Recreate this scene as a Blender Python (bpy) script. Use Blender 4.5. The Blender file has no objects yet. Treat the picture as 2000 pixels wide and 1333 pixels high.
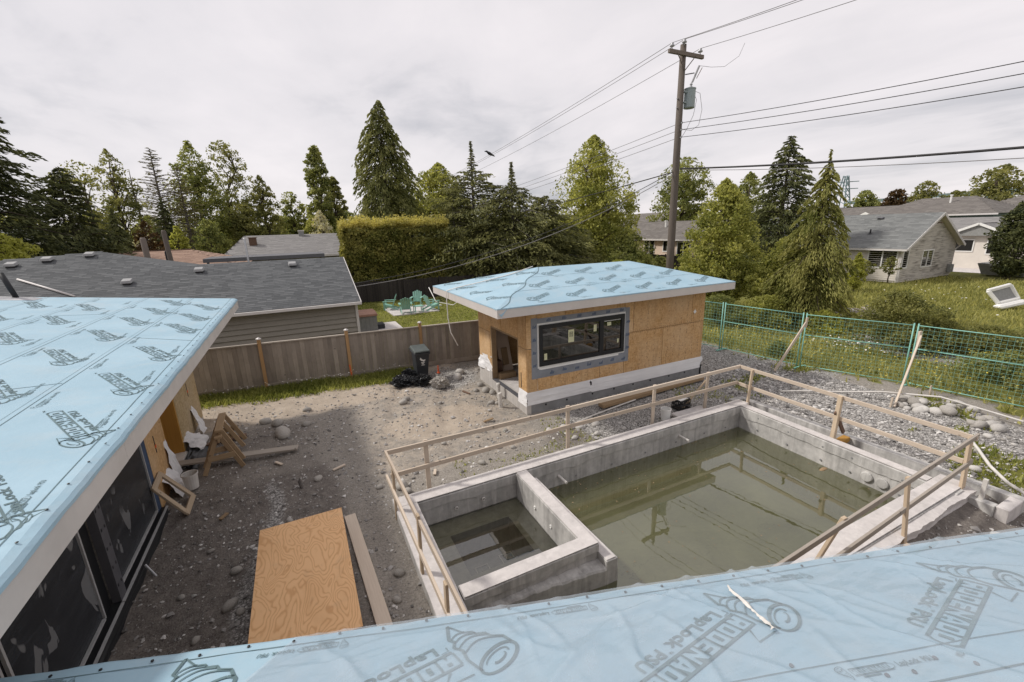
import bpy, bmesh, math, random
import numpy as np
from mathutils import Vector, Matrix

S = bpy.context.scene
C = S.collection
R = math.radians

# ------------------------------------------------------------------ camera
cam = bpy.data.cameras.new("camera")
cam.sensor_width = 36.0
cam.lens = 15.218
cam.clip_start = 0.05
cam.clip_end = 4000
camo = bpy.data.objects.new("camera", cam)
C.objects.link(camo)
right = Vector((0.89587437, -0.4433343, -0.02939061))
down = Vector((-0.13809365, -0.21496063, -0.96681025))
fwd = Vector((0.42230232, 0.87019919, -0.25379938))
camo.matrix_world = Matrix(((right.x, -down.x, -fwd.x, 0), (right.y, -down.y, -fwd.y, 0), (right.z, -down.z, -fwd.z, 5.0), (0, 0, 0, 1)))
S.camera = camo

# ------------------------------------------------------------------ sky, sun, exposure
SUN_TO = Vector((2.65, -2.05, -3.2)).normalized()          # the way the light travels
W = bpy.data.worlds.new("World")
S.world = W
W.use_nodes = True
nt = W.node_tree
nt.nodes.clear()
wo = nt.nodes.new("ShaderNodeOutputWorld")
bg = nt.nodes.new("ShaderNodeBackground")
bg.inputs["Strength"].default_value = 0.1
sky = nt.nodes.new("ShaderNodeTexSky")
sky.sky_type = 'NISHITA'
sky.sun_disc = False
sky.sun_elevation = R(43.7)
sky.sun_rotation = math.atan2(-SUN_TO.x, -SUN_TO.y)
tc = nt.nodes.new("ShaderNodeTexCoord")
sep = nt.nodes.new("ShaderNodeSeparateXYZ")
nt.links.new(tc.outputs["Generated"], sep.inputs[0])


def wmath(op, a, b=None, clamp=False):
    n = nt.nodes.new("ShaderNodeMath")
    n.operation = op
    n.use_clamp = clamp
    for i, v in enumerate((a, b)):
        if v is None:
            continue
        if isinstance(v, (int, float)):
            n.inputs[i].default_value = v
        else:
            nt.links.new(v, n.inputs[i])
    return n.outputs[0]


den = wmath('ADD', wmath('MAXIMUM', sep.outputs[2], 0.0), 0.16)
comb = nt.nodes.new("ShaderNodeCombineXYZ")
nt.links.new(wmath('DIVIDE', sep.outputs[0], den), comb.inputs[0])
nt.links.new(wmath('DIVIDE', sep.outputs[1], den), comb.inputs[1])


def wnoise(scale, detail, rough, off, dist=0.0):
    mp = nt.nodes.new("ShaderNodeMapping")
    mp.inputs["Location"].default_value = off
    mp.inputs["Rotation"].default_value = (0, 0, 0.6)
    mp.inputs["Scale"].default_value = (1.0, 0.62, 1.0)
    nt.links.new(comb.outputs[0], mp.inputs[0])
    n = nt.nodes.new("ShaderNodeTexNoise")
    n.inputs["Scale"].default_value = scale
    n.inputs["Detail"].default_value = detail
    n.inputs["Roughness"].default_value = rough
    n.inputs["Distortion"].default_value = dist
    nt.links.new(mp.outputs[0], n.inputs["Vector"])
    return n.outputs["Fac"]


big = wnoise(0.7, 8, 0.55, (3.3, 1.7, 0.0), 0.35)
sml = wnoise(2.1, 6, 0.55, (8.1, 4.2, 0.0), 0.6)
cl = wmath('ADD', wmath('MULTIPLY', big, 0.72), wmath('MULTIPLY', sml, 0.28))
rp = nt.nodes.new("ShaderNodeValToRGB")
rp.color_ramp.elements[0].position = 0.34
rp.color_ramp.elements[0].color = (0.35, 0.35, 0.375, 1)
rp.color_ramp.elements[1].position = 0.60
rp.color_ramp.elements[1].color = (0.605, 0.572, 0.582, 1)
e_ = rp.color_ramp.elements.new(0.47)
e_.color = (0.535, 0.512, 0.526, 1)
nt.links.new(cl, rp.inputs[0])
cm = nt.nodes.new("ShaderNodeVectorMath")
cm.operation = 'SCALE'
cm.inputs["Scale"].default_value = 10.0
nt.links.new(rp.outputs[0], cm.inputs[0])
mx = nt.nodes.new("ShaderNodeMix")
mx.data_type = 'RGBA'
mx.inputs[0].default_value = 0.95
nt.links.new(sky.outputs[0], mx.inputs[6])
nt.links.new(cm.outputs[0], mx.inputs[7])
nt.links.new(mx.outputs[2], bg.inputs["Color"])
nt.links.new(bg.outputs[0], wo.inputs["Surface"])

sun = bpy.data.lights.new("sun", 'SUN')
sun.energy = 2.0
sun.angle = R(6.0)
sun.color = (1.0, 0.955, 0.89)
suno = bpy.data.objects.new("sun", sun)
suno.rotation_euler = SUN_TO.to_track_quat('-Z', 'Y').to_euler()
suno.location = (-30, 25, 40)
C.objects.link(suno)

S.view_settings.view_transform = 'Standard'
S.view_settings.look = 'None'
S.view_settings.exposure = 0.60
S.view_settings.gamma = 1.0
S.view_settings.use_curve_mapping = False
S.render.engine = 'CYCLES'
S.cycles.max_bounces = 7
S.cycles.transparent_max_bounces = 16
S.cycles.caustics_reflective = False
S.cycles.caustics_refractive = False

rnd = random.Random(7)
nrg = np.random.default_rng(11)


# ------------------------------------------------------------------ noise on arrays
def vnoise(x, y, seed=0):
    x = np.asarray(x, float)
    y = np.asarray(y, float)
    xi = np.floor(x).astype(np.int64)
    yi = np.floor(y).astype(np.int64)
    fx, fy = x - xi, y - yi
    fx = fx * fx * (3 - 2 * fx)
    fy = fy * fy * (3 - 2 * fy)

    def h(a, b):
        n = (a * 374761393 + b * 668265263 + seed * 974711) & 0xFFFFFFFF
        n = ((n ^ (n >> 13)) * 1274126177) & 0xFFFFFFFF
        return ((n ^ (n >> 16)) & 0xFFFF) / 65535.0
    return (h(xi, yi) * (1 - fx) + h(xi + 1, yi) * fx) * (1 - fy) + (h(xi, yi + 1) * (1 - fx) + h(xi + 1, yi + 1) * fx) * fy


def fbm(x, y, seed=0, oct=4):
    s, a, t = 0.0, 0.5, 0.0
    for i in range(oct):
        s = s + a * vnoise(np.asarray(x) * 2 ** i, np.asarray(y) * 2 ** i, seed + i * 17)
        t += a
        a *= 0.5
    return s / t


def sstep(a, b, x):
    t = np.clip((np.asarray(x, float) - a) / (b - a), 0, 1)
    return t * t * (3 - 2 * t)


# ------------------------------------------------------------------ materials
class N:
    """small wrapper round a material's node tree"""

    def __init__(self, name, rough=0.8, spec=0.3, metal=0.0):
        m = bpy.data.materials.new(name)
        m.use_nodes = True
        self.m, self.t = m, m.node_tree
        self.b = self.t.nodes["Principled BSDF"]
        self.out = self.t.nodes["Material Output"]
        self.b.inputs["Roughness"].default_value = rough
        self.b.inputs["Specular IOR Level"].default_value = spec
        self.b.inputs["Metallic"].default_value = metal
        self._co = None

    def new(self, k):
        return self.t.nodes.new("ShaderNode" + k)

    def link(self, a, b):
        self.t.links.new(a, b)

    def co(self, kind="Object", scale=(1, 1, 1), rot=(0, 0, 0), loc=(0, 0, 0), rand=False):
        if self._co is None:
            self._co = self.new("TexCoord")
        src = self._co.outputs[kind]
        if rand:
            oi = self.new("ObjectInfo")
            v = self.new("VectorMath")
            v.operation = 'ADD'
            k = self.new("VectorMath")
            k.operation = 'SCALE'
            k.inputs["Scale"].default_value = 37.0
            cx = self.new("CombineXYZ")
            for i in range(3):
                self.link(oi.outputs["Random"], cx.inputs[i])
            self.link(cx.outputs[0], k.inputs[0])
            self.link(src, v.inputs[0])
            self.link(k.outputs[0], v.inputs[1])
            src = v.outputs[0]
        mp = self.new("Mapping")
        mp.inputs["Scale"].default_value = scale
        mp.inputs["Rotation"].default_value = rot
        mp.inputs["Location"].default_value = loc
        self.link(src, mp.inputs[0])
        return mp.outputs[0]

    def noise(self, co, scale, detail=4, rough=0.55, dist=0.0):
        n = self.new("TexNoise")
        n.inputs["Scale"].default_value = scale
        n.inputs["Detail"].default_value = detail
        n.inputs["Roughness"].default_value = rough
        n.inputs["Distortion"].default_value = dist
        self.link(co, n.inputs["Vector"])
        return n.outputs["Fac"]

    def vor(self, co, scale, feature='F1', out="Distance", rnd_=1.0):
        n = self.new("TexVoronoi")
        n.feature = feature
        n.inputs["Scale"].default_value = scale
        n.inputs["Randomness"].default_value = rnd_
        self.link(co, n.inputs["Vector"])
        return n.outputs[out]

    def ramp(self, f, stops, interp='LINEAR'):
        r = self.new("ValToRGB")
        cr = r.color_ramp
        cr.interpolation = interp
        while len(cr.elements) < len(stops):
            cr.elements.new(0.5)
        for e, (p, c) in zip(cr.elements, stops):
            e.position = p
            e.color = (c, c, c, 1) if isinstance(c, (int, float)) else (*c, 1)
        self.link(f, r.inputs[0])
        return r.outputs[0]

    def math(self, op, a, b=None, clamp=False):
        n = self.new("Math")
        n.operation = op
        n.use_clamp = clamp
        for i, v in enumerate((a, b)):
            if v is None:
                continue
            if isinstance(v, (int, float)):
                n.inputs[i].default_value = v
            else:
                self.link(v, n.inputs[i])
        return n.outputs[0]

    def mix(self, f, a, b, mode='MIX'):
        n = self.new("Mix")
        n.data_type = 'RGBA'
        n.blend_type = mode
        for i, v in ((0, f), (6, a), (7, b)):
            if isinstance(v, (int, float)):
                n.inputs[i].default_value = v
            elif isinstance(v, tuple):
                n.inputs[i].default_value = (*v, 1)
            else:
                self.link(v, n.inputs[i])
        return n.outputs[2]

    def attr(self, name, out="Fac"):
        n = self.new("Attribute")
        n.attribute_name = name
        return n.outputs[out]

    def rand(self):
        return self.new("ObjectInfo").outputs["Random"]

    def color(self, c):
        if isinstance(c, tuple):
            self.b.inputs["Base Color"].default_value = (*c, 1)
        else:
            self.link(c, self.b.inputs["Base Color"])
        return self

    def bump(self, h, strength=0.4, dist=0.02):
        n = self.new("Bump")
        n.inputs["Strength"].default_value = strength
        n.inputs["Distance"].default_value = dist
        self.link(h, n.inputs["Height"])
        self.link(n.outputs[0], self.b.inputs["Normal"])
        return self


def plain(name, col, rough=0.6, spec=0.3, metal=0.0, var=0.12, nscale=6.0, bump=0.0):
    n = N(name, rough, spec, metal)
    co = n.co("Object", rand=True)
    f = n.noise(co, nscale, 5, 0.6)
    lo = tuple(c * (1 - var) for c in col)
    hi = tuple(min(1, c * (1 + var)) for c in col)
    n.color(n.ramp(f, [(0.3, lo), (0.7, hi)]))
    if bump:
        n.bump(f, bump, 0.01)
    return n.m


def wood(name, c0, c1, axis='X', grain=1.0, knots=True, stain=0.0, rough=0.75):
    """lumber, grain along the local axis; colour differs from piece to piece"""
    n = N(name, rough, 0.25)
    sc = {'X': (0.6, 14, 14), 'Y': (14, 0.6, 14), 'Z': (14, 14, 0.6)}[axis]
    co = n.co("Object", scale=tuple(s * grain for s in sc), rand=True)
    g = n.noise(co, 3.2, 6, 0.65, 0.8)
    col = n.ramp(g, [(0.25, c0), (0.75, c1)])
    r = n.rand()
    col = n.mix(0.45, col, n.ramp(r, [(0, tuple(x * 0.72 for x in c0)), (1, tuple(min(1, x * 1.15) for x in c1))]))
    if knots:
        k = n.vor(n.co("Object", scale=(2.6, 2.6, 2.6), rand=True), 1.3)
        col = n.mix(n.ramp(k, [(0.05, 0.75), (0.10, 0.0)]), col, tuple(x * 0.35 for x in c0))
    if stain:
        s = n.noise(n.co("Object", rand=True), 1.7, 5, 0.6)
        col = n.mix(n.ramp(s, [(0.45, 0.0), (0.75, stain)]), col, tuple(x * 0.5 for x in c0))
    n.color(col)
    n.bump(g, 0.25, 0.006)
    return n.m


def osb(name, c0, c1, dark, wx=0.5):
    n = N(name, 0.78, 0.2)
    co = n.co("Object", rand=True)
    v1 = n.vor(n.co("Object", scale=(9, 9, 22), rot=(0.2, 0.5, 0.3), rand=True), 1.6, out="Color")
    v2 = n.vor(n.co("Object", scale=(20, 20, 8), rot=(0.5, 0.2, 0.1), rand=True), 1.5, out="Color")
    s1 = n.new("SeparateColor")
    n.link(v1, s1.inputs[0])
    s2 = n.new("SeparateColor")
    n.link(v2, s2.inputs[0])
    fl = n.math('MULTIPLY', n.math('ADD', s1.outputs[0], s2.outputs[1]), 0.5)
    col = n.ramp(fl, [(0.15, c0), (0.85, c1)])
    w = n.noise(co, 0.9, 5, 0.6)
    col = n.mix(n.ramp(w, [(0.42, 0.0), (0.72, wx)]), col, dark)
    dr = n.noise(n.co("Object", scale=(7, 7, 0.5), rand=True), 1.4, 4, 0.6)
    col = n.mix(n.ramp(dr, [(0.55, 0.0), (0.8, wx)]), col, tuple(x * 0.55 for x in c0))
    kn = n.vor(n.co("Object", scale=(1, 1, 1.6), rand=True), 7.0)
    col = n.mix(n.ramp(kn, [(0.04, 0.8), (0.09, 0.0)]), col, tuple(x * 0.35 for x in c0))
    col = n.mix(n.math('MULTIPLY', n.rand(), 0.25), col, tuple(x * 0.75 for x in c0))
    n.color(col)
    n.bump(fl, 0.2, 0.004)
    return n.m


def concrete(name, base=(0.46, 0.445, 0.425), contrast=0.42, streak=0.55):
    n = N(name, 0.85, 0.25)
    co = n.co("Object")
    a = n.noise(co, 1.3, 8, 0.62)
    b = n.noise(co, 9.0, 6, 0.6)
    lo = tuple(x * (1 - contrast) for x in base)
    hi = tuple(min(1, x * (1 + contrast)) for x in base)
    col = n.ramp(a, [(0.28, lo), (0.52, base), (0.75, hi)])
    col = n.mix(0.35, col, n.ramp(b, [(0.3, lo), (0.7, hi)]))
    st = n.noise(n.co("Object", scale=(4.5, 4.5, 0.35)), 1.6, 6, 0.65)
    col = n.mix(n.ramp(st, [(0.50, 0.0), (0.66, streak)]), col, tuple(min(1, x * 1.45) for x in base))
    st2 = n.noise(n.co("Object", scale=(3.1, 3.1, 0.4), loc=(5, 3, 2)), 1.9, 6, 0.65)
    col = n.mix(n.ramp(st2, [(0.50, 0.0), (0.70, streak)]), col, tuple(x * 0.42 for x in base))
    p = n.vor(co, 26)
    col = n.mix(n.ramp(p, [(0.05, 0.5), (0.13, 0.0)]), col, tuple(x * 0.4 for x in base))
    n.color(col)
    hgt = n.math('ADD', n.math('MULTIPLY', a, 0.6), n.math('MULTIPLY', b, 0.4))
    n.bump(hgt, 0.35, 0.02)
    return n.m


def leafmat(name, c0, c1, trans=0.3):
    c0 = (c0[0] * 2.4, c0[1] * 2.35, min(c0[2] * 3.3, c0[1] * 1.0))
    c1 = (min(0.64, c1[0] * 2.6), min(0.64, c1[1] * 2.48), min(c1[2] * 3.8, c1[1] * 0.92))
    trans = min(0.58, trans * 1.7)
    n = N(name, 0.6, 0.2)
    t = n.attr("tint")
    oc = n.noise(n.co("Object"), 0.55, 3, 0.5)
    f = n.math('ADD', n.math('MULTIPLY', t, 0.85), n.math('MULTIPLY', n.math('SUBTRACT', oc, 0.5), 1.1))
    col = n.ramp(f, [(0.05, c0), (0.8, c1)])
    n.color(col)
    tr = n.new("BsdfTranslucent")
    n.link(n.mix(1.0, col, (1.0, 1.0, 0.7), 'MULTIPLY'), tr.inputs["Color"])
    ms = n.new("MixShader")
    ms.inputs[0].default_value = trans
    n.link(n.b.outputs[0], ms.inputs[1])
    n.link(tr.outputs[0], ms.inputs[2])
    n.link(ms.outputs[0], n.out.inputs["Surface"])
    return n.m


def membrane(name, wr=0.35):
    n = N(name, 0.55, 0.3)
    co = n.co("Object")
    a = n.noise(co, 0.8, 5, 0.55, 0.6)
    b = n.noise(n.co("Object", scale=(1.0, 0.35, 1.0)), 5.0, 4, 0.55, 0.5)
    col = n.ramp(a, [(0.3, (0.285, 0.430, 0.520)), (0.7, (0.345, 0.495, 0.585))])
    d = n.noise(co, 13, 5, 0.7)
    col = n.mix(n.ramp(d, [(0.58, 0.0), (0.80, 0.35)]), col, (0.44, 0.50, 0.52))
    d3 = n.noise(n.co("Object", loc=(2, 5, 1)), 2.1, 7, 0.68, 0.4)
    col = n.mix(n.ramp(d3, [(0.50, 0.0), (0.74, 0.38)]), col, (0.45, 0.49, 0.50))
    n.color(col)
    w = n.noise(n.co("Object", scale=(1, 1, 1)), 2.3, 6, 0.6, 0.6)
    h = n.math('ADD', n.math('MULTIPLY', w, 0.7), n.math('MULTIPLY', b, 0.3))
    n.bump(h, wr, 0.03)
    return n.m


MAT = {}
MAT['membrane'] = membrane('blue roof membrane')
MAT['print'] = plain('dark print', (0.115, 0.175, 0.19), 0.6, 0.2, var=0.25, nscale=3)
MAT['fascia'] = plain('primed fascia', (0.58, 0.535, 0.50), 0.6, var=0.06, nscale=2.0)
MAT['fascia_grey'] = plain('dusty fascia', (0.60, 0.565, 0.535), 0.6, var=0.08, nscale=2.0)
MAT['soffit'] = plain('soffit', (0.35, 0.31, 0.27), 0.8)
MAT['osb'] = osb('weathered sheathing', (0.47, 0.27, 0.11), (0.66, 0.425, 0.215), (0.70, 0.53, 0.35))
MAT['osb_grey'] = osb('grey sheathing', (0.37, 0.27, 0.14), (0.53, 0.41, 0.25), (0.48, 0.39, 0.28))
MAT['jamb'] = wood('ochre timber', (0.30, 0.15, 0.03), (0.46, 0.25, 0.06), 'Z')
MAT['concrete'] = concrete('pool concrete')
MAT['concrete_top'] = concrete('pale concrete', (0.56, 0.525, 0.505), 0.22, 0.25)
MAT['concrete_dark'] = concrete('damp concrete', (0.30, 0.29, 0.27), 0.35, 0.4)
MAT['spa_bench'] = concrete('silted bench concrete', (0.46, 0.44, 0.37), 0.35, 0.3)
MAT['found'] = concrete('foundation concrete', (0.48, 0.45, 0.42), 0.2, 0.3)
MAT['tar'] = plain('grey damp-proofing', (0.24, 0.24, 0.24), 0.8, var=0.2, nscale=3)
MAT['wrap_white'] = plain('white building wrap', (0.76, 0.75, 0.75), 0.6, var=0.06, nscale=2)
MAT['flash_grey'] = plain('grey window flashing', (0.23, 0.245, 0.27), 0.6, var=0.15, nscale=3)
MAT['flash_print'] = plain('blue print', (0.055, 0.085, 0.15), 0.6)
MAT['frame_black'] = plain('black window frame', (0.018, 0.019, 0.021), 0.45, var=0.15)
MAT['alu'] = plain('grey metal strip', (0.42, 0.42, 0.42), 0.45, 0.5, var=0.1)
MAT['vent_grey'] = plain('dull vent metal', (0.30, 0.30, 0.30), 0.6, 0.3)
MAT['dark_metal'] = plain('dark grey steel', (0.10, 0.10, 0.11), 0.55, 0.4)
MAT['rail_wood'] = wood('pale lumber', (0.47, 0.38, 0.295), (0.68, 0.58, 0.475), 'X')
MAT['rail_grey'] = wood('weathered lumber', (0.24, 0.205, 0.17), (0.44, 0.39, 0.335), 'X')
MAT['post_wood'] = wood('lumber post', (0.40, 0.30, 0.20), (0.62, 0.50, 0.37), 'X')
MAT['brown_wood'] = wood('brown lumber', (0.27, 0.18, 0.10), (0.43, 0.31, 0.19), 'X')
MAT['dark_wood'] = wood('dark timber', (0.10, 0.06, 0.04), (0.19, 0.12, 0.085), 'X')
MAT['fence_board'] = wood('weathered cedar board', (0.225, 0.19, 0.16), (0.39, 0.34, 0.29), 'Z', stain=0.45)
MAT['fence_post'] = wood('newer cedar post', (0.38, 0.22, 0.10), (0.52, 0.34, 0.18), 'Z')
MAT['fence_dark'] = wood('old dark fence', (0.02, 0.017, 0.016), (0.055, 0.047, 0.042), 'Z', knots=False)
MAT['white'] = plain('white plastic', (0.78, 0.77, 0.74), 0.5, var=0.05)
MAT['offwhite'] = plain('dusty white plastic', (0.62, 0.59, 0.55), 0.55, var=0.1)
MAT['black_plastic'] = plain('black plastic', (0.016, 0.017, 0.019), 0.38, 0.4, var=0.2)
MAT['bin'] = plain('charcoal bin plastic', (0.035, 0.038, 0.043), 0.5, 0.35, var=0.15)
MAT['bin_lid'] = plain('bin lid', (0.075, 0.09, 0.085), 0.5, 0.35, var=0.15)
MAT['green_metal'] = plain('green powder coat', (0.24, 0.50, 0.425), 0.45, 0.4, var=0.1)
MAT['teal_wood'] = plain('teal painted wood', (0.25, 0.45, 0.37), 0.5, var=0.12)
MAT['orange'] = plain('orange paint', (0.75, 0.13, 0.04), 0.6)
MAT['pole'] = wood('utility pole timber', (0.10, 0.082, 0.068), (0.20, 0.165, 0.14), 'Z', knots=False)
MAT['wire'] = plain('dark cable', (0.035, 0.033, 0.033), 0.6)
MAT['wire_grey'] = plain('grey wire', (0.20, 0.19, 0.19), 0.6)
MAT['tank'] = plain('grey green tank', (0.29, 0.335, 0.335), 0.45, 0.4, var=0.06)
MAT['porcelain'] = plain('insulator', (0.38, 0.38, 0.39), 0.3, 0.5)
MAT['rope'] = plain('white cord', (0.75, 0.72, 0.68), 0.7)
MAT['bark'] = plain('bark', (0.075, 0.058, 0.045), 0.9, var=0.35, nscale=9, bump=0.4)
MAT['bark_grey'] = plain('grey bark', (0.13, 0.115, 0.105), 0.9, var=0.3, nscale=9, bump=0.4)
MAT['gutter'] = plain('white gutter', (0.62, 0.59, 0.57), 0.5, var=0.05)
MAT['siding_tan'] = plain('tan siding', (0.31, 0.285, 0.25), 0.7, var=0.06, nscale=2)
MAT['siding_white'] = plain('white siding', (0.66, 0.61, 0.55), 0.7, var=0.07, nscale=1.2)
MAT['siding_cream'] = plain('cream siding', (0.66, 0.53, 0.43), 0.7, var=0.05)
MAT['siding_teal'] = plain('teal siding', (0.10, 0.30, 0.33), 0.7)
MAT['siding_grey'] = plain('grey siding', (0.26, 0.26, 0.25), 0.7)
MAT['siding_sage'] = plain('sage siding', (0.13, 0.17, 0.15), 0.7)
MAT['steel'] = plain('galvanised steel', (0.45, 0.45, 0.46), 0.4, 0.5, 0.6, var=0.15)


def mat_dirty_siding():
    n = N('mildewed white siding', 0.75, 0.2)
    co = n.co("Object")
    a = n.noise(n.co("Object", scale=(0.5, 0.5, 6)), 2.2, 6, 0.6)
    b = n.noise(co, 0.55, 4, 0.6)
    f = n.math('MULTIPLY', n.ramp(a, [(0.42, 0.0), (0.62, 1.0)]), n.ramp(b, [(0.35, 0.15), (0.65, 1.0)]))
    n.color(n.mix(f, (0.55, 0.51, 0.455), (0.115, 0.10, 0.085)))
    return n.m


MAT['siding_dirty'] = mat_dirty_siding()


def mat_shingle(name, lo, hi):
    n = N(name, 0.9, 0.2)
    t = n.attr("tint")
    g = n.noise(n.co("Object"), 60, 3, 0.7)
    f = n.math('ADD', n.math('MULTIPLY', t, 0.8), n.math('MULTIPLY', g, 0.25))
    n.color(n.ramp(f, [(0.1, lo), (0.95, hi)]))
    n.bump(g, 0.3, 0.004)
    return n.m


MAT['shingle'] = mat_shingle('slate grey shingle', (0.078, 0.082, 0.086), (0.135, 0.14, 0.144))
MAT['shingle_mid'] = mat_shingle('grey shingle', (0.15, 0.155, 0.153), (0.225, 0.23, 0.225))
MAT['shingle_pale'] = mat_shingle('pale grey shingle', (0.20, 0.192, 0.188), (0.28, 0.27, 0.262))
MAT['shingle_brown'] = mat_shingle('brown shingle', (0.25, 0.165, 0.125), (0.36, 0.245, 0.185))
MAT['shingle_taupe'] = mat_shingle('taupe shingle', (0.14, 0.127, 0.117), (0.20, 0.183, 0.168))


def mat_ply():
    n = N('fir plywood', 0.6, 0.25)
    co = n.co("Object", scale=(1, 0.42, 1))
    d = n.noise(co, 2.4, 2, 0.45, 0.5)
    d2 = n.noise(n.co("Object", scale=(1, 0.4, 1), loc=(4, 4, 4)), 9.0, 2, 0.5, 0.0)
    f = n.math('ADD', n.math('MULTIPLY', d, 40.0), n.math('MULTIPLY', d2, 3.0))
    s = n.math('SINE', n.math('MULTIPLY', f, 6.283 * 0.55))
    sharp = n.math('POWER', n.math('ADD', n.math('MULTIPLY', s, 0.5), 0.5), 3.5)
    col = n.mix(n.math('MULTIPLY', sharp, 0.62), (0.80, 0.485, 0.245), (0.54, 0.265, 0.10))
    fine = n.noise(n.co("Object", scale=(60, 3, 1)), 2.0, 4, 0.6)
    col = n.mix(n.ramp(fine, [(0.45, 0.0), (0.8, 0.35)]), col, (0.72, 0.47, 0.25))
    pt = n.noise(co, 1.5, 4, 0.6)
    col = n.mix(n.ramp(pt, [(0.55, 0.0), (0.75, 0.4)]), col, (0.50, 0.26, 0.10))
    k = n.vor(n.co("Object", scale=(1, 0.8, 1)), 2.6)
    col = n.mix(n.ramp(k, [(0.05, 0.85), (0.10, 0.0)]), col, (0.16, 0.07, 0.025))
    dd = n.noise(n.co("Object"), 3.0, 6, 0.65)
    col = n.mix(n.ramp(dd, [(0.55, 0.0), (0.8, 0.35)]), col, (0.36, 0.25, 0.16))
    n.color(col)
    n.bump(sharp, 0.12, 0.003)
    return n.m


MAT['ply'] = mat_ply()


def mat_glass(name, tint=(0.012, 0.015, 0.017), rough=0.02):
    n = N(name, rough, 0.9)
    n.b.inputs["IOR"].default_value = 1.52
    n.color(tint)
    return n.m


MAT['glass'] = mat_glass('window glass', (0.006, 0.007, 0.008))


def mat_film_glass():
    """big panes under protective film that clings in patches"""
    n = N('film covered glass', 0.25, 0.35)
    co = n.co("Object", scale=(1, 1.6, 0.75))
    a = n.noise(co, 2.1, 3, 0.45, 0.7)
    b = n.noise(n.co("Object"), 0.7, 2, 0.5)
    f = n.math('MULTIPLY', n.ramp(a, [(0.585, 0.0), (0.60, 1.0)]), n.ramp(b, [(0.44, 0.0), (0.50, 1.0)]))
    w = n.noise(n.co("Object", scale=(1, 0.6, 2.5)), 3.0, 5, 0.6, 0.8)
    base = n.ramp(w, [(0.35, (0.020, 0.023, 0.028)), (0.75, (0.045, 0.050, 0.058))])
    n.color(n.mix(n.math('MULTIPLY', f, 0.8), base, (0.22, 0.225, 0.23)))
    n.bump(w, 0.25, 0.02)
    return n.m


MAT['film'] = mat_film_glass()


def mat_water(name, murk, tint, fmurk):
    n = N(name)
    gl = n.new("BsdfGlossy")
    gl.inputs["Roughness"].default_value = 0.0
    gl.inputs["Color"].default_value = (1, 1, 1, 1)
    tp = n.new("BsdfTransparent")
    tp.inputs["Color"].default_value = (*tint, 1)
    df = n.new("BsdfDiffuse")
    mk = n.noise(n.co("Object"), 0.8, 5, 0.6, 0.6)
    n.link(n.ramp(mk, [(0.3, tuple(x * 0.75 for x in murk)), (0.7, tuple(x * 1.15 for x in murk))]), df.inputs["Color"])
    m1 = n.new("MixShader")
    m1.inputs[0].default_value = fmurk
    n.link(tp.outputs[0], m1.inputs[1])
    n.link(df.outputs[0], m1.inputs[2])
    fr = n.new("Fresnel")
    fr.inputs["IOR"].default_value = 2.05
    bp = n.new("Bump")
    bp.inputs["Strength"].default_value = 0.03
    bp.inputs["Distance"].default_value = 0.02
    n.link(n.noise(n.co("Object"), 3.0, 2, 0.5), bp.inputs["Height"])
    n.link(bp.outputs[0], gl.inputs["Normal"])
    m2 = n.new("MixShader")
    n.link(fr.outputs[0], m2.inputs[0])
    n.link(m1.outputs[0], m2.inputs[1])
    n.link(gl.outputs[0], m2.inputs[2])
    n.link(m2.outputs[0], n.out.inputs["Surface"])
    return n.m


MAT['water'] = mat_water('murky pool water', (0.275, 0.275, 0.145), (0.86, 0.87, 0.68), 0.30)
MAT['water_spa'] = mat_water('shallow spa water', (0.15, 0.145, 0.10), (0.86, 0.86, 0.76), 0.05)


def mat_poly():
    n = N('clear plastic sheeting', 0.16, 0.8)
    n.color((0.50, 0.565, 0.62))
    tp = n.new("BsdfTransparent")
    tp.inputs["Color"].default_value = (0.96, 0.97, 0.98, 1)
    ms = n.new("MixShader")
    a = n.noise(n.co("Object"), 1.6, 5, 0.6, 1.2)
    n.link(n.ramp(a, [(0.3, 0.27), (0.7, 0.45)]), ms.inputs[0])
    n.link(tp.outputs[0], ms.inputs[1])
    n.link(n.b.outputs[0], ms.inputs[2])
    n.link(ms.outputs[0], n.out.inputs["Surface"])
    w = n.noise(n.co("Object", scale=(1.0, 2.2, 1.0), rot=(0, 0, 0.5)), 3.0, 5, 0.6, 0.4)
    ws = n.noise(n.co("Object", scale=(0.45, 2.2, 1.0), rot=(0, 0, 0.75)), 1.6, 3, 0.5, 0.25)
    hh = n.math('ADD', n.math('MULTIPLY', w, 0.12), n.math('MULTIPLY', ws, 0.9))
    n.bump(hh, 0.6, 0.07)
    return n.m


MAT['poly'] = mat_poly()


def mat_stone(name, c0, c1):
    n = N(name, 0.85, 0.25)
    a = n.noise(n.co("Object", rand=True), 7, 6, 0.65)
    col = n.ramp(a, [(0.3, c0), (0.7, c1)])
    col = n.mix(0.5, col, n.ramp(n.rand(), [(0, c0), (1, c1)]))
    n.color(col)
    n.bump(a, 0.4, 0.02)
    return n.m


MAT['stone'] = mat_stone('river stone', (0.22, 0.205, 0.185), (0.47, 0.44, 0.40))
MAT['stone_pale'] = mat_stone('pale stone', (0.36, 0.34, 0.315), (0.58, 0.555, 0.52))


def mat_gravel():
    n = N('crushed gravel', 0.9, 0.2)
    n.color(n.ramp(n.attr("tint"), [(0.0, (0.13, 0.122, 0.115)), (0.5, (0.34, 0.322, 0.305)), (1.0, (0.68, 0.655, 0.625))]))
    return n.m


MAT['gravel'] = mat_gravel()


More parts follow.
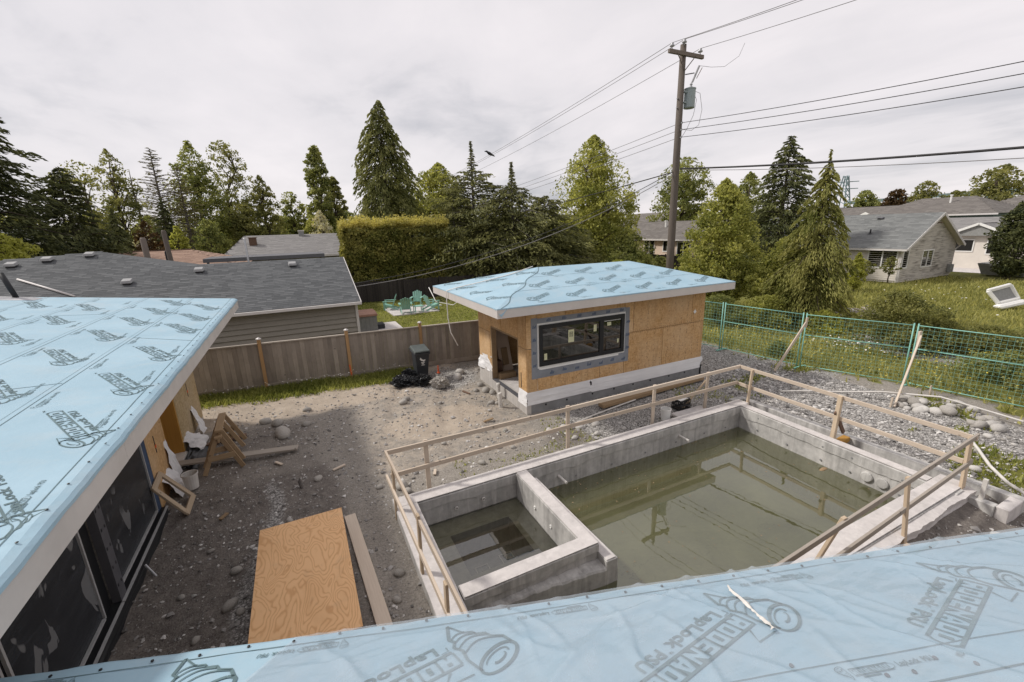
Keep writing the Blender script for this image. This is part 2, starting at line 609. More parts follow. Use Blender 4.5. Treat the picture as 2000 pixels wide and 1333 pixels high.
def mat_ground():
    n = N('ground', 0.95, 0.15)
    co = n.co("Object")
    z = n.new("Attribute")
    z.attribute_name = "zone"
    sp = n.new("SeparateColor")
    n.link(z.outputs["Color"], sp.inputs[0])
    grass, grav, dry_lit, damp = sp.outputs[0], sp.outputs[1], sp.outputs[2], z.outputs["Alpha"]
    brk = n.noise(co, 2.2, 6, 0.65)
    brk2 = n.noise(n.co("Object", loc=(7, 2, 0)), 7.0, 5, 0.65)
    big = n.noise(co, 0.5, 5, 0.6)
    fine = n.noise(co, 34, 5, 0.7)

    def mask(v, w=0.9):
        j = n.math('ADD', v, n.math('MULTIPLY', n.math('SUBTRACT', n.math('ADD', n.math('MULTIPLY', brk, 0.6), n.math('MULTIPLY', brk2, 0.4)), 0.5), w))
        return n.ramp(j, [(0.38, 0.0), (0.62, 1.0)])
    dirt = n.ramp(big, [(0.3, (0.285, 0.256, 0.222)), (0.7, (0.42, 0.378, 0.328))])
    dirt = n.mix(0.5, dirt, n.ramp(brk2, [(0.3, (0.165, 0.15, 0.134)), (0.7, (0.41, 0.378, 0.338))]))
    dirt = n.mix(0.42, dirt, n.ramp(fine, [(0.35, (0.07, 0.06, 0.05)), (0.65, (0.42, 0.385, 0.34))]))
    dampc = n.ramp(brk2, [(0.3, (0.12, 0.104, 0.093)), (0.7, (0.29, 0.257, 0.226))])
    dampc = n.mix(0.35, dampc, n.ramp(fine, [(0.4, (0.055, 0.047, 0.044)), (0.7, (0.30, 0.272, 0.245))]))
    dry_lit_c = n.ramp(brk, [(0.3, (0.37, 0.305, 0.24)), (0.7, (0.53, 0.45, 0.36))])
    dry_lit_c = n.mix(0.25, dry_lit_c, n.ramp(fine, [(0.35, (0.16, 0.13, 0.11)), (0.65, (0.5, 0.45, 0.39))]))
    vc = n.vor(co, 34, out="Color")
    vs = n.new("SeparateColor")
    n.link(vc, vs.inputs[0])
    gr = n.ramp(vs.outputs[0], [(0.0, (0.21, 0.20, 0.188)), (0.5, (0.39, 0.372, 0.352)), (1.0, (0.66, 0.635, 0.60))])
    gd = n.vor(co, 34)
    gr = n.mix(n.ramp(gd, [(0.35, 0.0), (0.75, 0.7)]), gr, (0.06, 0.055, 0.05))
    gs = n.noise(co, 11, 5, 0.7)
    gsc = n.ramp(gs, [(0.3, (0.115, 0.125, 0.028)), (0.7, (0.225, 0.225, 0.06))])
    gsc = n.mix(n.ramp(brk, [(0.35, 0.45), (0.65, 0.0)]), gsc, (0.085, 0.075, 0.028))
    gsc = n.mix(n.ramp(big, [(0.45, 0.0), (0.7, 0.4)]), gsc, (0.21, 0.19, 0.055))
    col = n.mix(mask(damp), dirt, dampc)
    col = n.mix(mask(dry_lit), col, dry_lit_c)
    col = n.mix(mask(grav), col, gr)
    col = n.mix(mask(grass, 0.7), col, gsc)
    peb = n.vor(n.co("Object", loc=(3, 9, 0)), 11)
    pv = n.math('MULTIPLY', n.ramp(peb, [(0.10, 1.0), (0.2, 0.0)]), n.ramp(grass, [(0.3, 0.5), (0.5, 0.0)]))
    col = n.mix(pv, col, n.ramp(brk, [(0.3, (0.2, 0.19, 0.175)), (0.7, (0.50, 0.475, 0.44))]))
    n.color(col)
    h = n.math('ADD', n.math('MULTIPLY', fine, 0.35), n.math('ADD', n.math('MULTIPLY', brk2, 0.5), n.math('MULTIPLY', pv, 0.35)))
    n.bump(h, 1.0, 0.06)
    return n.m


MAT['ground'] = mat_ground()
MAT['grass'] = leafmat('grass blades', (0.065, 0.08, 0.012), (0.185, 0.195, 0.04), 0.3)
MAT['grass_wild'] = leafmat('meadow grass', (0.08, 0.085, 0.018), (0.215, 0.21, 0.05), 0.3)
MAT['flower'] = plain('white petals', (0.78, 0.76, 0.70), 0.7)
MAT['flower_y'] = plain('yellow petals', (0.70, 0.55, 0.06), 0.7)
MAT['lf_dark'] = leafmat('dark fir needles', (0.013, 0.018, 0.008), (0.060, 0.066, 0.030), 0.12)
MAT['lf_cedar'] = leafmat('cedar sprays', (0.045, 0.054, 0.013), (0.135, 0.138, 0.04), 0.22)
MAT['lf_cedar_y'] = leafmat('young cedar sprays', (0.055, 0.065, 0.010), (0.20, 0.195, 0.045), 0.25)
MAT['lf_spruce'] = leafmat('spruce needles', (0.026, 0.031, 0.016), (0.135, 0.138, 0.072), 0.15)
MAT['lf_bluespruce'] = leafmat('dull spruce needles', (0.022, 0.028, 0.018), (0.088, 0.096, 0.058), 0.12)
MAT['lf_green'] = leafmat('spring leaves', (0.068, 0.080, 0.013), (0.255, 0.25, 0.055), 0.35)
MAT['lf_olive'] = leafmat('olive leaves', (0.046, 0.054, 0.013), (0.165, 0.165, 0.046), 0.3)
MAT['lf_mid'] = leafmat('mid green leaves', (0.045, 0.058, 0.013), (0.18, 0.19, 0.045), 0.3)
MAT['lf_lime'] = leafmat('yellow green leaves', (0.11, 0.115, 0.013), (0.33, 0.30, 0.05), 0.35)
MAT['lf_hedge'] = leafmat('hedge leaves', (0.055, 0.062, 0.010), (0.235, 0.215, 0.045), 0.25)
MAT['lf_grey'] = leafmat('grey twigs', (0.045, 0.042, 0.044), (0.115, 0.105, 0.105), 0.05)
MAT['lf_plum'] = leafmat('plum leaves', (0.018, 0.012, 0.013), (0.055, 0.034, 0.034), 0.15)
MAT['lf_white'] = leafmat('cream blossom', (0.30, 0.27, 0.17), (0.72, 0.66, 0.52), 0.2)
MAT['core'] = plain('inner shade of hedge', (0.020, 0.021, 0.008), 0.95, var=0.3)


# ------------------------------------------------------------------ building blocks
ORIG = {}


def setp(o, label=None, cat=None, group=None, kind=None):
    if label:
        o["label"] = label
    if cat:
        o["category"] = cat
    if group:
        o["group"] = group
    if kind:
        o["kind"] = kind
    return o


def thing(name, loc, label, cat, group=None):
    o = bpy.data.objects.new(name, None)
    o.empty_display_size = 0.2
    o.location = loc
    C.objects.link(o)
    ORIG[o] = Vector(loc)
    return setp(o, label, cat, group)


def link(name, me, mat, parent=None, base=None):
    """me is in world coordinates; it is moved into the frame of its parent or of base"""
    if mat is not None and not me.materials:
        me.materials.append(mat)
    o = bpy.data.objects.new(name, me)
    C.objects.link(o)
    if parent is not None:
        off = ORIG[parent]
        me.transform(Matrix.Translation(-off))
        o.parent = parent
        ORIG[o] = off
    elif base is not None:
        b = Vector(base)
        me.transform(Matrix.Translation(-b))
        o.location = b
        ORIG[o] = b
    else:
        ORIG[o] = Vector((0, 0, 0))
    return o


class MB:
    def __init__(self):
        self.v, self.f = [], []

    def poly(self, pts):
        i = len(self.v)
        self.v += [tuple(p) for p in pts]
        self.f.append(tuple(range(i, i + len(pts))))
        return self

    def hexa(self, p):
        """8 points: bottom ring 0-3, top ring 4-7"""
        i = len(self.v)
        self.v += [tuple(q) for q in p]
        for a in ((3, 2, 1, 0), (4, 5, 6, 7), (0, 1, 5, 4), (1, 2, 6, 5), (2, 3, 7, 6), (3, 0, 4, 7)):
            self.f.append(tuple(i + k for k in a))
        return self

    def box(self, x0, x1, y0, y1, z0, z1):
        return self.hexa([(x0, y0, z0), (x1, y0, z0), (x1, y1, z0), (x0, y1, z0), (x0, y0, z1), (x1, y0, z1), (x1, y1, z1), (x0, y1, z1)])

    def beam(self, p, q, w, h, up=(0, 0, 1)):
        """square bar from p to q, w across and h along up"""
        p, q = Vector(p), Vector(q)
        d = (q - p).normalized()
        s = d.cross(Vector(up))
        if s.length < 1e-4:
            s = d.cross(Vector((0, 1, 0)))
        s.normalize()
        u = s.cross(d).normalized()
        a, b = s * w / 2, u * h / 2
        return self.hexa([p - a - b, p + a - b, q + a - b, q - a - b, p - a + b, p + a + b, q + a + b, q - a + b])

    def tube(self, pts, r, n=8, cap=True):
        pts = [Vector(p) for p in pts]
        rr = r if isinstance(r, (list, tuple)) else [r] * len(pts)
        i0 = len(self.v)
        prev = None
        for k, p in enumerate(pts):
            d = (pts[min(k + 1, len(pts) - 1)] - pts[max(k - 1, 0)]).normalized()
            ref = Vector((0, 0, 1)) if abs(d.z) < 0.9 else Vector((1, 0, 0))
            if prev is not None:
                s = prev - d * prev.dot(d)
                s = s.normalized() if s.length > 1e-5 else d.cross(ref).normalized()
            else:
                s = d.cross(ref).normalized()
            prev = s
            u = d.cross(s)
            for j in range(n):
                a = 2 * math.pi * j / n
                self.v.append(tuple(p + (s * math.cos(a) + u * math.sin(a)) * rr[k]))
        for k in range(len(pts) - 1):
            for j in range(n):
                a = i0 + k * n + j
                b = i0 + k * n + (j + 1) % n
                self.f.append((a, b, b + n, a + n))
        if cap:
            self.f.append(tuple(i0 + j for j in range(n - 1, -1, -1)))
            e = i0 + (len(pts) - 1) * n
            self.f.append(tuple(e + j for j in range(n)))
        return self

    def lathe(self, c, prof, n=16, axis='Z'):
        i0 = len(self.v)
        for r, z in prof:
            for j in range(n):
                a = 2 * math.pi * j / n
                x, y = r * math.cos(a), r * math.sin(a)
                p = {'Z': (x, y, z), 'X': (z, x, y), 'Y': (x, z, y)}[axis]
                self.v.append((c[0] + p[0], c[1] + p[1], c[2] + p[2]))
        for k in range(len(prof) - 1):
            for j in range(n):
                a = i0 + k * n + j
                b = i0 + k * n + (j + 1) % n
                self.f.append((a, b, b + n, a + n))
        self.f.append(tuple(i0 + j for j in range(n - 1, -1, -1)))
        e = i0 + (len(prof) - 1) * n
        self.f.append(tuple(e + j for j in range(n)))
        return self

    def mesh(self, name):
        me = bpy.data.meshes.new(name)
        me.from_pydata(self.v, [], self.f)
        me.update()
        return me

    def build(self, name, mat, parent=None, base=None, smooth=False, bevel=0.0, tint=None):
        me = self.mesh(name)
        if bevel:
            bm = bmesh.new()
            bm.from_mesh(me)
            bmesh.ops.bevel(bm, geom=bm.edges[:], offset=bevel, segments=1, affect='EDGES')
            bm.to_mesh(me)
            bm.free()
        if smooth:
            for p in me.polygons:
                p.use_smooth = True
        if tint is not None:
            a = me.attributes.new("tint", 'FLOAT', 'POINT')
            a.data.foreach_set("value", [tint] * len(me.vertices))
        if isinstance(mat, str):
            mat = MAT[mat]
        return link(name, me, mat, parent, base)


def np_mesh(name, V, Q, tint=None, smooth=False):
    """V (n,3), Q (m,3 or 4) indices"""
    me = bpy.data.meshes.new(name)
    V = np.asarray(V, np.float32)
    Q = np.asarray(Q, np.int32)
    k = Q.shape[1]
    me.vertices.add(len(V))
    me.vertices.foreach_set("co", V.ravel())
    me.loops.add(Q.size)
    me.loops.foreach_set("vertex_index", Q.ravel())
    me.polygons.add(len(Q))
    me.polygons.foreach_set("loop_start", np.arange(0, Q.size, k, dtype=np.int32))
    me.polygons.foreach_set("loop_total", np.full(len(Q), k, np.int32))
    me.update(calc_edges=True)
    if not smooth:
        me.shade_flat()
    if tint is not None:
        a = me.attributes.new("tint", 'FLOAT', 'POINT')
        a.data.foreach_set("value", np.asarray(tint, np.float32))
    return me


def copy_tree(o, parent=None):
    c = o.copy()
    C.objects.link(c)
    c.parent = parent
    for ch in list(o.children):
        copy_tree(ch, c)
    return c


# ------------------------------------------------------------------ GROUND
def fence_y(x):
    return 16.0 - 0.09 * (np.asarray(x, float) + 1.4)


PX0, PX1, PY0, PY1 = 1.05, 11.1, 2.55, 7.3


def ground_z(x, y):
    x = np.asarray(x, float)
    y = np.asarray(y, float)
    n = (fbm(x * 0.7, y * 0.7, 3) - 0.5) * 0.13 + (fbm(x * 2.6, y * 2.6, 9) - 0.5) * 0.085
    z = n * sstep(60, 25, np.hypot(x - 4, y - 9))
    low = sstep(2.9, 2.3, y) * sstep(3.0, 4.5, x) * sstep(13, 11.5, x)
    z = z - 0.24 * low
    bed = sstep(-1.0, -2.6, x) * sstep(10.5, 8.5, y)
    z = z - 0.10 * bed
    for rx in (1.5, 3.0):
        q = x - (rx + 0.25 * np.sin(y * 0.5) + (y - 9.0) * 0.18)
        z = z - 0.045 * np.exp(-(q / 0.16) ** 2) * sstep(8.0, 9.0, y) * sstep(14.6, 13.5, y) * (0.6 + 0.8 * fbm(x * 2, y * 2, 21)) + 0.02 * np.exp(-((np.abs(q) - 0.3) / 0.1) ** 2) * sstep(8.0, 9.0, y) * sstep(14.6, 13.5, y)
    mound = np.exp(-(((x - 14.6) / 0.9) ** 2 + ((y - 4.3) / 0.9) ** 2))
    z = z + 0.16 * mound
    # no lumps against the pool, the shed and the house walls
    near = sstep(0.0, 0.6, np.maximum(np.maximum(PX0 - x, x - PX1), np.maximum(PY0 - y, y - PY1)))
    shed = sstep(0.0, 0.7, np.maximum(np.maximum(5.18 - x, x - 11.85), np.maximum(9.82 - y, y - 13.2)))
    return z * (0.35 + 0.65 * near) * (0.3 + 0.7 * shed) - 0.02


def zones(x, y):
    fy = fence_y(x)
    n1 = fbm(x * 0.8, y * 0.8, 41)
    n2 = fbm(x * 0.45, y * 0.45, 77)
    grass = sstep(1.5, 0.7, fy - y) * sstep(4.2, 2.8, x)
    grass = np.maximum(grass, sstep(-0.05, 0.1, y - fy))
    lotx = 15.7 + 0.35 * np.sin(y * 0.5) - 0.1 * (y - 8)
    lot = sstep(-0.6, 0.8, x - lotx)
    grass = np.maximum(grass, lot * 0.9)
    strip = sstep(11.2, 11.8, x) * sstep(9.4, 8.4, y)
    grass = np.maximum(grass, strip * sstep(0.56, 0.70, n1) * 0.7)
    grass = np.maximum(grass, sstep(11.4, 12.4, x) * sstep(3.2, 2.2, y) * 0.55)
    grass = np.maximum(grass, sstep(0.64, 0.74, n1) * 0.42 * sstep(2, 4, x) * sstep(9, 8, y))
    # lane beyond the site fence
    lane = np.exp(-((x - (20.6 + 0.09 * (y - 5))) / 1.3) ** 2) * sstep(14, 11, y)
    grass = grass * (1 - 0.85 * lane)
    grav = np.zeros_like(x)
    grav = np.maximum(grav, sstep(5.4, 6.4, x) * sstep(7.2, 7.6, y) * sstep(10.5, 9.9, y) * sstep(0.2, 0.5, n1 + sstep(6, 7.5, x) * 0.5))
    grav = np.maximum(grav, sstep(10.8, 11.4, x) * sstep(15.5, 14.6, x) * 0.95 * (1 - grass * 0.6))
    grav = np.maximum(grav, np.exp(-(((x - 4.1) / 1.3) ** 2 + ((y - 13.9) / 1.2) ** 2)) * 1.1)
    grav = np.maximum(grav, lane * 0.8)
    grav = np.maximum(grav, np.exp(-((x + 1.15 + 0.18 * np.sin(y * 1.3)) / 0.22) ** 2) * sstep(3, 4, y) * sstep(10.5, 9, y) * 0.7)
    dry_lit = np.exp(-(((x - 2.9) / 1.6) ** 2 + ((y - 10.7) / 1.0) ** 2)) * 1.25
    dry_lit = np.maximum(dry_lit, sstep(12.4, 13.3, y) * sstep(5.2, 4.6, x) * 0.75)
    dry_lit = np.maximum(dry_lit, sstep(0.2, 1.2, x) * sstep(5.5, 4.8, x) * sstep(7.6, 8.6, y) * 0.47)  # sunlit yard past the house shadow, painted paler in the ground colour
    damp = sstep(0.8, -0.4, x) * sstep(11.2, 8.6, y) * 0.95
    damp = np.maximum(damp, sstep(0.7, -0.4, x) * sstep(13.4, 12.2, y) * 0.5)
    damp = np.maximum(damp, np.exp(-(((x - 5.5) / 0.9) ** 2 + ((y - 8.2) / 0.7) ** 2)) * 0.75)
    damp = np.maximum(damp, sstep(2.9, 2.4, y) * sstep(4, 6, x) * sstep(11.6, 10.8, x) * 0.75)
    damp = damp * (0.7 + 0.6 * n2)
    return np.clip(grass, 0, 1), np.clip(grav, 0, 1), np.clip(dry_lit, 0, 1), np.clip(damp, 0, 1)


def lines(lo, hi, step, far):
    a = [lo]
    while a[-1] < hi - 1e-6:
        a.append(a[-1] + step)
    out, d, x = [], step, lo
    while x > -far:
        d *= 1.35
        x -= d
        out.append(x)
    out = out[::-1] + a
    d, x = step, a[-1]
    while x < far:
        d *= 1.35
        x += d
        out.append(x)
    return np.array(out)


def snap(arr, vals):
    for v in vals:
        arr[np.argmin(abs(arr - v))] = v
    return arr


gx = snap(lines(-4.0, 24.0, 0.125, 900), [PX0, PX1])
gy = snap(lines(1.0, 18.0, 0.125, 900), [PY0, PY1])
GX, GY = np.meshgrid(gx, gy, indexing='ij')
GZ = ground_z(GX, GY)
nx, ny = GX.shape
idx = np.arange(nx * ny).reshape(nx, ny)
quads = np.stack([idx[:-1, :-1], idx[1:, :-1], idx[1:, 1:], idx[:-1, 1:]], -1)
cxm = (GX[:-1, :-1] + GX[1:, 1:]) / 2
cym = (GY[:-1, :-1] + GY[1:, 1:]) / 2
inside = (cxm > PX0) & (cxm < PX1) & (cym > PY0) & (cym < PY1)
quads = quads[~inside].reshape(-1, 4)
gme = np_mesh("ground", np.stack([GX, GY, GZ], -1).reshape(-1, 3), quads, smooth=True)
zz = zones(GX.ravel(), GY.ravel())
ca = gme.attributes.new("zone", 'FLOAT_COLOR', 'POINT')
ca.data.foreach_set("color", np.stack(zz, -1).astype(np.float32).ravel())
ground = link("ground", gme, MAT['ground'])
setp(ground, "bare dirt, gravel and grass ground around the pool", None, None, "structure")

# ------------------------------------------------------------------ POOL
pool = thing("swimming_pool", (5.8, 5.0, 0.0), "unfinished grey concrete swimming pool with a square spa at one end", "pool")
TOP = 0.15


def cap_wall(name, a, b, inner, thick, ztop, zjoint, seed, mat='concrete', parent=pool, lip=0.02):
    """poured wall from a to b (xy); inner = unit normal to the pool; the top lift stands proud over a ragged joint"""
    a, b, nv = Vector((*a, 0)), Vector((*b, 0)), Vector((*inner, 0))
    L = (b - a).length
    d = (b - a).normalized()
    k = max(8, int(L / 0.07))
    m = MB()
    rows = []
    for i in range(k + 1):
        s = L * i / k
        p = a + d * s
        j = zjoint + float((fbm(s * 1.7 + seed, seed * 1.3, seed) - 0.5) * 0.16 + (fbm(s * 9, 1.0, seed + 5) - 0.5) * 0.03)
        wob = float((fbm(s * 2.2, 0.3, seed + 9) - 0.5) * 0.012)
        tz = ztop + float((fbm(s * 1.5, 0.7, seed + 3) - 0.5) * 0.018)
        q = p + nv * wob
        rows.append([q - nv * thick + Vector((0, 0, -1.7)), q - nv * thick + Vector((0, 0, tz)), q + Vector((0, 0, tz - 0.012)) - nv * 0.01, q + Vector((0, 0, tz - 0.024)), q + Vector((0, 0, j)), q - nv * lip + Vector((0, 0, j - 0.008)), q - nv * lip + Vector((0, 0, -1.7))])
    i0 = 0
    w = len(rows[0])
    for r in rows:
        m.v += [tuple(p) for p in r]
    for i in range(k):
        for j in range(w - 1):
            m.f.append((i * w + j, i * w + j + 1, (i + 1) * w + j + 1, (i + 1) * w + j))
    m.f.append(tuple(range(w)))
    m.f.append(tuple(k * w + j for j in range(w - 1, -1, -1)))
    o = m.build(name, mat, parent)
    return o


cap_wall("wall", (1.40, 7.05), (10.22, 7.05), (0, -1), 0.33, TOP, -0.07, 2)
RWX = lambda y: 10.22 - 0.20 * (7.376 - y) / 4.756
cap_wall("wall", (10.22, 7.376), (10.02, 2.62), (-1, 0), 0.26, TOP + 0.004, -0.08, 5)
cap_wall("wall", (1.395, 2.62), (1.395, 7.376), (1, 0), 0.40, TOP + 0.003, -0.25, 7)
cap_wall("wall", (10.13, 3.05), (1.42, 3.05), (0, 1), 0.40, TOP - 0.003, -0.08, 8)
# pale trowelled tops, a thin skim on each wall
for (x0, x1, y0, y1) in ((1.0, 10.56, 7.065, 7.37), (1.0, 1.385, 2.65, 7.055), (1.45, 10.56, 2.67, 3.045)):
    MB().box(x0, x1, y0, y1, TOP + 0.008, TOP + 0.022).build("trowelled_top", 'concrete_top', pool)
MB().hexa([(10.065, 3.06, TOP + 0.008), (10.275, 3.06, TOP + 0.008), (10.44, 7.055, TOP + 0.008), (10.225, 7.055, TOP + 0.008), (10.065, 3.06, TOP + 0.022), (10.275, 3.06, TOP + 0.022), (10.44, 7.055, TOP + 0.022), (10.225, 7.055, TOP + 0.022)]).build("trowelled_top", 'concrete_top', pool)
# ragged overpour on the outer face of the near wall
m = MB()
k = 90
for i in range(k + 1):
    s = i / k
    x = 3.6 + s * 6.95
    o1 = 2.60 - 0.10 * float(fbm(x * 2.2, 0.5, 31)) - 0.06 * float(fbm(x * 8, 0.2, 33))
    z1 = 0.085 + 0.05 * float(fbm(x * 3, 4.0, 35))
    m.v += [(x, 2.66, 0.13), (x, o1, z1), (x, o1 + 0.03, z1 - 0.10 - 0.06 * float(fbm(x * 5, 9.0, 36))), (x, o1 + 0.02, -0.45), (x, 2.66, -0.45)]
for i in range(k):
    for j in range(4):
        m.f.append((i * 5 + j, i * 5 + j + 1, i * 5 + j + 6, i * 5 + j + 5))
m.f.append((0, 4, 3, 2, 1))
m.f.append(tuple(k * 5 + j for j in range(5)))
o = m.build("overpour", 'concrete_top', pool)
o["label"] = "ragged pale concrete overpour along the outer pool wall"
floor_m = N('algae covered floor', 0.9, 0.2)
fa = floor_m.noise(floor_m.co("Object", scale=(0.7, 1.2, 1)), 0.7, 7, 0.6, 0.8)
fcol = floor_m.ramp(fa, [(0.32, (0.22, 0.212, 0.12)), (0.5, (0.37, 0.358, 0.225)), (0.68, (0.52, 0.505, 0.35))])
fsp = floor_m.new("SeparateXYZ")
floor_m.link(floor_m.co("Object"), fsp.inputs[0])
fw = floor_m.noise(floor_m.co("Object"), 1.4, 5, 0.6)
fl_ = floor_m.math('ABSOLUTE', floor_m.math('SUBTRACT', floor_m.math('ADD', fsp.outputs[1], floor_m.math('MULTIPLY', fsp.outputs[0], 0.12)), floor_m.math('MULTIPLY', floor_m.math('SUBTRACT', fw, 0.45), 1.6)))
fcol = floor_m.mix(floor_m.ramp(fl_, [(0.0, 0.55), (0.022, 0.0)]), fcol, (0.09, 0.085, 0.05))
fb2 = floor_m.noise(floor_m.co("Object", loc=(3, 1, 0)), 3.2, 6, 0.65)
fcol = floor_m.mix(floor_m.ramp(fb2, [(0.5, 0.0), (0.72, 0.5)]), fcol, (0.15, 0.145, 0.08))
floor_m.color(fcol)
MAT['pool_floor'] = floor_m.m
m = MB()
m.box(1.3, 10.35, 2.9, 7.2, -1.6, -1.45)
m.build("floor", 'pool_floor', pool)
# spa walls
cap_wall("spa_wall", (3.42, 4.885), (3.42, 7.04), (-1, 0), 0.24, TOP + 0.012, -0.6, 12)
cap_wall("spa_wall", (1.41, 4.63), (3.66, 4.63), (0, -1), 0.25, TOP + 0.008, -0.02, 13, lip=0.03)
MB().box(3.43, 3.655, 4.64, 7.04, TOP + 0.014, TOP + 0.024).build("trowelled_top", 'concrete_top', pool)
MB().box(1.42, 3.43, 4.64, 4.87, TOP + 0.012, TOP + 0.023).build("trowelled_top", 'concrete_top', pool)
m = MB()
m.hexa([(3.662, 4.40, -1.5), (3.90, 4.40, -1.5), (3.86, 7.0, -1.5), (3.662, 7.0, -1.5), (3.662, 4.43, -0.03), (3.88, 4.43, -0.035), (3.84, 7.0, -0.03), (3.662, 7.0, -0.03)])
m.build("spill_ledge", 'concrete', pool, bevel=0.012)
MB().box(3.67, 3.845, 4.45, 6.98, -0.028, -0.02).build("trowelled_top", 'concrete_top', pool)
m = MB()
k = 70
for i in range(k + 1):
    x = 1.45 + (3.66 - 1.45) * i / k
    fy = 4.60 - 0.17 * (i / k) ** 1.5 - 0.02 * float(fbm(x * 5, 2.0, 44))
    zt = -0.06 - 0.10 * float(fbm(x * 2.6, 1.0, 45)) - 0.05 * float(fbm(x * 11, 1.0, 46))
    m.v += [(x, 4.66, zt + 0.01), (x, fy + 0.02, zt), (x, fy, zt - 0.03), (x, fy + 0.015 * float(fbm(x * 6, 5.0, 47)), -1.5)]
for i in range(k):
    for j in range(3):
        m.f.append((i * 4 + j, i * 4 + j + 1, i * 4 + j + 5, i * 4 + j + 4))
m.f.append(tuple(k * 4 + j for j in range(4)))
m.build("rough_lower_wall", 'concrete', pool)
# spa bench round a square pit
bx0, bx1, by0, by1, bz = 1.84, 3.02, 5.56, 6.62, -0.43
for (x0, x1, y0, y1) in ((1.38, 3.44, by1, 7.06), (1.38, 3.44, 4.85, by0), (1.38, bx0, by0, by1), (bx1, 3.44, by0, by1)):
    MB().box(x0, x1, y0, y1, -1.2, bz).build("spa_bench", 'spa_bench', pool)
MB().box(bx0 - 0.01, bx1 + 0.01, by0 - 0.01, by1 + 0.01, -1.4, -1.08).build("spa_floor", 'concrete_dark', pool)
for (x, y) in ((2.30, 6.22), (2.82, 6.30)):
    m = MB()
    for (x0, x1, y0, y1) in ((-.13, .13, .11, .13), (-.13, .13, -.13, -.11), (-.13, -.11, -.11, .11), (.11, .13, -.11, .11)):
        m.box(x + x0, x + x1, y + y0, y + y1, -1.085, -1.05)
    d = m.build("drain_frame", 'offwhite', pool)
    MB().lathe((x, y, -1.08), [(0.035, 0), (0.035, 0.02), (0.02, 0.03)], 12).build("drain_cap", 'stone', d)
for p in ((2.12, 7.03, -0.19), (2.68, 7.03, -0.17)):
    MB().lathe(p, [(0.035, 0.0), (0.035, -0.02), (0.02, -0.022), (0.02, 0.0)], 14, 'Y').build("jet_fitting", 'offwhite', pool)
for p in ((3.415, 6.27, -0.15), (3.415, 5.69, -0.17)):
    MB().lathe(p, [(0.035, 0.03), (0.035, -0.012), (0.022, -0.014), (0.022, 0.0)], 14, 'X').build("jet_fitting", 'white', pool)
for (x, z) in ((4.45, -0.22), (8.01, -0.17)):
    MB().tube([(x, 7.10, z), (x + 0.02, 6.78, z - 0.02)], 0.03, 10).build("pipe_stub", 'offwhite', pool, smooth=False)
for y in (3.98, 3.70):
    MB().lathe((RWX(y), y, -0.26), [(0.11, 0.03), (0.11, -0.02), (0.095, -0.03), (0.05, -0.033)], 14, 'X').build("plugged_pipe", 'concrete', pool)
for x in (4.9, 5.9, 6.9, 7.9, 8.9, 9.7):
    for z in (-0.02, -0.33):
        MB().lathe((x, 7.062, z + 0.02 * math.sin(x * 5)), [(0.022, 0.0), (0.022, -0.008), (0.008, -0.009)], 8, 'Y').build("tie_hole", 'tar', pool)
for y in (6.5, 5.7, 4.9, 4.3, 3.4):
    for z in (0.0, -0.33):
        MB().lathe((RWX(y) + 0.008, y, z + 0.02 * math.sin(y * 5)), [(0.022, 0.0), (0.022, -0.012), (0.008, -0.014)], 8, 'X').build("tie_hole", 'tar', pool)
# catch trough behind the right wall, with an open end box
m = MB()
m.box(11.0, 11.18, 2.05, 7.7, -0.75, 0.03)
m.build("trough_wall", 'concrete', pool, bevel=0.008)
MB().box(10.574, 11.0, 7.52, 7.7, -0.75, 0.06).build("trough_wall", 'concrete', pool, bevel=0.008)
MB().box(10.40, 11.0, 2.05, 2.22, -0.75, 0.028).build("trough_wall", 'concrete_top', pool, bevel=0.008)
MB().box(10.36, 10.52, 2.222, 2.56, -0.75, 0.026).build("trough_wall", 'concrete', pool, bevel=0.008)
MB().box(10.24, 11.0, 2.60, 7.52, -0.75, -0.45).build("trough_floor", 'concrete_dark', pool)
MB().box(10.44, 10.50, 2.40, 2.46, -0.5, 0.42).build("white_riser_pipe", 'offwhite', pool)

m = MB()
m.poly([(1.38, 3.0, -0.46), (10.22, 3.0, -0.46), (10.28, 7.1, -0.46), (3.6, 7.1, -0.46), (3.6, 4.7, -0.46), (1.38, 4.7, -0.46)])
o = m.build("pool_water", 'water', base=(6, 5, -0.46))
setp(o, "still murky olive green water in the swimming pool", None, None, "structure")
m = MB()
m.poly([(1.37, 4.8, -0.40), (3.46, 4.8, -0.40), (3.46, 7.1, -0.40), (1.37, 7.1, -0.40)])
o = m.build("spa_water", 'water_spa', base=(2.4, 6, -0.40))
setp(o, "shallow clear water standing in the square spa", None, None, "structure")

rgf = np.random.default_rng(77)
nf_ = 220
fx_ = rgf.uniform(3.9, 10.1, nf_)
fy_ = 7.02 - 3.9 * rgf.random(nf_) ** 2.2
fs_ = rgf.uniform(0.006, 0.022, nf_)
Vf = np.stack([np.stack([fx_ + fs_ * np.cos(k * 2.1 + fx_ * 50), fy_ + fs_ * np.sin(k * 2.1 + fx_ * 50), np.full(nf_, -0.456)], -1) for k in range(3)], 1).reshape(-1, 3)
lm_ = link("leaf_litter", np_mesh("leaf_litter", Vf, np.arange(3 * nf_).reshape(nf_, 3)), MAT['brown_wood'])
setp(lm_, "tiny bits of leaf litter floating on the pool", None, None, "stuff")

# ------------------------------------------------------------------ GUARD RAIL
rail = thing("guard_rail", (5.8, 7.5, 0.0), "pale two-rail lumber guard rail around the swimming pool", "railing")


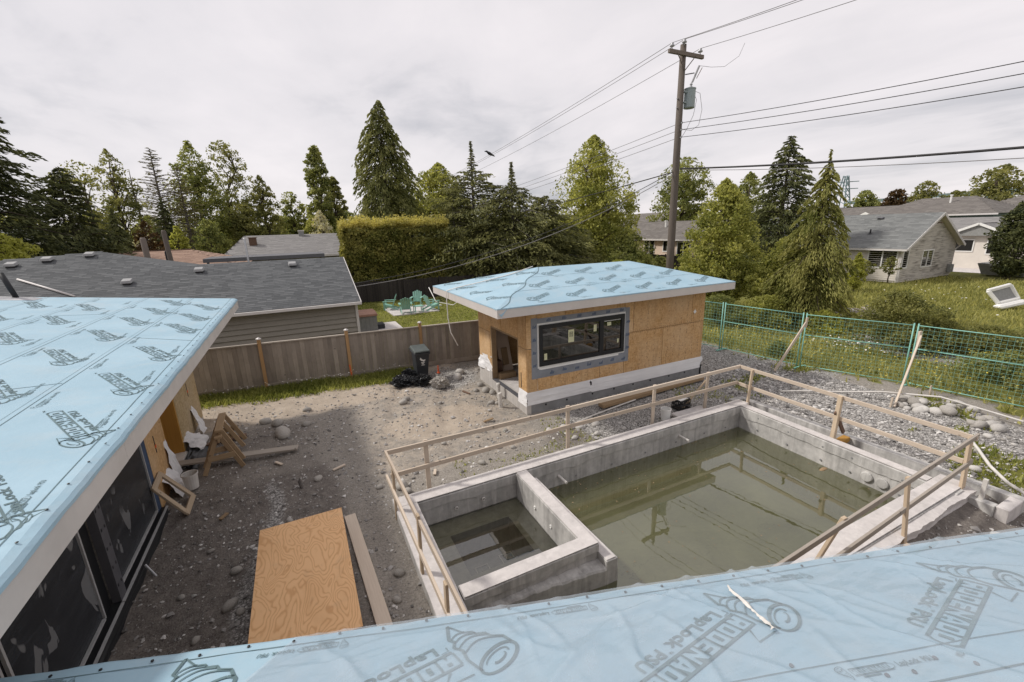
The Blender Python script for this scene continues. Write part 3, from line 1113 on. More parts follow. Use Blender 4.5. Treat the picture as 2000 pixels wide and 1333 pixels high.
def stick(name, p, q, w, h, mat, parent, up=(0, 0, 1)):
    """one length of lumber, modelled along local x so that the grain runs with it"""
    p, q = Vector(p), Vector(q)
    L = (q - p).length
    d = (q - p).normalized()
    u = Vector(up)
    s = u.cross(d)
    if s.length < 1e-4:
        u = Vector((0, 1, 0))
        s = u.cross(d)
    s.normalize()
    u = d.cross(s).normalized()
    m = MB().box(0, L, -w / 2, w / 2, -h / 2, h / 2)
    me = m.mesh(name)
    bm = bmesh.new()
    bm.from_mesh(me)
    bmesh.ops.bevel(bm, geom=bm.edges[:], offset=min(w, h) * 0.08, segments=1, affect='EDGES')
    bm.to_mesh(me)
    bm.free()
    me.materials.append(MAT[mat])
    o = bpy.data.objects.new(name, me)
    C.objects.link(o)
    mw = Matrix(((d.x, s.x, u.x, p.x), (d.y, s.y, u.y, p.y), (d.z, s.z, u.z, p.z), (0, 0, 0, 1)))
    if parent is not None:
        o.parent = parent
        mw = Matrix.Translation(-ORIG[parent]) @ mw
        ORIG[o] = ORIG[parent]
    o.matrix_local = mw
    return o


ZT, ZM = 1.045, 0.57
# far side
stick("top_rail", (0.98, 7.535, ZT), (5.06, 7.535, ZT - 0.01), 0.038, 0.089, 'rail_wood', rail)
stick("top_rail", (5.065, 7.535, ZT), (10.70, 7.535, ZT + 0.02), 0.038, 0.089, 'rail_wood', rail)
stick("mid_rail", (1.04, 7.54, ZM - 0.02), (5.05, 7.54, ZM + 0.04), 0.038, 0.089, 'rail_wood', rail)
stick("mid_rail", (5.055, 7.54, ZM + 0.04), (10.66, 7.54, ZM + 0.03), 0.038, 0.089, 'rail_wood', rail)
for x, lean in ((1.76, 0.0), (5.03, -0.01), (7.62, 0.02), (9.52, 0.03), ):
    stick("post", (x - lean, 7.60, -0.1), (x, 7.60, 1.09), 0.089, 0.038, 'rail_wood', rail, up=(0, 1, 0))
stick("brace", (9.05, 7.95, 0.0), (9.50, 7.63, 0.85), 0.05, 0.038, 'post_wood', rail)
# left side
stick("top_rail", (1.00, 7.56, ZT), (1.10, 3.2, ZT + 0.01), 0.038, 0.089, 'rail_wood', rail)
stick("mid_rail", (0.97, 7.53, ZM), (1.06, 3.2, ZM), 0.038, 0.089, 'rail_wood', rail)
for (x, y, z0, z1) in ((1.03, 7.02, -0.1, 1.0), (1.06, 5.35, -0.1, 1.14), (1.07, 4.15, -0.1, 1.0)):
    stick("post", (x - 0.035, y, z0), (x - 0.015, y, z1), 0.038, 0.089, 'post_wood', rail, up=(0, 1, 0))
# right side
stick("top_rail", (10.70, 7.56, ZT + 0.02), (10.62, 2.70, ZT), 0.038, 0.089, 'rail_wood', rail)
stick("mid_rail", (10.69, 7.56, ZM), (10.60, 2.80, ZM - 0.02), 0.038, 0.089, 'rail_wood', rail)
stick("post", (10.56, 7.12, -0.45), (10.645, 7.12, 1.09), 0.089, 0.04, 'post_wood', rail, up=(0, 1, 0))
stick("post", (10.50, 4.93, -0.45), (10.63, 4.95, 1.10), 0.09, 0.089, 'post_wood', rail, up=(0, 1, 0))
stick("brace", (10.54, 4.97, 0.72), (11.05, 4.97, 0.08), 0.04, 0.09, 'dark_wood', rail)
stick("block", (10.62, 4.85, -0.02), (10.98, 4.86, 0.0), 0.15, 0.12, 'jamb', rail)
# near side
stick("top_rail", (10.76, 2.74, ZT + 0.02), (3.0, 2.40, ZT), 0.038, 0.089, 'rail_grey', rail)
stick("mid_rail", (10.70, 2.72, ZM), (3.0, 2.38, ZM - 0.03), 0.038, 0.089, 'rail_grey', rail)
for (xa, ya, xb, yb, z0, z1) in ((10.22, 2.62, 10.58, 2.785, -0.3, 1.06), (10.40, 2.66, 10.66, 2.79, -0.1, 1.06), (7.98, 2.48, 8.05, 2.665, -0.35, 1.08), (6.05, 2.80, 6.10, 2.56, 0.15, 1.12)):
    stick("post", (xa, ya, z0), (xb, yb, z1), 0.089, 0.045, 'post_wood', rail, up=(0, 1, 0))
stick("stub_post", (7.80, 2.40, -0.4), (7.80, 2.42, 0.12), 0.10, 0.05, 'brown_wood', rail, up=(0, 1, 0))

# ------------------------------------------------------------------ PRINTED LOGO ON THE MEMBRANE
def text_polys(body, size, bold):
    cu = bpy.data.curves.new("t", 'FONT')
    cu.body = body
    cu.size = size
    cu.offset = bold
    cu.resolution_u = 2
    o = bpy.data.objects.new("t", cu)
    C.objects.link(o)
    dg = bpy.context.evaluated_depsgraph_get()
    me = bpy.data.meshes.new_from_object(o.evaluated_get(dg))
    v = [tuple(x.co) for x in me.vertices]
    f = [tuple(p.vertices) for p in me.polygons]
    bpy.data.objects.remove(o)
    bpy.data.curves.remove(cu)
    bpy.data.meshes.remove(me)
    return v, f


def fit_text(mb, body, x0, x1, y0, y1, bold=0.02):
    v, f = text_polys(body, 1.0, bold)
    xs = [p[0] for p in v]
    ys = [p[1] for p in v]
    a, b, c, d = min(xs), max(xs), min(ys), max(ys)
    i = len(mb.v)
    mb.v += [(x0 + (p[0] - a) / (b - a) * (x1 - x0), y0 + (p[1] - c) / (d - c) * (y1 - y0), 0.0) for p in v]
    mb.f += [tuple(i + k for k in q) for q in f]


def stroke(mb, pts, w, w2=None):
    w2 = w if w2 is None else w2
    P = [Vector((*p, 0)) for p in pts]
    n = len(P)
    rows = []
    for k in range(n):
        d = (P[min(k + 1, n - 1)] - P[max(k - 1, 0)]).normalized()
        s = Vector((-d.y, d.x, 0))
        ww = w + (w2 - w) * k / max(1, n - 1)
        rows.append((P[k] + s * ww / 2, P[k] - s * ww / 2))
    i = len(mb.v)
    for a, b in rows:
        mb.v += [tuple(a), tuple(b)]
    for k in range(n - 1):
        mb.f.append((i + 2 * k, i + 2 * k + 1, i + 2 * k + 3, i + 2 * k + 2))


def arc(c, rx, ry, a0, a1, rot=0.0, n=14):
    out = []
    for k in range(n + 1):
        a = R(a0 + (a1 - a0) * k / n)
        x, y = rx * math.cos(a), ry * math.sin(a)
        out.append((c[0] + x * math.cos(rot) - y * math.sin(rot), c[1] + x * math.sin(rot) + y * math.cos(rot)))
    return out


def block_word(mb, x0, x1, y0, y1, bar):
    """RODENADO in pale block letters: only the dark gaps and counters between two bars are printed"""
    def rect(a, b, c, d):
        i = len(mb.v)
        mb.v += [(a, c, 0), (b, c, 0), (b, d, 0), (a, d, 0)]
        mb.f.append((i, i + 1, i + 2, i + 3))

    def tri(*p):
        i = len(mb.v)
        mb.v += [(q[0], q[1], 0) for q in p]
        mb.f.append(tuple(range(i, i + len(p))))
    rect(x0, x1 - 0.02, y1 - bar, y1)
    rect(x0, x1 - 0.02, y0, y0 + bar)
    stroke(mb, arc((x1 - 0.05, (y0 + y1) / 2), 0.05, (y1 - y0) / 2 - bar * 0.3, -90, 90), bar * 0.5)
    a, b = y0 + bar, y1 - bar
    H = b - a
    w = (x1 - x0 - 0.02) / 8
    for k, ch in enumerate("RODENADO"):
        u = x0 + k * w
        g = w * 0.06
        rect(u - g, u + g, a, b)
        cx0, cx1 = u + w * 0.38, u + w * 0.62
        if ch in "OD":
            rect(cx0, cx1, a + H * 0.24, b - H * 0.24)
            c = w * 0.12
            if ch == "O":
                for (px, py, sx, sy) in ((u, a, 1, 1), (u, b, 1, -1), (u + w, a, -1, 1), (u + w, b, -1, -1)):
                    tri((px, py), (px + sx * c, py), (px, py + sy * c * 1.4))
            else:
                for (px, py, sx, sy) in ((u + w, a, -1, 1), (u + w, b, -1, -1)):
                    tri((px, py), (px + sx * c, py), (px, py + sy * c * 1.4))
        elif ch == "R":
            rect(cx0, cx1, a + H * 0.58, b - H * 0.2)
            tri((u + w * 0.40, a), (u + w * 0.60, a), (u + w * 0.5, a + H * 0.36))
        elif ch == "E":
            rect(u + w * 0.42, u + w, a + H * 0.24, a + H * 0.38)
            rect(u + w * 0.42, u + w, b - H * 0.38, b - H * 0.24)
        elif ch == "N":
            tri((u + w * 0.30, b), (u + w * 0.70, b), (u + w * 0.70, a + H * 0.5))
            tri((u + w * 0.30, a), (u + w * 0.30, a + H * 0.5), (u + w * 0.70, a))
        elif ch == "A":
            tri((u, b), (u + w * 0.30, b), (u + g, a + H * 0.35))
            tri((u + w, b), (u + w - g, a + H * 0.35), (u + w * 0.70, b))
            tri((u + w * 0.42, a + H * 0.42), (u + w * 0.58, a + H * 0.42), (u + w * 0.5, b - H * 0.2))
            rect(u + w * 0.40, u + w * 0.60, a, a + H * 0.2)


def emblem(mb, s=1.0, ox=0.0, oy=0.0):
    """funnel shaped twister: wide oval mouth above, ragged tail below"""
    T = lambda p: (ox + p[0] * s, oy + p[1] * s)
    mouth = arc((-0.27, 0.36), 0.155, 0.085, 0, 360, R(24), 24)
    stroke(mb, [T(p) for p in mouth[:15]], 0.018 * s, 0.026 * s)
    stroke(mb, [T(p) for p in mouth[14:]], 0.026 * s, 0.016 * s)
    stroke(mb, [T(p) for p in [(-0.41, 0.29), (-0.40, 0.20), (-0.34, 0.15), (-0.33, 0.10), (-0.28, 0.07), (-0.27, 0.03), (-0.22, 0.0), (-0.17, -0.13)]], 0.022 * s, 0.012 * s)
    stroke(mb, [T(p) for p in [(-0.13, 0.40), (-0.11, 0.26), (-0.13, 0.16), (-0.10, 0.10), (-0.13, 0.05), (-0.11, 0.01), (-0.17, -0.13)]], 0.018 * s, 0.022 * s)
    for (p, q, b) in (((-0.40, 0.21), (-0.12, 0.20), -0.07), ((-0.33, 0.12), (-0.12, 0.13), -0.05), ((-0.28, 0.06), (-0.12, 0.07), -0.035), ((-0.23, 0.0), (-0.12, 0.02), -0.02)):
        pts = []
        for k in range(9):
            t = k / 8
            pts.append((p[0] + (q[0] - p[0]) * t, p[1] + (q[1] - p[1]) * t + b * math.sin(math.pi * t)))
        stroke(mb, [T(x) for x in pts], 0.016 * s, 0.008 * s)
    stroke(mb, [T(p) for p in arc((-0.26, 0.355), 0.10, 0.045, 150, 330, R(24), 10)], 0.014 * s, 0.006 * s)
    stroke(mb, [T(p) for p in arc((-0.27, 0.365), 0.055, 0.022, 0, 200, R(24), 8)], 0.02 * s, 0.006 * s)




def make_logo(ysc, ex, es=1.0):
    mb = MB()
    block_word(mb, -0.07, 0.90, 0.075, 0.235, 0.019)
    fit_text(mb, "LapLock", 0.0, 0.52, -0.055, 0.055, 0.025)
    fit_text(mb, "PSU", 0.585, 0.80, -0.030, 0.055, 0.025)
    fit_text(mb, "TM", 0.53, 0.56, 0.04, 0.057, 0.02)
    emblem(mb, es, ex, -0.045)
    stroke(mb, [(0.02, 0.24), (0.09, 0.33), (-0.08, 0.345)], 0.014, 0.009)
    stroke(mb, [(-0.06, 0.02), (-0.06, 0.06), (-0.01, 0.065)], 0.008, 0.006)
    fit_text(mb, "TM", 0.93, 0.98, 0.215, 0.245, 0.02)
    mb.v = [(x - 0.30, (y - 0.10) * ysc, 0) for x, y, z in mb.v]
    me = mb.mesh("printed_logo")
    me.materials.append(MAT['print'])
    return me


LOGO = make_logo(1.0, 0.0)
LOGO_L = make_logo(0.78, 0.10, 0.85)
LOGO_P = make_logo(0.85, 0.05)
mb = MB()
emblem(mb, 0.16, 0.03, 0.0)
block_word(mb, 0.03, 0.27, 0.0, 0.05, 0.006)
fit_text(mb, "LapLock", 0.29, 0.42, 0.0, 0.045, 0.02)
fit_text(mb, "PSU", 0.44, 0.50, 0.01, 0.045, 0.02)
stroke(mb, [(0.06, -0.012), (0.16, -0.012)], 0.007)
LOGO_S = mb.mesh("printed_mark")
LOGO_S.materials.append(MAT['print'])


def put_print(me, name, parent, origin, xdir, normal, ang, scale=1.0):
    """lay the print on a roof plane; xdir = roll direction, ang = turn of the reading direction (deg, ccw)"""
    n = Vector(normal).normalized()
    x = Vector(xdir)
    x = (x - n * x.dot(n)).normalized()
    y = n.cross(x)
    a = R(ang)
    rx = x * math.cos(a) + y * math.sin(a)
    ry = n.cross(rx)
    p = Vector(origin) + n * 0.004 - ORIG[parent]
    o = bpy.data.objects.new(name, me)
    C.objects.link(o)
    o.parent = parent
    o.matrix_local = Matrix(((rx.x, ry.x, n.x, p.x), (rx.y, ry.y, n.y, p.y), (rx.z, ry.z, n.z, p.z), (0, 0, 0, 1))) @ Matrix.Scale(scale, 4)
    return o


# ------------------------------------------------------------------ LEFT WING OF THE HOUSE
bung = thing("bungalow", (-5.0, 8.0, 0.0), "flat roofed house under construction with pale blue printed roof membrane and dark windows", "house")
RX, RZ, RS = -1.70, 3.215, 0.105           # eave line, its height, rise per metre
RY0, RY1, RXL = -3.0, 14.95, -11.0


def rz_left(x):
    return RZ + (RX - x) * RS


NL = Vector((RS, 0, 1)).normalized()
# membrane: one sheet with a softly turned-down, puckered edge
m = MB()
xs = [RXL, -9, -7, -5.5, -4.5, -3.5, -3.0, -2.6, -2.3, -2.1, -1.95, -1.85, -1.77, -1.72, -1.695, -1.69]
ny_ = 300
for i in range(ny_ + 1):
    y = RY0 + (RY1 - RY0) * i / ny_
    for j, x in enumerate(xs):
        z = rz_left(x)
        if x > -1.9:
            z += 0.028 * float(fbm(y * 3.6, x * 3, 3, 3) - 0.5) * min(1, max(0, x + 1.84) / 0.06) - 0.35 * max(0, x + 1.765)
        if j == len(xs) - 2:
            z -= 0.012
        if j == len(xs) - 1:
            z -= 0.03 + 0.012 * float(fbm(y * 5, 0.1, 8))
        m.v.append((x, y, z))
w = len(xs)
for i in range(ny_):
    for j in range(w - 1):
        m.f.append((i * w + j, i * w + j + 1, (i + 1) * w + j + 1, (i + 1) * w + j))
mem = m.build("roof_membrane", 'membrane', bung)
m = MB()
m.box(-1.735, -1.70, RY0, 5.0, 2.945, RZ - 0.045)
m.build("fascia", 'fascia_grey', bung)
MB().box(-1.735, -1.70, 5.004, 10.6, 2.947, RZ - 0.045).build("fascia", 'fascia_grey', bung)
MB().box(-1.735, -1.70, 10.604, RY1, 2.946, RZ - 0.045).build("fascia", 'fascia_grey', bung)
m = MB()
m.hexa([(RXL, RY1 - 0.035, rz_left(RXL) - 0.27), (-1.74, RY1 - 0.035, 2.946), (-1.74, RY1, 2.946), (RXL, RY1, rz_left(RXL) - 0.27), (RXL, RY1 - 0.035, rz_left(RXL) - 0.012), (-1.74, RY1 - 0.035, RZ - 0.02), (-1.74, RY1, RZ - 0.02), (RXL, RY1, rz_left(RXL) - 0.012)])
m.build("fascia", 'fascia_grey', bung)
m = MB()
m.box(-2.93, -1.737, RY0, RY1 - 0.04, 2.955, 2.975)
m.build("soffit", 'soffit', bung)
# seams of the rolls: a thin fold and a printed line along it
for d in (0.14, 1.03, 1.09, 2.02, 2.09, 3.02, 3.09, 4.0, 4.06):
    m = MB()
    x = RX - d
    k = 60
    ys = [RY0 + (RY1 - RY0) * i / k for i in range(k + 1)]
    ww = 0.007 if d in (0.14, 1.03, 2.02, 3.02, 4.0) else 0.0035
    for i, y in enumerate(ys):
        xx = x + 0.012 * float(fbm(y * 1.3, d, 5) - 0.5)
        m.v += [(xx - ww / 2, y, rz_left(xx - ww / 2) + 0.0035), (xx + ww / 2, y, rz_left(xx + ww / 2) + 0.0035)]
    for i in range(k):
        m.f.append((2 * i, 2 * i + 1, 2 * i + 3, 2 * i + 2))
    m.build("seam_line", 'print', mem)
for (xa, ya, xb, yb) in ((-1.78, 9.15, -2.72, 9.55), (-2.75, 6.9, -3.7, 6.6), (-3.8, 12.2, -4.6, 12.0)):
    m = MB()
    m.beam((xa, ya, rz_left(xa) + 0.003), (xb, yb, rz_left(xb) + 0.003), 0.007, 0.002)
    m.build("lap_line", 'print', mem)
for d, y in ((0.40, 3.95), (0.42, 5.34), (0.44, 6.76), (0.44, 8.32), (0.50, 10.4), (0.50, 11.7), (0.5, 13.2), (1.53, 5.2), (1.53, 6.75), (1.52, 8.32), (1.50, 9.86), (1.42, 11.25), (1.35, 12.6), (1.3, 14.0), (2.58, 8.3), (2.64, 9.8), (2.68, 11.5), (2.72, 13.2), (3.7, 10.3), (3.7, 11.9), (3.75, 13.6), (4.7, 12.3), (4.75, 13.9)):
    x = RX - d
    put_print(LOGO_L, "printed_logo", mem, (x, y, rz_left(x)), (0, 1, 0), NL, 30)
for d, y0 in ((0.22, 2.2), (0.93, 3.0), (1.20, 3.4), (1.92, 3.9), (2.20, 4.6), (2.92, 5.0), (3.2, 5.5), (3.9, 6.3)):
    y = y0
    while y < 14.3:
        x = RX - d
        put_print(LOGO_S, "printed_mark", mem, (x, y, rz_left(x)), (0, 1, 0), NL, 0)
        y += 1.52
for i in range(34):
    y = 2.3 + i * 0.36
    MB().lathe((-1.765 + 0.006 * math.sin(i * 2.1), y, rz_left(-1.765) + 0.004), [(0.009, 0), (0.009, 0.004), (0.003, 0.006)], 8).build("cap_nail", 'frame_black', mem)
# walls
XW = -2.95


def wall_panel(name, y0, y1, z0, z1, mat, x=XW, t=0.012):
    return MB().box(x - t, x, y0 + 0.002, y1 - 0.002, z0, z1).build(name, mat, bung)


wall_panel("sheathing_panel", 9.52, 10.62, -0.05, 2.95, 'osb')
wall_panel("sheathing_panel", 11.78, 12.95, 0.12, 2.95, 'osb_grey')
wall_panel("sheathing_panel", 12.95, 14.06, 0.12, 2.95, 'osb_grey')
wall_panel("footing", 9.52, 14.06, -0.3, 0.115, 'found', XW - 0.004, 0.15)
MB().box(-3.35, XW - 0.002, 11.70, 11.776, 0.13, 2.95).build("door_jamb", 'jamb', bung)
MB().box(-3.35, -3.30, 10.63, 11.70, 0.13, 2.95).build("door_board", 'jamb', bung)
MB().box(-3.35, XW + 0.05, 10.66, 11.70, 0.08, 0.13).build("threshold", 'offwhite', bung)
MB().box(-3.35, XW - 0.004, 10.62, 10.66, 0.13, 2.95).build("door_jamb", 'jamb', bung)
MB().box(-9.0, XW, 14.05, 14.062, -0.2, 2.95).build("sheathing_panel", 'osb_grey', bung)
# torn white wrap at the foot of the sheathing


def rag(name, pts, mat, parent, amp=0.03, seed=1, base=None, n=10):
    """a crumpled quad sheet between four corner points"""
    a, b, c, d = [Vector(p) for p in pts]
    m = MB()
    nv = (b - a).cross(d - a).normalized()
    for i in range(n + 1):
        for j in range(n + 1):
            s, t = i / n, j / n
            p = a * (1 - s) * (1 - t) + b * s * (1 - t) + c * s * t + d * (1 - s) * t
            p = p + nv * amp * (float(fbm(s * 4 + seed, t * 4, seed)) - 0.35) * 2
            p = p + (b - a) * 0.05 * (float(fbm(t * 5, seed, seed + 4)) - 0.5)
            m.v.append(tuple(p))
    for i in range(n):
        for j in range(n):
            m.f.append((i * (n + 1) + j, (i + 1) * (n + 1) + j, (i + 1) * (n + 1) + j + 1, i * (n + 1) + j + 1))
    return m.build(name, mat, parent, base)


rag("torn_wrap", [(-2.94, 10.45, 0.95), (-2.93, 10.62, 0.95), (-2.80, 10.72, 0.1), (-2.85, 10.35, 0.05)], 'wrap_white', bung, 0.04, 3)
rag("torn_wrap", [(-2.94, 9.85, 0.42), (-2.94, 10.4, 0.45), (-2.70, 10.45, -0.02), (-2.65, 9.8, -0.02)], 'wrap_white', bung, 0.06, 5)
rag("torn_wrap", [(-2.94, 11.75, 0.42), (-2.94, 12.3, 0.45), (-2.55, 12.4, 0.10), (-2.62, 11.8, 0.04)], 'wrap_white', bung, 0.08, 7)
rag("torn_wrap", [(-2.94, 12.9, 0.75), (-2.94, 13.15, 0.78), (-2.72, 13.2, 0.1), (-2.75, 12.8, 0.05)], 'wrap_white', bung, 0.06, 9)
rag("black_flap", [(-2.85, 11.0, 0.10), (-2.85, 12.3, 0.22), (-2.45, 12.2, -0.02), (-2.6, 10.8, -0.02)], 'black_plastic', bung, 0.05, 11)
for (y, z) in ((9.98, 0.95), (13.05, 1.05)):
    MB().box(XW, XW + 0.006, y - 0.015, y + 0.015, z, z + 0.35).build("hold_down_strap", 'black_plastic', bung)
    MB().box(XW + 0.006, XW + 0.012, y - 0.03, y + 0.03, z + 0.1, z + 0.16).build("strap_label", 'orange', bung)


# windows of the left wing
def left_window(y0, y1, film=True):
    w = MB().box(XW - 0.10, XW - 0.02, y0, y1, 0.02, 2.95).build("window", 'frame_black', bung)
    MB().box(XW - 0.018, XW - 0.008, y0 + 0.06, y1 - 0.06, 0.14, 2.93).build("pane", 'film' if film else 'glass', w)
    for yy in (y0 + 0.03, y1 - 0.03):
        MB().box(XW - 0.016, XW + 0.012, yy - 0.016, yy + 0.016, 0.09, 2.94).build("frame_strip", 'alu', w)
    MB().box(XW - 0.016, XW + 0.02, y0 + 0.06, y1 - 0.06, 0.085, 0.115).build("frame_strip", 'alu', w)
    return w


left_window(7.26, 9.30)
left_window(4.95, 6.70)
left_window(2.7, 4.90)
MB().box(XW - 0.03, XW + 0.07, 7.02, 7.22, 0.03, 2.95).build("steel_column", 'dark_metal', bung)
MB().box(XW - 0.12, XW - 0.05, 6.72, 7.02, 0.03, 2.95).build("black_wrap", 'frame_black', bung)
for i in range(9):
    for yy in (7.06, 7.17):
        MB().box(XW + 0.071, XW + 0.075, yy - 0.012, yy + 0.012, 0.25 + i * 0.3, 0.29 + i * 0.3).build("bolt_slot", 'frame_black', bung)
MB().box(XW - 0.10, XW - 0.004, 9.31, 9.515, 0.02, 2.95).build("black_wrap", 'flash_print', bung)
MB().box(XW - 0.1, XW + 0.10, 2.6, 7.0, -0.01, 0.015).build("sill", 'frame_black', bung)
MB().box(XW - 0.1, XW + 0.10, 7.0, 9.5, -0.012, 0.016).build("sill", 'frame_black', bung)
for yy0, yy1 in ((2.6, 6.98), (7.0, 9.48)):
    MB().box(XW + 0.075, XW + 0.11, yy0, yy1, 0.016, 0.034).build("frame_strip", 'alu', bung)
rag("black_base_wrap", [(XW + 0.10, 2.6, 0.02), (XW + 0.10, 9.5, 0.02), (XW + 0.20, 9.5, -0.22), (XW + 0.22, 2.6, -0.30)], 'frame_black', bung, 0.02, 21, n=24)
MB().tube([(XW + 0.16, 7.75, 0.02), (XW + 0.36, 7.55, -0.2)], 0.018, 8).build("conduit", 'steel', bung)
# vent pipe and flashing at the far edge
m = MB()
m.tube([(-6.15, 14.6, rz_left(-6.15)), (-6.33, 14.7, rz_left(-6.15) + 0.62)], 0.055, 12)
m.build("vent_pipe", 'frame_black', bung, smooth=True)
m = MB()
m.hexa([(-6.55, 14.35, rz_left(-6.55) + 0.004), (-5.75, 14.35, rz_left(-5.75) + 0.004), (-5.75, 14.75, rz_left(-5.75) + 0.004), (-6.55, 14.75, rz_left(-6.55) + 0.004), (-6.45, 14.40, rz_left(-6.45) + 0.05), (-5.85, 14.40, rz_left(-5.85) + 0.03), (-5.85, 14.70, rz_left(-5.85) + 0.03), (-6.45, 14.70, rz_left(-6.45) + 0.05)])
m.build("vent_flashing", 'steel', bung)

# ------------------------------------------------------------------ ROOF BELOW THE CAMERA
near = thing("house_wing", (1.5, 0.5, 0.0), "near house wing with blue membrane roof along the bottom of the view", "house")
E0 = Vector((-0.653, 2.866, 2.35))
ED = Vector((0.9507, -0.3100, 0.0)).normalized()
PR = Vector((0.31, 0.9507, 0)).normalized()
SD = (-PR + Vector((0, 0, 0.33))).normalized()
NN = ED.cross(-SD).normalized()
if NN.z < 0:
    NN = -NN


def nr(u, v, h=0.0):
    return E0 + ED * u + SD * v + NN * h


m = MB()
us = [-2.35 + i * 0.06 for i in range(170)]
vs = [-0.02, -0.02, 0.0, 0.02, 0.05, 0.09, 0.14, 0.2, 0.3, 0.45, 0.7, 1.1, 1.8, 2.8, 4.4]
for i, u in enumerate(us):
    bow = 0.02 * math.sin(u * 0.9) + 0.035 * (float(fbm(u * 1.5, 0.2, 51)) - 0.5) + 0.012 * (float(fbm(u * 7, 0.9, 52)) - 0.5)
    for j, v in enumerate(vs):
        p = nr(u, v + bow * max(0, 1 - v / 0.3), 0.014 * (float(fbm(u * 3.5, v * 6, 53)) - 0.5) * max(0, 1 - v / 0.2))
        if j == 0:
            p = p + Vector((0, 0, -0.06))
        m.v.append(tuple(p))
w = len(vs)
for i in range(len(us) - 1):
    for j in range(w - 1):
        m.f.append((i * w + j, (i + 1) * w + j, (i + 1) * w + j + 1, i * w + j + 1))
nmem = m.build("roof_membrane", 'membrane', near, smooth=True)
for v0, ww in ((0.075, 0.007), (1.02, 0.006), (1.24, 0.010)):
    m = MB()
    for i in range(140):
        u = -2.3 + i * 0.07
        b = v0 + 0.025 * (float(fbm(u * 1.4, 3.1, 57)) - 0.5) + 0.02 * math.sin(u * 0.9) * (1 if v0 < 0.1 else 0)
        m.v += [tuple(nr(u, b - ww / 2, 0.0045)), tuple(nr(u, b + ww / 2, 0.0045))]
    for i in range(139):
        m.f.append((2 * i, 2 * i + 2, 2 * i + 3, 2 * i + 1))
    m.build("seam_line", 'print', nmem)
for (u, v) in ((1.05, 0.60), (2.88, 0.66), (4.62, 0.68), (-0.62, 0.52), (6.3, 0.7)):
    put_print(LOGO, "printed_logo", nmem, nr(u, v, 0.0015), -ED, NN, 28)
for (u, v, a) in ((0.66, 0.12, 0), (2.34, 0.13, 0), (4.0, 0.14, 0), (-0.95, 0.10, 0), (3.42, 1.12, 180), (1.7, 1.12, 180), (5.2, 1.12, 180)):
    put_print(LOGO_S, "printed_mark", nmem, nr(u, v, 0.0015), -ED, NN, a, 1.05)
for i in range(30):
    u = -2.0 + i * 0.29
    p = nr(u, 0.035 + 0.01 * math.sin(i * 3.3), 0.006)
    MB().lathe(tuple(p), [(0.010, 0), (0.010, 0.005), (0.004, 0.007)], 8).build("cap_nail", 'frame_black', nmem)
for (u, v) in ((3.6, 1.15), (3.75, 1.16), (3.95, 1.10), (4.1, 1.18), (3.2, 0.98), (2.2, 1.0)):
    p = nr(u, v, 0.004)
    MB().lathe(tuple(p), [(0.012, 0), (0.012, 0.005), (0.004, 0.007)], 8).build("cap_nail", 'dark_metal', nmem)
# fascia, walls below
m = MB()
a, b = nr(-2.3, 0.02), nr(7.7, 0.02)
m.beam(a + Vector((0, 0, -0.16)), b + Vector((0, 0, -0.16)), 0.035, 0.22)
m.build("fascia", 'fascia_grey', near)
a, b = nr(-2.25, 0.55), nr(7.6, 0.55)
m = MB()
for k in range(8):
    s0, s1 = k / 8, (k + 1) / 8
    p, q = a + (b - a) * s0, a + (b - a) * s1 - (b - a).normalized() * 0.004
    p.z = q.z = 1.0
    MB().beam(p, q, 0.06, 2.9).build("sheathing_panel", 'osb' if k % 3 else 'osb_grey', near)
p, q = a.copy(), b.copy()
p.z = q.z = -0.3
p2, q2 = nr(-2.25, 0.03), nr(7.6, 0.03)
p2.z = q2.z = 2.2
p3, q3 = nr(-2.25, 0.6), nr(7.6, 0.6)
p3.z = q3.z = 2.21
MB().poly([p2, q2, q3, p3]).build("soffit", 'soffit', near)
# two dark windows in that wall, seen only in reflections
for u0, u1 in ((0.4, 2.6), (3.4, 5.6)):
    pa, pb = nr(u0, 0.50), nr(u1, 0.50)
    pa.z = pb.z = 1.25
    MB().beam(pa, pb, 0.05, 1.3).build("window", 'glass', near)
# clear plastic sheet lying over the membrane
poly = thing("plastic_sheet", tuple(nr(3.5, 0.8, 0.0)), "wrinkled clear plastic sheet laid over the near blue roof", "plastic sheet")
nu, nv_ = 380, 110
J, I = np.meshgrid(np.arange(nv_ + 1), np.arange(nu + 1))
vv = 2.6 * (J / nv_) ** 1.3
u0 = 0.31 - 0.38 * vv
uu = u0 + (7.6 - u0) * I / nu
hgt = 0.010 + np.maximum(0, fbm(uu * 1.6 + vv * 0.8, vv * 3.0 - uu * 0.9, 61) - 0.35) * 0.03
fr2 = random.Random(99)
for q in range(46):
    cu_, cv_ = fr2.uniform(0.4, 6.5), fr2.uniform(0.02, 1.6)
    an = fr2.choice((fr2.gauss(0.75, 0.25), fr2.gauss(-0.5, 0.3), fr2.gauss(1.4, 0.2)))
    ln = fr2.uniform(0.25, 0.9)
    wd = fr2.uniform(0.010, 0.03)
    du, dv = uu - cu_, vv - cv_
    al = du * math.cos(an) + dv * math.sin(an)
    ac = -du * math.sin(an) + dv * math.cos(an) + 0.05 * np.sin(al * 6 + q)
    hgt = hgt + fr2.uniform(0.006, 0.018) * np.exp(-(ac / wd) ** 2) * np.exp(-(al / ln) ** 4)
hgt = hgt * np.minimum(1.0, 0.25 + I / 24)
bow = 0.02 * np.sin(uu * 0.9) + 0.035 * (fbm(uu * 1.5, uu * 0 + 0.2, 51) - 0.5)
v2 = vv + bow * np.maximum(0, 1 - vv / 0.3) - 0.015 * (J == 0)
PV = np.array(E0) + uu[..., None] * np.array(ED) + v2[..., None] * np.array(SD) + (hgt + 0.004)[..., None] * np.array(NN)
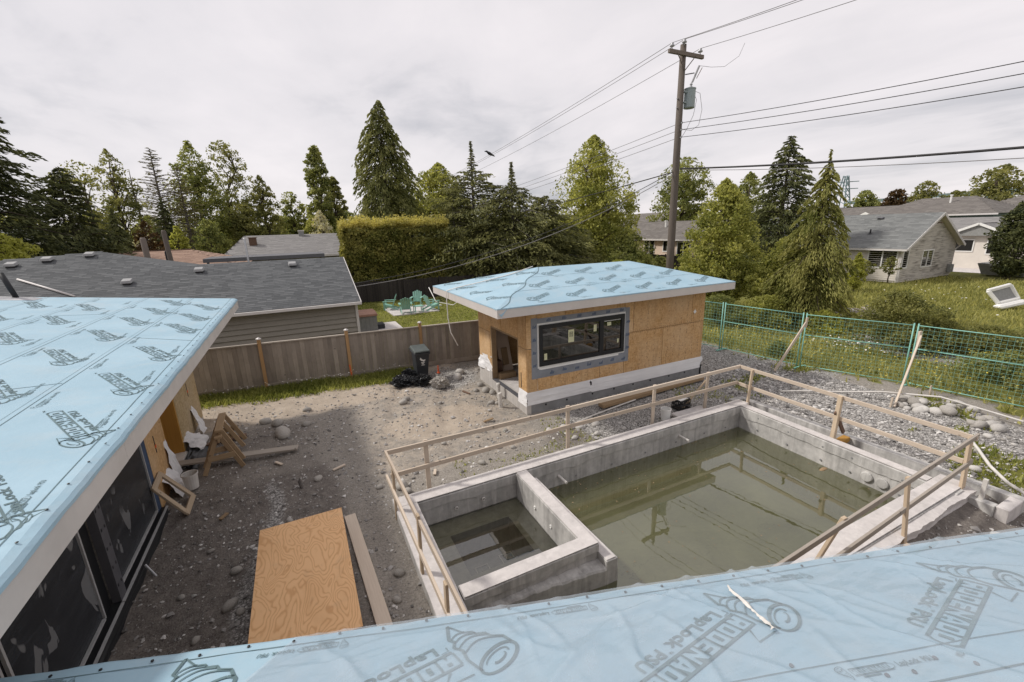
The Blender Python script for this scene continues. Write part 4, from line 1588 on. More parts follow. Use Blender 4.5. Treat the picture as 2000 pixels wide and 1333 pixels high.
ix = np.arange((nu + 1) * (nv_ + 1)).reshape(nu + 1, nv_ + 1)
QV = np.stack([ix[:-1, :-1], ix[1:, :-1], ix[1:, 1:], ix[:-1, 1:]], -1).reshape(-1, 4)
link("sheet", np_mesh("sheet", PV.reshape(-1, 3), QV, smooth=True), MAT['poly'], poly)

m = MB()
for i in range(41):
    t = i / 40
    c = nr(3.352 - 0.045 * t + 0.03 * (float(fbm(t * 6, 3, 72)) - 0.5), 0.20 + 0.52 * t, 0.03)
    ww = 0.003 + 0.045 * max(0.0, float(fbm(t * 14, 1, 71)) - 0.25) * (0.5 + t * 0.5)
    m.v += [tuple(c - ED * ww), tuple(c + NN * 0.012), tuple(c + ED * ww)]
for i in range(40):
    for j in range(2):
        m.f.append((i * 3 + j, (i + 1) * 3 + j, (i + 1) * 3 + j + 1, i * 3 + j + 1))
o = m.build("paper_strip", 'offwhite', base=tuple(nr(3.33, 0.45, 0.0)))
setp(o, "torn white paper strip stuck on the plastic sheet on the near roof", "paper strip")

# ------------------------------------------------------------------ POOL HOUSE
shed = thing("pool_house", (8.5, 11.5, 0.0), "small plywood-sheathed pool house with pale blue hipped roof and one wide dark window", "pool house")
SX0, SX1, SY0, SY1 = 5.18, 11.85, 9.82, 13.2
# sheathing pieces round the window and the door, each its own board


def split(rect, holes):
    out = [rect]
    for (hx0, hx1, hz0, hz1) in holes:
        nxt = []
        for (a, b, c, d) in out:
            if hx1 <= a or hx0 >= b or hz1 <= c or hz0 >= d:
                nxt.append((a, b, c, d))
                continue
            if a < hx0:
                nxt.append((a, hx0, c, d))
            if b > hx1:
                nxt.append((hx1, b, c, d))
            if c < hz0:
                nxt.append((max(a, hx0), min(b, hx1), c, hz0))
            if d > hz1:
                nxt.append((max(a, hx0), min(b, hx1), hz1, d))
        out = nxt
    return out


G = 0.007
for (a, b, c, d) in ((SX0, 7.62, 0.56, 1.83), (7.62, 10.06, 0.56, 1.83), (10.06, SX1, 0.56, 1.83), (SX0, 6.4, 1.83, 2.92), (6.4, 8.84, 1.83, 2.92), (8.84, 11.28, 1.83, 2.92), (11.28, SX1, 1.83, 2.92)):
    for (x0, x1, z0, z1) in split((a, b, c, d), [(5.52, 8.52, 1.25, 2.50)]):
        MB().box(x0 + G, x1 - G, SY0, SY0 + 0.014, z0 + G, z1 - G).build("sheathing_panel", 'osb', shed)
for (a, b, c, d) in ((SY0, 11.04, 0.56, 1.83), (11.04, 12.26, 0.56, 1.83), (12.26, SY1, 0.56, 1.83), (SY0, 11.4, 1.83, 2.92), (11.4, SY1, 1.83, 2.92)):
    for (y0, y1, z0, z1) in split((a + 0.016, b, c, d), [(10.32, 12.15, 0.0, 2.02)]):
        if y1 - y0 > 0.05 and z1 - z0 > 0.05:
            MB().box(SX0, SX0 + 0.014, y0 + G, y1 - G, z0 + G, z1 - G).build("sheathing_panel", 'osb', shed)
MB().box(SX1 - 0.014, SX1, SY0 + 0.018, SY1, 0.56, 2.92).build("sheathing_panel", 'osb', shed)
MB().box(SX0 + 0.016, SX1 - 0.016, SY1 - 0.014, SY1, 0.30, 2.92).build("sheathing_panel", 'osb', shed)
# dark rows of nail heads along the horizontal joint
for zz in (1.80, 1.87):
    m = MB()
    x = 8.75
    while x < 11.75:
        m.box(x, x + 0.02, SY0 - 0.003, SY0 + 0.001, zz + 0.01 * math.sin(x * 9), zz + 0.012 + 0.01 * math.sin(x * 9))
        x += 0.06 + 0.05 * rnd.random()
    m.build("nail_row", 'dark_wood', shed)
m = MB()
for i in range(90):
    x, z = rnd.uniform(5.3, 11.7), rnd.uniform(0.62, 1.2)
    m.box(x, x + 0.018, SY0 - 0.002, SY0 + 0.001, z, z + 0.018)
m.build("nail_row", 'dark_wood', shed)
for i in range(11):
    x = 8.85 + i * 0.28
    m = MB()
    z = 0.62
    while z < 2.85:
        m.box(x + 0.012 * math.sin(z * 7 + i), x + 0.012 * math.sin(z * 7 + i) + 0.012, SY0 - 0.002, SY0 + 0.001, z, z + rnd.choice((0.015, 0.03, 0.06)))
        z += rnd.uniform(0.08, 0.22)
    m.build("nail_row", 'dark_wood', shed)
# foundation, lower at the door
m = MB()
m.box(SX0 - 0.03, SX1 + 0.02, SY0 - 0.03, SY0 + 0.2, -0.4, 0.30)
m.build("foundation", 'tar', shed)
MB().box(SX0 - 0.035, SX0 + 0.10, SY0 - 0.034, SY0 + 0.30, -0.4, 0.32).build("foundation", 'found', shed)
MB().box(SX0 - 0.03, SX0 + 0.2, SY0 + 0.31, SY1 + 0.02, -0.4, 0.28).build("foundation", 'found', shed)
MB().box(SX0 - 0.028, SX0 + 0.02, 12.15, SY1 + 0.015, 0.285, 0.56).build("foundation", 'found', shed)
MB().box(SX1 - 0.2, SX1 + 0.02, SY0 + 0.21, SY1, -0.4, 0.30).build("foundation", 'found', shed)
MB().box(SX0 + 0.21, SX1 - 0.21, SY0 + 0.21, SY1 - 0.02, 0.2, 0.27).build("slab", 'concrete_top', shed)
for x in (5.75, 6.45, 7.35, 8.15, 8.9, 9.6, 10.4, 11.1):
    MB().lathe((x, SY0 - 0.03, 0.16), [(0.03, 0.0), (0.03, -0.008), (0.012, -0.01)], 9, 'Y').build("form_tie", 'frame_black', shed)
MB().box(SX1 - 0.05, SX1 - 0.01, SY0 - 0.06, SY0 - 0.032, -0.05, 0.32).build("black_bracket", 'black_plastic', shed)
rag("white_wrap", [(SX0 - 0.02, SY0 - 0.012, 0.60), (7.28, SY0 - 0.012, 0.60), (7.28, SY0 - 0.05, 0.245), (SX0 - 0.03, SY0 - 0.05, 0.235)], 'wrap_white', shed, 0.010, 15, n=26)
rag("white_wrap", [(7.25, SY0 - 0.014, 0.60), (SX1 + 0.01, SY0 - 0.014, 0.59), (SX1 + 0.01, SY0 - 0.05, 0.22), (7.30, SY0 - 0.055, 0.22)], 'wrap_white', shed, 0.010, 18, n=30)
rag("white_wrap", [(SX0 - 0.012, 10.30, 0.62), (SX0 - 0.012, SY0 - 0.01, 0.62), (SX0 - 0.05, SY0 - 0.03, 0.20), (SX0 - 0.06, 10.28, 0.22)], 'wrap_white', shed, 0.015, 19)
rag("white_wrap", [(SX0 - 0.012, SY1, 0.95), (SX0 - 0.012, 12.17, 1.05), (SX0 - 0.04, 12.17, 0.52), (SX0 - 0.10, SY1 + 0.02, 0.48)], 'wrap_white', shed, 0.05, 23)
MB().box(SX0 - 0.004, SX0, 10.14, 10.18, 0.66, 1.1).build("hold_down_strap", 'black_plastic', shed)
# door opening: jambs, threshold and what can be seen inside
for y in (10.32, 12.15):
    MB().box(SX0 - 0.005, SX0 + 0.16, y - 0.02 if y > 11 else y - 0.04, y + 0.04 if y > 11 else y + 0.0, 0.285, 2.02).build("door_jamb", 'brown_wood', shed)
MB().box(SX0 - 0.005, SX0 + 0.16, 10.32, 12.13, 2.0, 2.05).build("door_head", 'brown_wood', shed)
MB().box(SX0 - 0.02, SX0 + 0.10, 10.33, 12.12, 0.28, 0.31).build("threshold", 'dark_metal', shed)
MB().box(SX0 + 1.5, SX0 + 1.56, SY0 + 1.2, SY1 - 0.1, 0.28, 2.8).build("inner_wall", 'siding_grey', shed)
MB().box(SX0 + 0.02, SX1 - 0.02, SY0 + 0.02, SY1 - 0.02, 2.80, 2.84).build("ceiling", 'dark_wood', shed)
# window
win = MB().box(5.52, 8.52, SY0 - 0.004, SY0 + 0.03, 1.25, 2.50).build("window", 'white', shed)
fr = MB()
fx0, fx1, fz0, fz1, fm = 5.57, 8.47, 1.30, 2.45, 7.62
for (a, b, c, d) in ((fx0, fx1, fz0, fz0 + 0.11), (fx0, fx1, fz1 - 0.11, fz1), (fx0, fx0 + 0.10, fz0 + 0.11, fz1 - 0.11), (fx1 - 0.12, fx1, fz0 + 0.11, fz1 - 0.11), (fm - 0.06, fm + 0.08, fz0 + 0.11, fz1 - 0.11)):
    fr.box(a, b, SY0 - 0.045, SY0 - 0.005, c, d)
fr.build("frame", 'frame_black', win)
MB().box(fx0 + 0.10, fm - 0.06, SY0 - 0.018, SY0 - 0.010, fz0 + 0.11, fz1 - 0.11).build("pane", 'glass', win)
MB().box(fm + 0.08, fx1 - 0.12, SY0 - 0.018, SY0 - 0.010, fz0 + 0.11, fz1 - 0.11).build("pane", 'glass', win)
MB().box(fm + 0.10, fx1 - 0.14, SY0 - 0.03, SY0 - 0.019, fz1 - 0.155, fz1 - 0.135).build("frame_strip", 'alu', win)
MAT['sticker'] = plain('pale yellow sticker', (0.62, 0.62, 0.40), 0.6, var=0.05)
for (x, z, w_, h_) in ((6.50, 1.85, 0.19, 0.36), (7.36, 2.05, 0.10, 0.20), (7.84, 2.16, 0.14, 0.10), (5.72, 1.46, 0.09, 0.18), (8.22, 1.60, 0.06, 0.12)):
    st = MB().box(x, x + w_, SY0 - 0.0215, SY0 - 0.0185, z, z + h_).build("sticker", 'sticker', win)
# printed window symbol on the big sticker
m = MB()
for (a, b, c, d) in ((6.54, 6.65, 2.13, 2.145), (6.54, 6.555, 2.0, 2.13), (6.635, 6.65, 2.0, 2.13), (6.575, 6.585, 2.0, 2.10), (6.605, 6.615, 2.0, 2.10), (6.56, 6.63, 2.10, 2.11)):
    m.box(a, b, SY0 - 0.0235, SY0 - 0.022, c, d)
m.build("sticker_print", 'frame_black', win)
# grey flashing membrane round the window with blue print
for (a, b, c, d) in ((5.33, 5.52, 0.96, 2.66), (8.52, 8.68, 0.96, 2.62), (5.522, 8.518, 0.96, 1.25), (5.522, 8.518, 2.50, 2.64)):
    MB().box(a + 0.001, b - 0.001, SY0 - 0.006, SY0 - 0.001, c, d).build("flashing", 'flash_grey', shed)
m = MB()
for (x, z) in [(5.9 + i * 0.42, 1.02 + (i % 2) * 0.03) for i in range(7)] + [(5.8 + i * 0.5, 2.53) for i in range(6)] + [(5.37, 1.3 + i * 0.36) for i in range(4)] + [(8.56, 1.35 + i * 0.4) for i in range(3)]:
    for k in range(4):
        u = x + k * 0.035
        if u < 5.5 and u > 5.47:
            continue
        h = 0.05 + 0.06 * rnd.random()
        if z > 2.5:
            h = min(h, 0.085)
        m.hexa([(u, SY0 - 0.0075, z), (u + 0.022, SY0 - 0.0075, z), (u + 0.022, SY0 - 0.0065, z), (u, SY0 - 0.0065, z), (u + 0.02, SY0 - 0.0075, z + h), (u + 0.042, SY0 - 0.0075, z + h), (u + 0.042, SY0 - 0.0065, z + h), (u + 0.02, SY0 - 0.0065, z + h)])
m.build("flashing_print", 'flash_print', shed)
rag("white_tape", [(5.55, SY0 - 0.009, 1.25), (8.30, SY0 - 0.009, 1.25), (8.30, SY0 - 0.012, 1.20), (5.6, SY0 - 0.012, 1.195)], 'white', shed, 0.002, 27)
# white tag on the wall
MB().hexa([(11.33, SY0 - 0.012, 2.18), (11.40, SY0 - 0.012, 2.11), (11.40, SY0 - 0.004, 2.11), (11.33, SY0 - 0.004, 2.18), (11.40, SY0 - 0.012, 2.25), (11.47, SY0 - 0.012, 2.18), (11.47, SY0 - 0.004, 2.18), (11.40, SY0 - 0.004, 2.25)]).build("white_tag", 'white', shed)
# roof
ex0, ex1, ey0, ey1, ez = 4.10, 12.40, 9.20, 14.55, 3.14
ridL, ridR = Vector((6.72, 11.85, 3.78)), Vector((10.35, 11.85, 3.76))
cor = [Vector((ex0, ey0, ez)), Vector((ex1, ey0, ez)), Vector((ex1, ey1, ez)), Vector((ex0, ey1, ez))]


def roof_plane(pts, n=1):
    m = MB()
    m.poly(pts)
    return m


def plane_fn(p0, p1, p2):
    n = (p1 - p0).cross(p2 - p0).normalized()
    if n.z < 0:
        n = -n
    return n, (lambda x, y: p0.z - (n.x * (x - p0.x) + n.y * (y - p0.y)) / n.z)


sm_front = MB().poly([cor[0], cor[1], ridR, ridL]).build("roof_membrane", 'membrane', shed)
sm_left = MB().poly([cor[3], cor[0], ridL]).build("roof_membrane", 'membrane', shed)
MB().poly([cor[1], cor[2], ridR]).build("roof_membrane", 'membrane', shed)
MB().poly([cor[2], cor[3], ridL, ridR]).build("roof_membrane", 'membrane', shed)
for (a, b, mt) in ((cor[0], cor[1], 'fascia'), (cor[1], cor[2], 'fascia'), (cor[2], cor[3], 'fascia'), (cor[3], cor[0], 'fascia')):
    d = (b - a).normalized()
    inn = Vector((-d.y, d.x, 0))
    p, q = a + inn * 0.022 - d * 0.001, b + inn * 0.022 - d * 0.042
    MB().beam(p + Vector((0, 0, -0.122)), q + Vector((0, 0, -0.122)), 0.038, 0.235).build("fascia", mt, shed)
# membrane edge dressed over the fascia
for (a, b) in ((cor[0], cor[1]), (cor[3], cor[0])):
    d = (b - a).normalized()
    out = Vector((d.y, -d.x, 0))
    m = MB()
    k = 70
    for i in range(k + 1):
        p = a + (b - a) * (i / k)
        z = 0.018 + 0.012 * float(fbm(i * 0.5, 2.2, 81))
        m.v += [tuple(p + Vector((0, 0, 0.003))), tuple(p + out * 0.006 + Vector((0, 0, -z)))]
    for i in range(k):
        m.f.append((2 * i, 2 * i + 2, 2 * i + 3, 2 * i + 1))
    m.build("membrane_edge", 'membrane', shed)
rag("corner_fold", [cor[0] + Vector((-0.01, 0.25, 0.004)), cor[0] + Vector((0.28, -0.01, 0.004)), cor[0] + Vector((0.10, -0.014, -0.20)), cor[0] + Vector((-0.012, 0.0, -0.05))], 'membrane', shed, 0.006, 83)
MB().poly([cor[0] + Vector((0.03, 0.03, -0.23)), cor[1] + Vector((-0.03, 0.03, -0.23)), cor[2] + Vector((-0.03, -0.03, -0.23)), cor[3] + Vector((0.03, -0.03, -0.23))]).build("soffit", 'soffit', shed)
MB().box(SX0 - 0.01, SX1 + 0.01, SY0 - 0.02, SY0 + 0.0, 2.86, 2.905).build("frieze_strip", 'fascia_grey', shed)
nF, zF = plane_fn(cor[0], cor[1], ridL)
nLf, zLf = plane_fn(cor[3], cor[0], ridL)
for (dy, x0, cnt) in ((0.45, 5.54, 6), (1.30, 6.07, 5), (2.12, 6.95, 4)):
    for i in range(cnt):
        x = x0 + i * 1.188
        y = ey0 + dy
        if x > ex1 - 0.5 - dy * 0.75:
            continue
        put_print(LOGO_P, "printed_logo", sm_front, (x, y, zF(x, y)), (1, 0, 0), nF, 26, 0.66)
for dy in (0.12, 0.86, 1.02, 1.75):
    x = 5.2 + dy * 0.9
    while x < 11.6 - dy * 0.8:
        put_print(LOGO_S, "printed_mark", sm_front, (x, ey0 + dy, zF(x, ey0 + dy)), (1, 0, 0), nF, 0, 0.7)
        x += 1.3
for dy in (0.94, 1.86):
    m = MB()
    xa, xb = ex0 + dy * 1.0, ex1 - dy * 0.8
    m.beam((xa, ey0 + dy, zF(xa, ey0 + dy) + 0.003), (xb, ey0 + dy, zF(xb, ey0 + dy) + 0.003), 0.006, 0.002)
    m.build("seam_line", 'print', sm_front)
for (dx, ys_) in ((0.45, (10.1, 11.3, 12.5, 13.7)), (1.3, (10.9, 12.1, 13.0)), (2.1, (11.6,))):
    for y in ys_:
        x = ex0 + dx
        put_print(LOGO_P, "printed_logo", sm_left, (x, y, zLf(x, y)), (0, -1, 0), nLf, 30, 0.66)
# cut line of the hip
m = MB()
for i in range(24):
    t = i / 23
    p = cor[0] + (ridL - cor[0]) * t + Vector((0.10 + 0.07 * math.sin(t * 17), 0, 0))
    p.z = zF(p.x, p.y) + 0.005
    m.v += [tuple(p + Vector((-0.007, 0.007, 0))), tuple(p + Vector((0.007, -0.007, 0)))]
for i in range(23):
    m.f.append((2 * i, 2 * i + 1, 2 * i + 3, 2 * i + 2))
m.build("hip_lap_line", 'print', sm_front)
# white cord over the hip and down past the eave
o = MB().tube([(6.62, 12.0, 3.80), (5.9, 12.1, 3.60), (5.0, 12.4, 3.40), (4.35, 12.75, 3.25), (4.06, 12.9, 3.16), (4.045, 12.9, 2.9), (4.05, 12.9, 2.3), (4.09, 12.85, 1.85), (4.25, 12.7, 1.42)], 0.017, 6).build("loose_rope", 'rope', base=(4.1, 12.9, 3.1), smooth=True)
setp(o, "loose white cord draped over the pool house roof and hanging past its eave", "rope")
# things inside the doorway
t = thing("leaning_door", (5.95, 12.8, 0.27), "cream door panel leaning inside the pool house doorway", "door panel")
MB().hexa([(5.62, 12.45, 0.28), (6.12, 12.55, 0.28), (6.12, 12.60, 0.28), (5.62, 12.50, 0.28), (5.62, 12.95, 1.75), (6.12, 13.05, 1.75), (6.12, 13.10, 1.75), (5.62, 13.0, 1.75)]).build("leaf", 'siding_cream', t)
MB().hexa([(5.74, 12.53, 0.55), (5.98, 12.58, 0.55), (5.98, 12.60, 0.55), (5.74, 12.55, 0.55), (5.74, 12.70, 1.10), (5.98, 12.75, 1.10), (5.98, 12.77, 1.10), (5.74, 12.72, 1.10)]).build("panel", 'brown_wood', t)
o = MB().box(5.36, 5.95, 12.0, 12.25, 0.275, 0.46).build("cardboard_box", 'brown_wood', base=(5.6, 12.1, 0.27), bevel=0.01)
setp(o, "long brown carton on the slab inside the pool house door", "box")
o = MB().box(5.34, 5.60, 12.3, 12.6, 0.275, 0.80).build("cardboard_box", 'dark_wood', base=(5.45, 12.45, 0.275), bevel=0.01)
setp(o, "darker upright carton just inside the pool house doorway", "box")

# ------------------------------------------------------------------ CEDAR FENCE
fence = thing("cedar_fence", (1.0, 15.8, 0.0), "weathered grey-brown cedar board fence across the back of the yard", "fence")
FH = 1.56
bw = 0.142
bmesh_var = []
for k in range(6):
    me = MB().box(0, bw - 0.004, -0.009, 0.009, 0, FH).mesh("board")
    me.materials.append(MAT['fence_board'])
    bmesh_var.append(me)
ang = math.atan2(-0.09, 1)
x = -6.2
while x < 6.6:
    me = bmesh_var[rnd.randrange(6)]
    o = bpy.data.objects.new("board", me)
    C.objects.link(o)
    o.parent = fence
    o.location = Vector((x, float(fence_y(x)) + rnd.uniform(-0.006, 0.006) - 0.03, -0.02)) - ORIG[fence]
    o.rotation_euler = (0, 0, ang)
    x += bw * math.cos(ang)
for k, px in enumerate((-6.1, -4.0, -1.44, 1.23, 3.76, 6.3)):
    y = float(fence_y(px))
    p = MB().box(px - 0.05, px + 0.05, y - 0.10, y - 0.0, -0.1, FH + 0.15).build("post", 'fence_post', fence)
    MB().lathe((px, y - 0.05, FH + 0.15), [(0.085, 0), (0.085, 0.025), (0.03, 0.06), (0.0, 0.062)], 4).build("post_cap", 'gutter', p)
seg = (-6.1, -4.0, -1.44, 1.23, 3.76, 6.3)
for a, b in zip(seg[:-1], seg[1:]):
    MB().beam((a + 0.06, float(fence_y(a + 0.06)) - 0.03, FH + 0.0), (b - 0.06, float(fence_y(b - 0.06)) - 0.03, FH + 0.0), 0.10, 0.04).build("cap_rail", 'rail_grey', fence)
    MB().beam((a + 0.06, float(fence_y(a + 0.06)) - 0.05, 0.10), (b - 0.06, float(fence_y(b - 0.06)) - 0.05, 0.10), 0.03, 0.15).build("base_board", 'fence_board', fence)
o = MB().beam((1.23, float(fence_y(1.23)) - 0.105, 0.1), (1.2, float(fence_y(1.2)) - 0.105, 0.48), 0.035, 0.006, (0, 1, 0)).build("paint_mark", 'orange', fence)

# ------------------------------------------------------------------ NEIGHBOUR HOUSE ON THE LEFT
SHV = []


def shingle_roof(parent, poly2d, zfun, nrm, rowdir, updir, expo, tabw, mat, singles=0, origin=None, seed=1, thick=0.010):
    """tabs laid in courses over a planar polygon; the first `singles` (lowest courses) are objects of their own"""
    rg = random.Random(seed)
    us = [Vector((*p, zfun(*p))) for p in poly2d]
    o0 = origin or us[0]
    rd, ud = Vector(rowdir).normalized(), Vector(updir).normalized()
    P = [((p - o0).dot(rd), (p - o0).dot(ud)) for p in us]
    vmin, vmax = min(p[1] for p in P), max(p[1] for p in P)
    VV, QQ, TT = [], [], []
    nb = 0
    Nn = Vector(nrm)
    row = 0
    v = vmin
    allb = []
    while v < vmax - 0.02:
        vm = v + expo / 2
        cr = []
        for i in range(len(P)):
            (a, b), (c, d) = P[i], P[(i + 1) % len(P)]
            if (b <= vm < d) or (d <= vm < b):
                cr.append(a + (c - a) * (vm - b) / (d - b))
        cr.sort()
        for s0, s1 in zip(cr[::2], cr[1::2]):
            u = s0 - rg.random() * tabw
            while u < s1:
                w_ = tabw * rg.choice((0.6, 0.8, 1.0, 1.0, 1.25))
                a, b = max(u, s0), min(u + w_, s1)
                if b - a > 0.02:
                    allb.append((v, a, b, rg.random()))
                u += w_
        v += expo
        row += 1
    objs = []
    for (v, a, b, t) in allb:
        th = thick * (0.75 + 0.5 * t)
        p = []
        for (uu, vv, h) in ((a + 0.002, v, 0.0), (b - 0.002, v, 0.0), (b - 0.002, v + expo + 0.02, 0.0), (a + 0.002, v + expo + 0.02, 0.0), (a + 0.002, v, th), (b - 0.002, v, th), (b - 0.002, v + expo + 0.02, 0.004), (a + 0.002, v + expo + 0.02, 0.004)):
            p.append(o0 + rd * uu + ud * vv + Nn * (h + 0.002))
        if nb < singles and a > -6:
            m = MB().hexa(p)
            o = m.build("shingle", mat, parent, tint=t)
            nb += 1
            continue
        i = len(VV)
        VV += [tuple(q) for q in p]
        for q in ((4, 5, 6, 7), (0, 1, 5, 4), (1, 2, 6, 5), (3, 0, 4, 7)):
            QQ.append([i + k for k in q])
        TT += [t] * 8
    me = np_mesh("shingles", np.array(VV), np.array(QQ), TT)
    o = link("shingles", me, MAT[mat], parent)
    o["kind"] = "stuff"
    return o


nb = thing("neighbour_house", (-4.0, 21.0, 0.0), "single storey house with dark slate-grey shingle roof and tan lap siding behind the cedar fence", "house")
NE, NZ, NSL = 18.25, 2.30, 0.372


def nz(x, y):
    return NZ + (y - NE) * NSL


nn = Vector((0, -NSL, 1)).normalized()
up = Vector((0, 1, NSL)).normalized()
rp2 = [(-17, NE), (2.12, NE), (2.05, 22.45), (-4.75, 22.45), (-7.25, 24.2), (-17, 22.65)]
roofn = MB().poly([(x, y, nz(x, y)) for x, y in rp2]).build("roof", 'shingle', nb, tint=0.3)
shingle_roof(nb, rp2, nz, nn, (1, 0, 0), up, 0.145, 0.30, 'shingle', 280, Vector((0, NE, NZ)), 4)
zr, zr2 = nz(0, 22.45), nz(0, 24.55)
MB().poly([(-17, 31, 2.3), (2.05, 26.6, 2.3), (2.05, 22.45, zr), (-4.75, 22.45, zr), (-7.25, 24.2, nz(0, 24.2)), (-17, 22.65, nz(0, 22.65))]).build("roof", 'shingle', nb, tint=0.3)
m = MB()
m.beam((-17, NE - 0.05, NZ - 0.06), (2.15, NE - 0.05, NZ - 0.06), 0.12, 0.10)
m.build("gutter", 'gutter', nb)
m = MB()
m.beam((2.14, NE, NZ - 0.07), (2.07, 22.45, zr - 0.07), 0.03, 0.16)
m.build("barge_board", 'gutter', nb)
z = 0.0
while z < 2.1:
    MB().hexa([(-12, 18.635, z + 0.012), (1.93, 18.635, z + 0.012), (1.93, 18.72, z), (-12, 18.72, z), (-12, 18.70, z + 0.2), (1.93, 18.70, z + 0.2), (1.93, 18.72, z + 0.2), (-12, 18.72, z + 0.2)]).build("siding_board", 'siding_tan', nb)
    z += 0.2
MB().box(1.93, 2.03, 18.62, 18.75, 0, 2.2).build("corner_trim", 'gutter', nb)
MB().box(-12, 1.93, 18.725, 26.0, 0, 2.15).build("wall", 'siding_tan', nb)
MB().poly([(1.94, 18.8, 2.15), (1.94, 26.0, 2.15), (1.94, 22.45, zr - 0.2)]).build("gable", 'siding_tan', nb)
MB().poly([(-17, NE + 0.02, NZ - 0.02), (2.1, NE + 0.02, NZ - 0.02), (2.1, 18.72, NZ - 0.02), (-17, 18.72, NZ - 0.02)]).build("soffit", 'gutter', nb)


def roof_vent(parent, x, y, zf, sl, mat='vent_grey', s=1.0):
    z = zf(x, y)
    m = MB()
    m.hexa([(x - .17 * s, y - .17 * s, z + 0.03), (x + .17 * s, y - .17 * s, z + 0.03), (x + .17 * s, y + .17 * s, z + 0.10), (x - .17 * s, y + .17 * s, z + 0.10), (x - .14 * s, y - .15 * s, z + 0.13), (x + .14 * s, y - .15 * s, z + 0.13), (x + .14 * s, y + .15 * s, z + 0.20), (x - .14 * s, y + .15 * s, z + 0.20)])
    v = m.build("roof_vent", mat, parent, bevel=0.01)
    MB().box(x - .12 * s, x + .12 * s, y - .12 * s, y + .12 * s, z - 0.03, z + 0.05).build("vent_base", 'frame_black', v)


for (px_, py_) in ((-5.8, 21.1), (-3.6, 21.75), (-0.15, 21.8), (-7.5, 23.75), (-8.7, 23.45), (-9.6, 23.1), (-10.7, 22.6)):
    roof_vent(nb, px_, py_, nz, NSL)
m = MB()
m.tube([(-9.05, 21.9, nz(0, 21.9) + 0.06), (-7.1, 20.3, nz(0, 20.3) + 0.06)], 0.035, 8)
m.build("downpipe", 'gutter', nb, smooth=True)


# ------------------------------------------------------------------ GENERIC FAR HOUSE
def roof_poly(name, pts, mat, parent, course=0.2, tab=0.45, seed=1):
    """a roof plane of three or four corners (first two = eave), carried by courses of tabs"""
    P = [Vector(p) for p in pts]
    n = (P[1] - P[0]).cross(P[2] - P[0]).normalized()
    if n.z < 0:
        n = -n
    rd = (P[1] - P[0]).normalized()
    ud = n.cross(rd)
    if ud.z < 0:
        ud = -ud
    MB().poly(pts).build(name, mat, parent, tint=0.3)
    zf = lambda x, y: P[0].z - (n.x * (x - P[0].x) + n.y * (y - P[0].y)) / n.z
    return shingle_roof(parent, [(p.x, p.y) for p in P], zf, n, rd, ud, course, tab, mat, 0, P[0], seed, 0.02)


def win_part(parent, a, b, z0, z1, out, mat='glass', trim='white', bars=0):
    """window in a vertical wall from a to b (xy), out = outward normal (xy)"""
    a, b, o = Vector((*a, 0)), Vector((*b, 0)), Vector((*out, 0))
    d = (b - a).normalized()
    zc, h = (z0 + z1) / 2, z1 - z0
    w = MB()
    w.beam(a - d * 0.09 + o * 0.03 + Vector((0, 0, z0 - 0.04)), b + d * 0.09 + o * 0.03 + Vector((0, 0, z0 - 0.04)), 0.06, 0.09)
    w.beam(a - d * 0.09 + o * 0.03 + Vector((0, 0, z1 + 0.04)), b + d * 0.09 + o * 0.03 + Vector((0, 0, z1 + 0.04)), 0.06, 0.09)
    for p in [a - d * 0.045, b + d * 0.045] + [a + (b - a) * (k + 1) / (bars + 1) for k in range(bars)]:
        w.beam(p + o * 0.03 + Vector((0, 0, z0)), p + o * 0.03 + Vector((0, 0, z1)), 0.08, 0.06, tuple(o))
    fo = w.build("window", trim, parent)
    g = MB()
    g.beam(a + o * 0.012 + Vector((0, 0, zc)), b + o * 0.012 + Vector((0, 0, zc)), 0.015, h)
    g.build("pane", mat, fo)
    return fo


def lap_wall(parent, a, b, z0, z1, out, mat, step=0.13, name="siding", peak=None, peakz=None):
    """lap siding with a saw-tooth section; peak = distance along the wall of a gable apex"""
    a, b, o = Vector((*a, 0)), Vector((*b, 0)), Vector((*out, 0))
    L = (b - a).length
    d = (b - a).normalized()
    m = MB()
    z = z0
    zt = peakz if peak is not None else z1
    while z < zt - 1e-3:
        zb = min(z + step, zt)

        def ext(zz):
            if peak is None or zz <= z1:
                return 0.0, L
            t = (zz - z1) / (peakz - z1)
            return peak * t, L - (L - peak) * t
        s0, e0 = ext(z)
        s1, e1 = ext(zb)
        p = [a + d * s0 + o * 0.022 + Vector((0, 0, z)), a + d * e0 + o * 0.022 + Vector((0, 0, z)), a + d * e1 + o * 0.004 + Vector((0, 0, zb)), a + d * s1 + o * 0.004 + Vector((0, 0, zb))]
        m.poly(p)
        m.poly([a + d * s0 + Vector((0, 0, z)), a + d * e0 + Vector((0, 0, z)), p[1], p[0]])
        z += step
    return m.build(name, mat, parent)


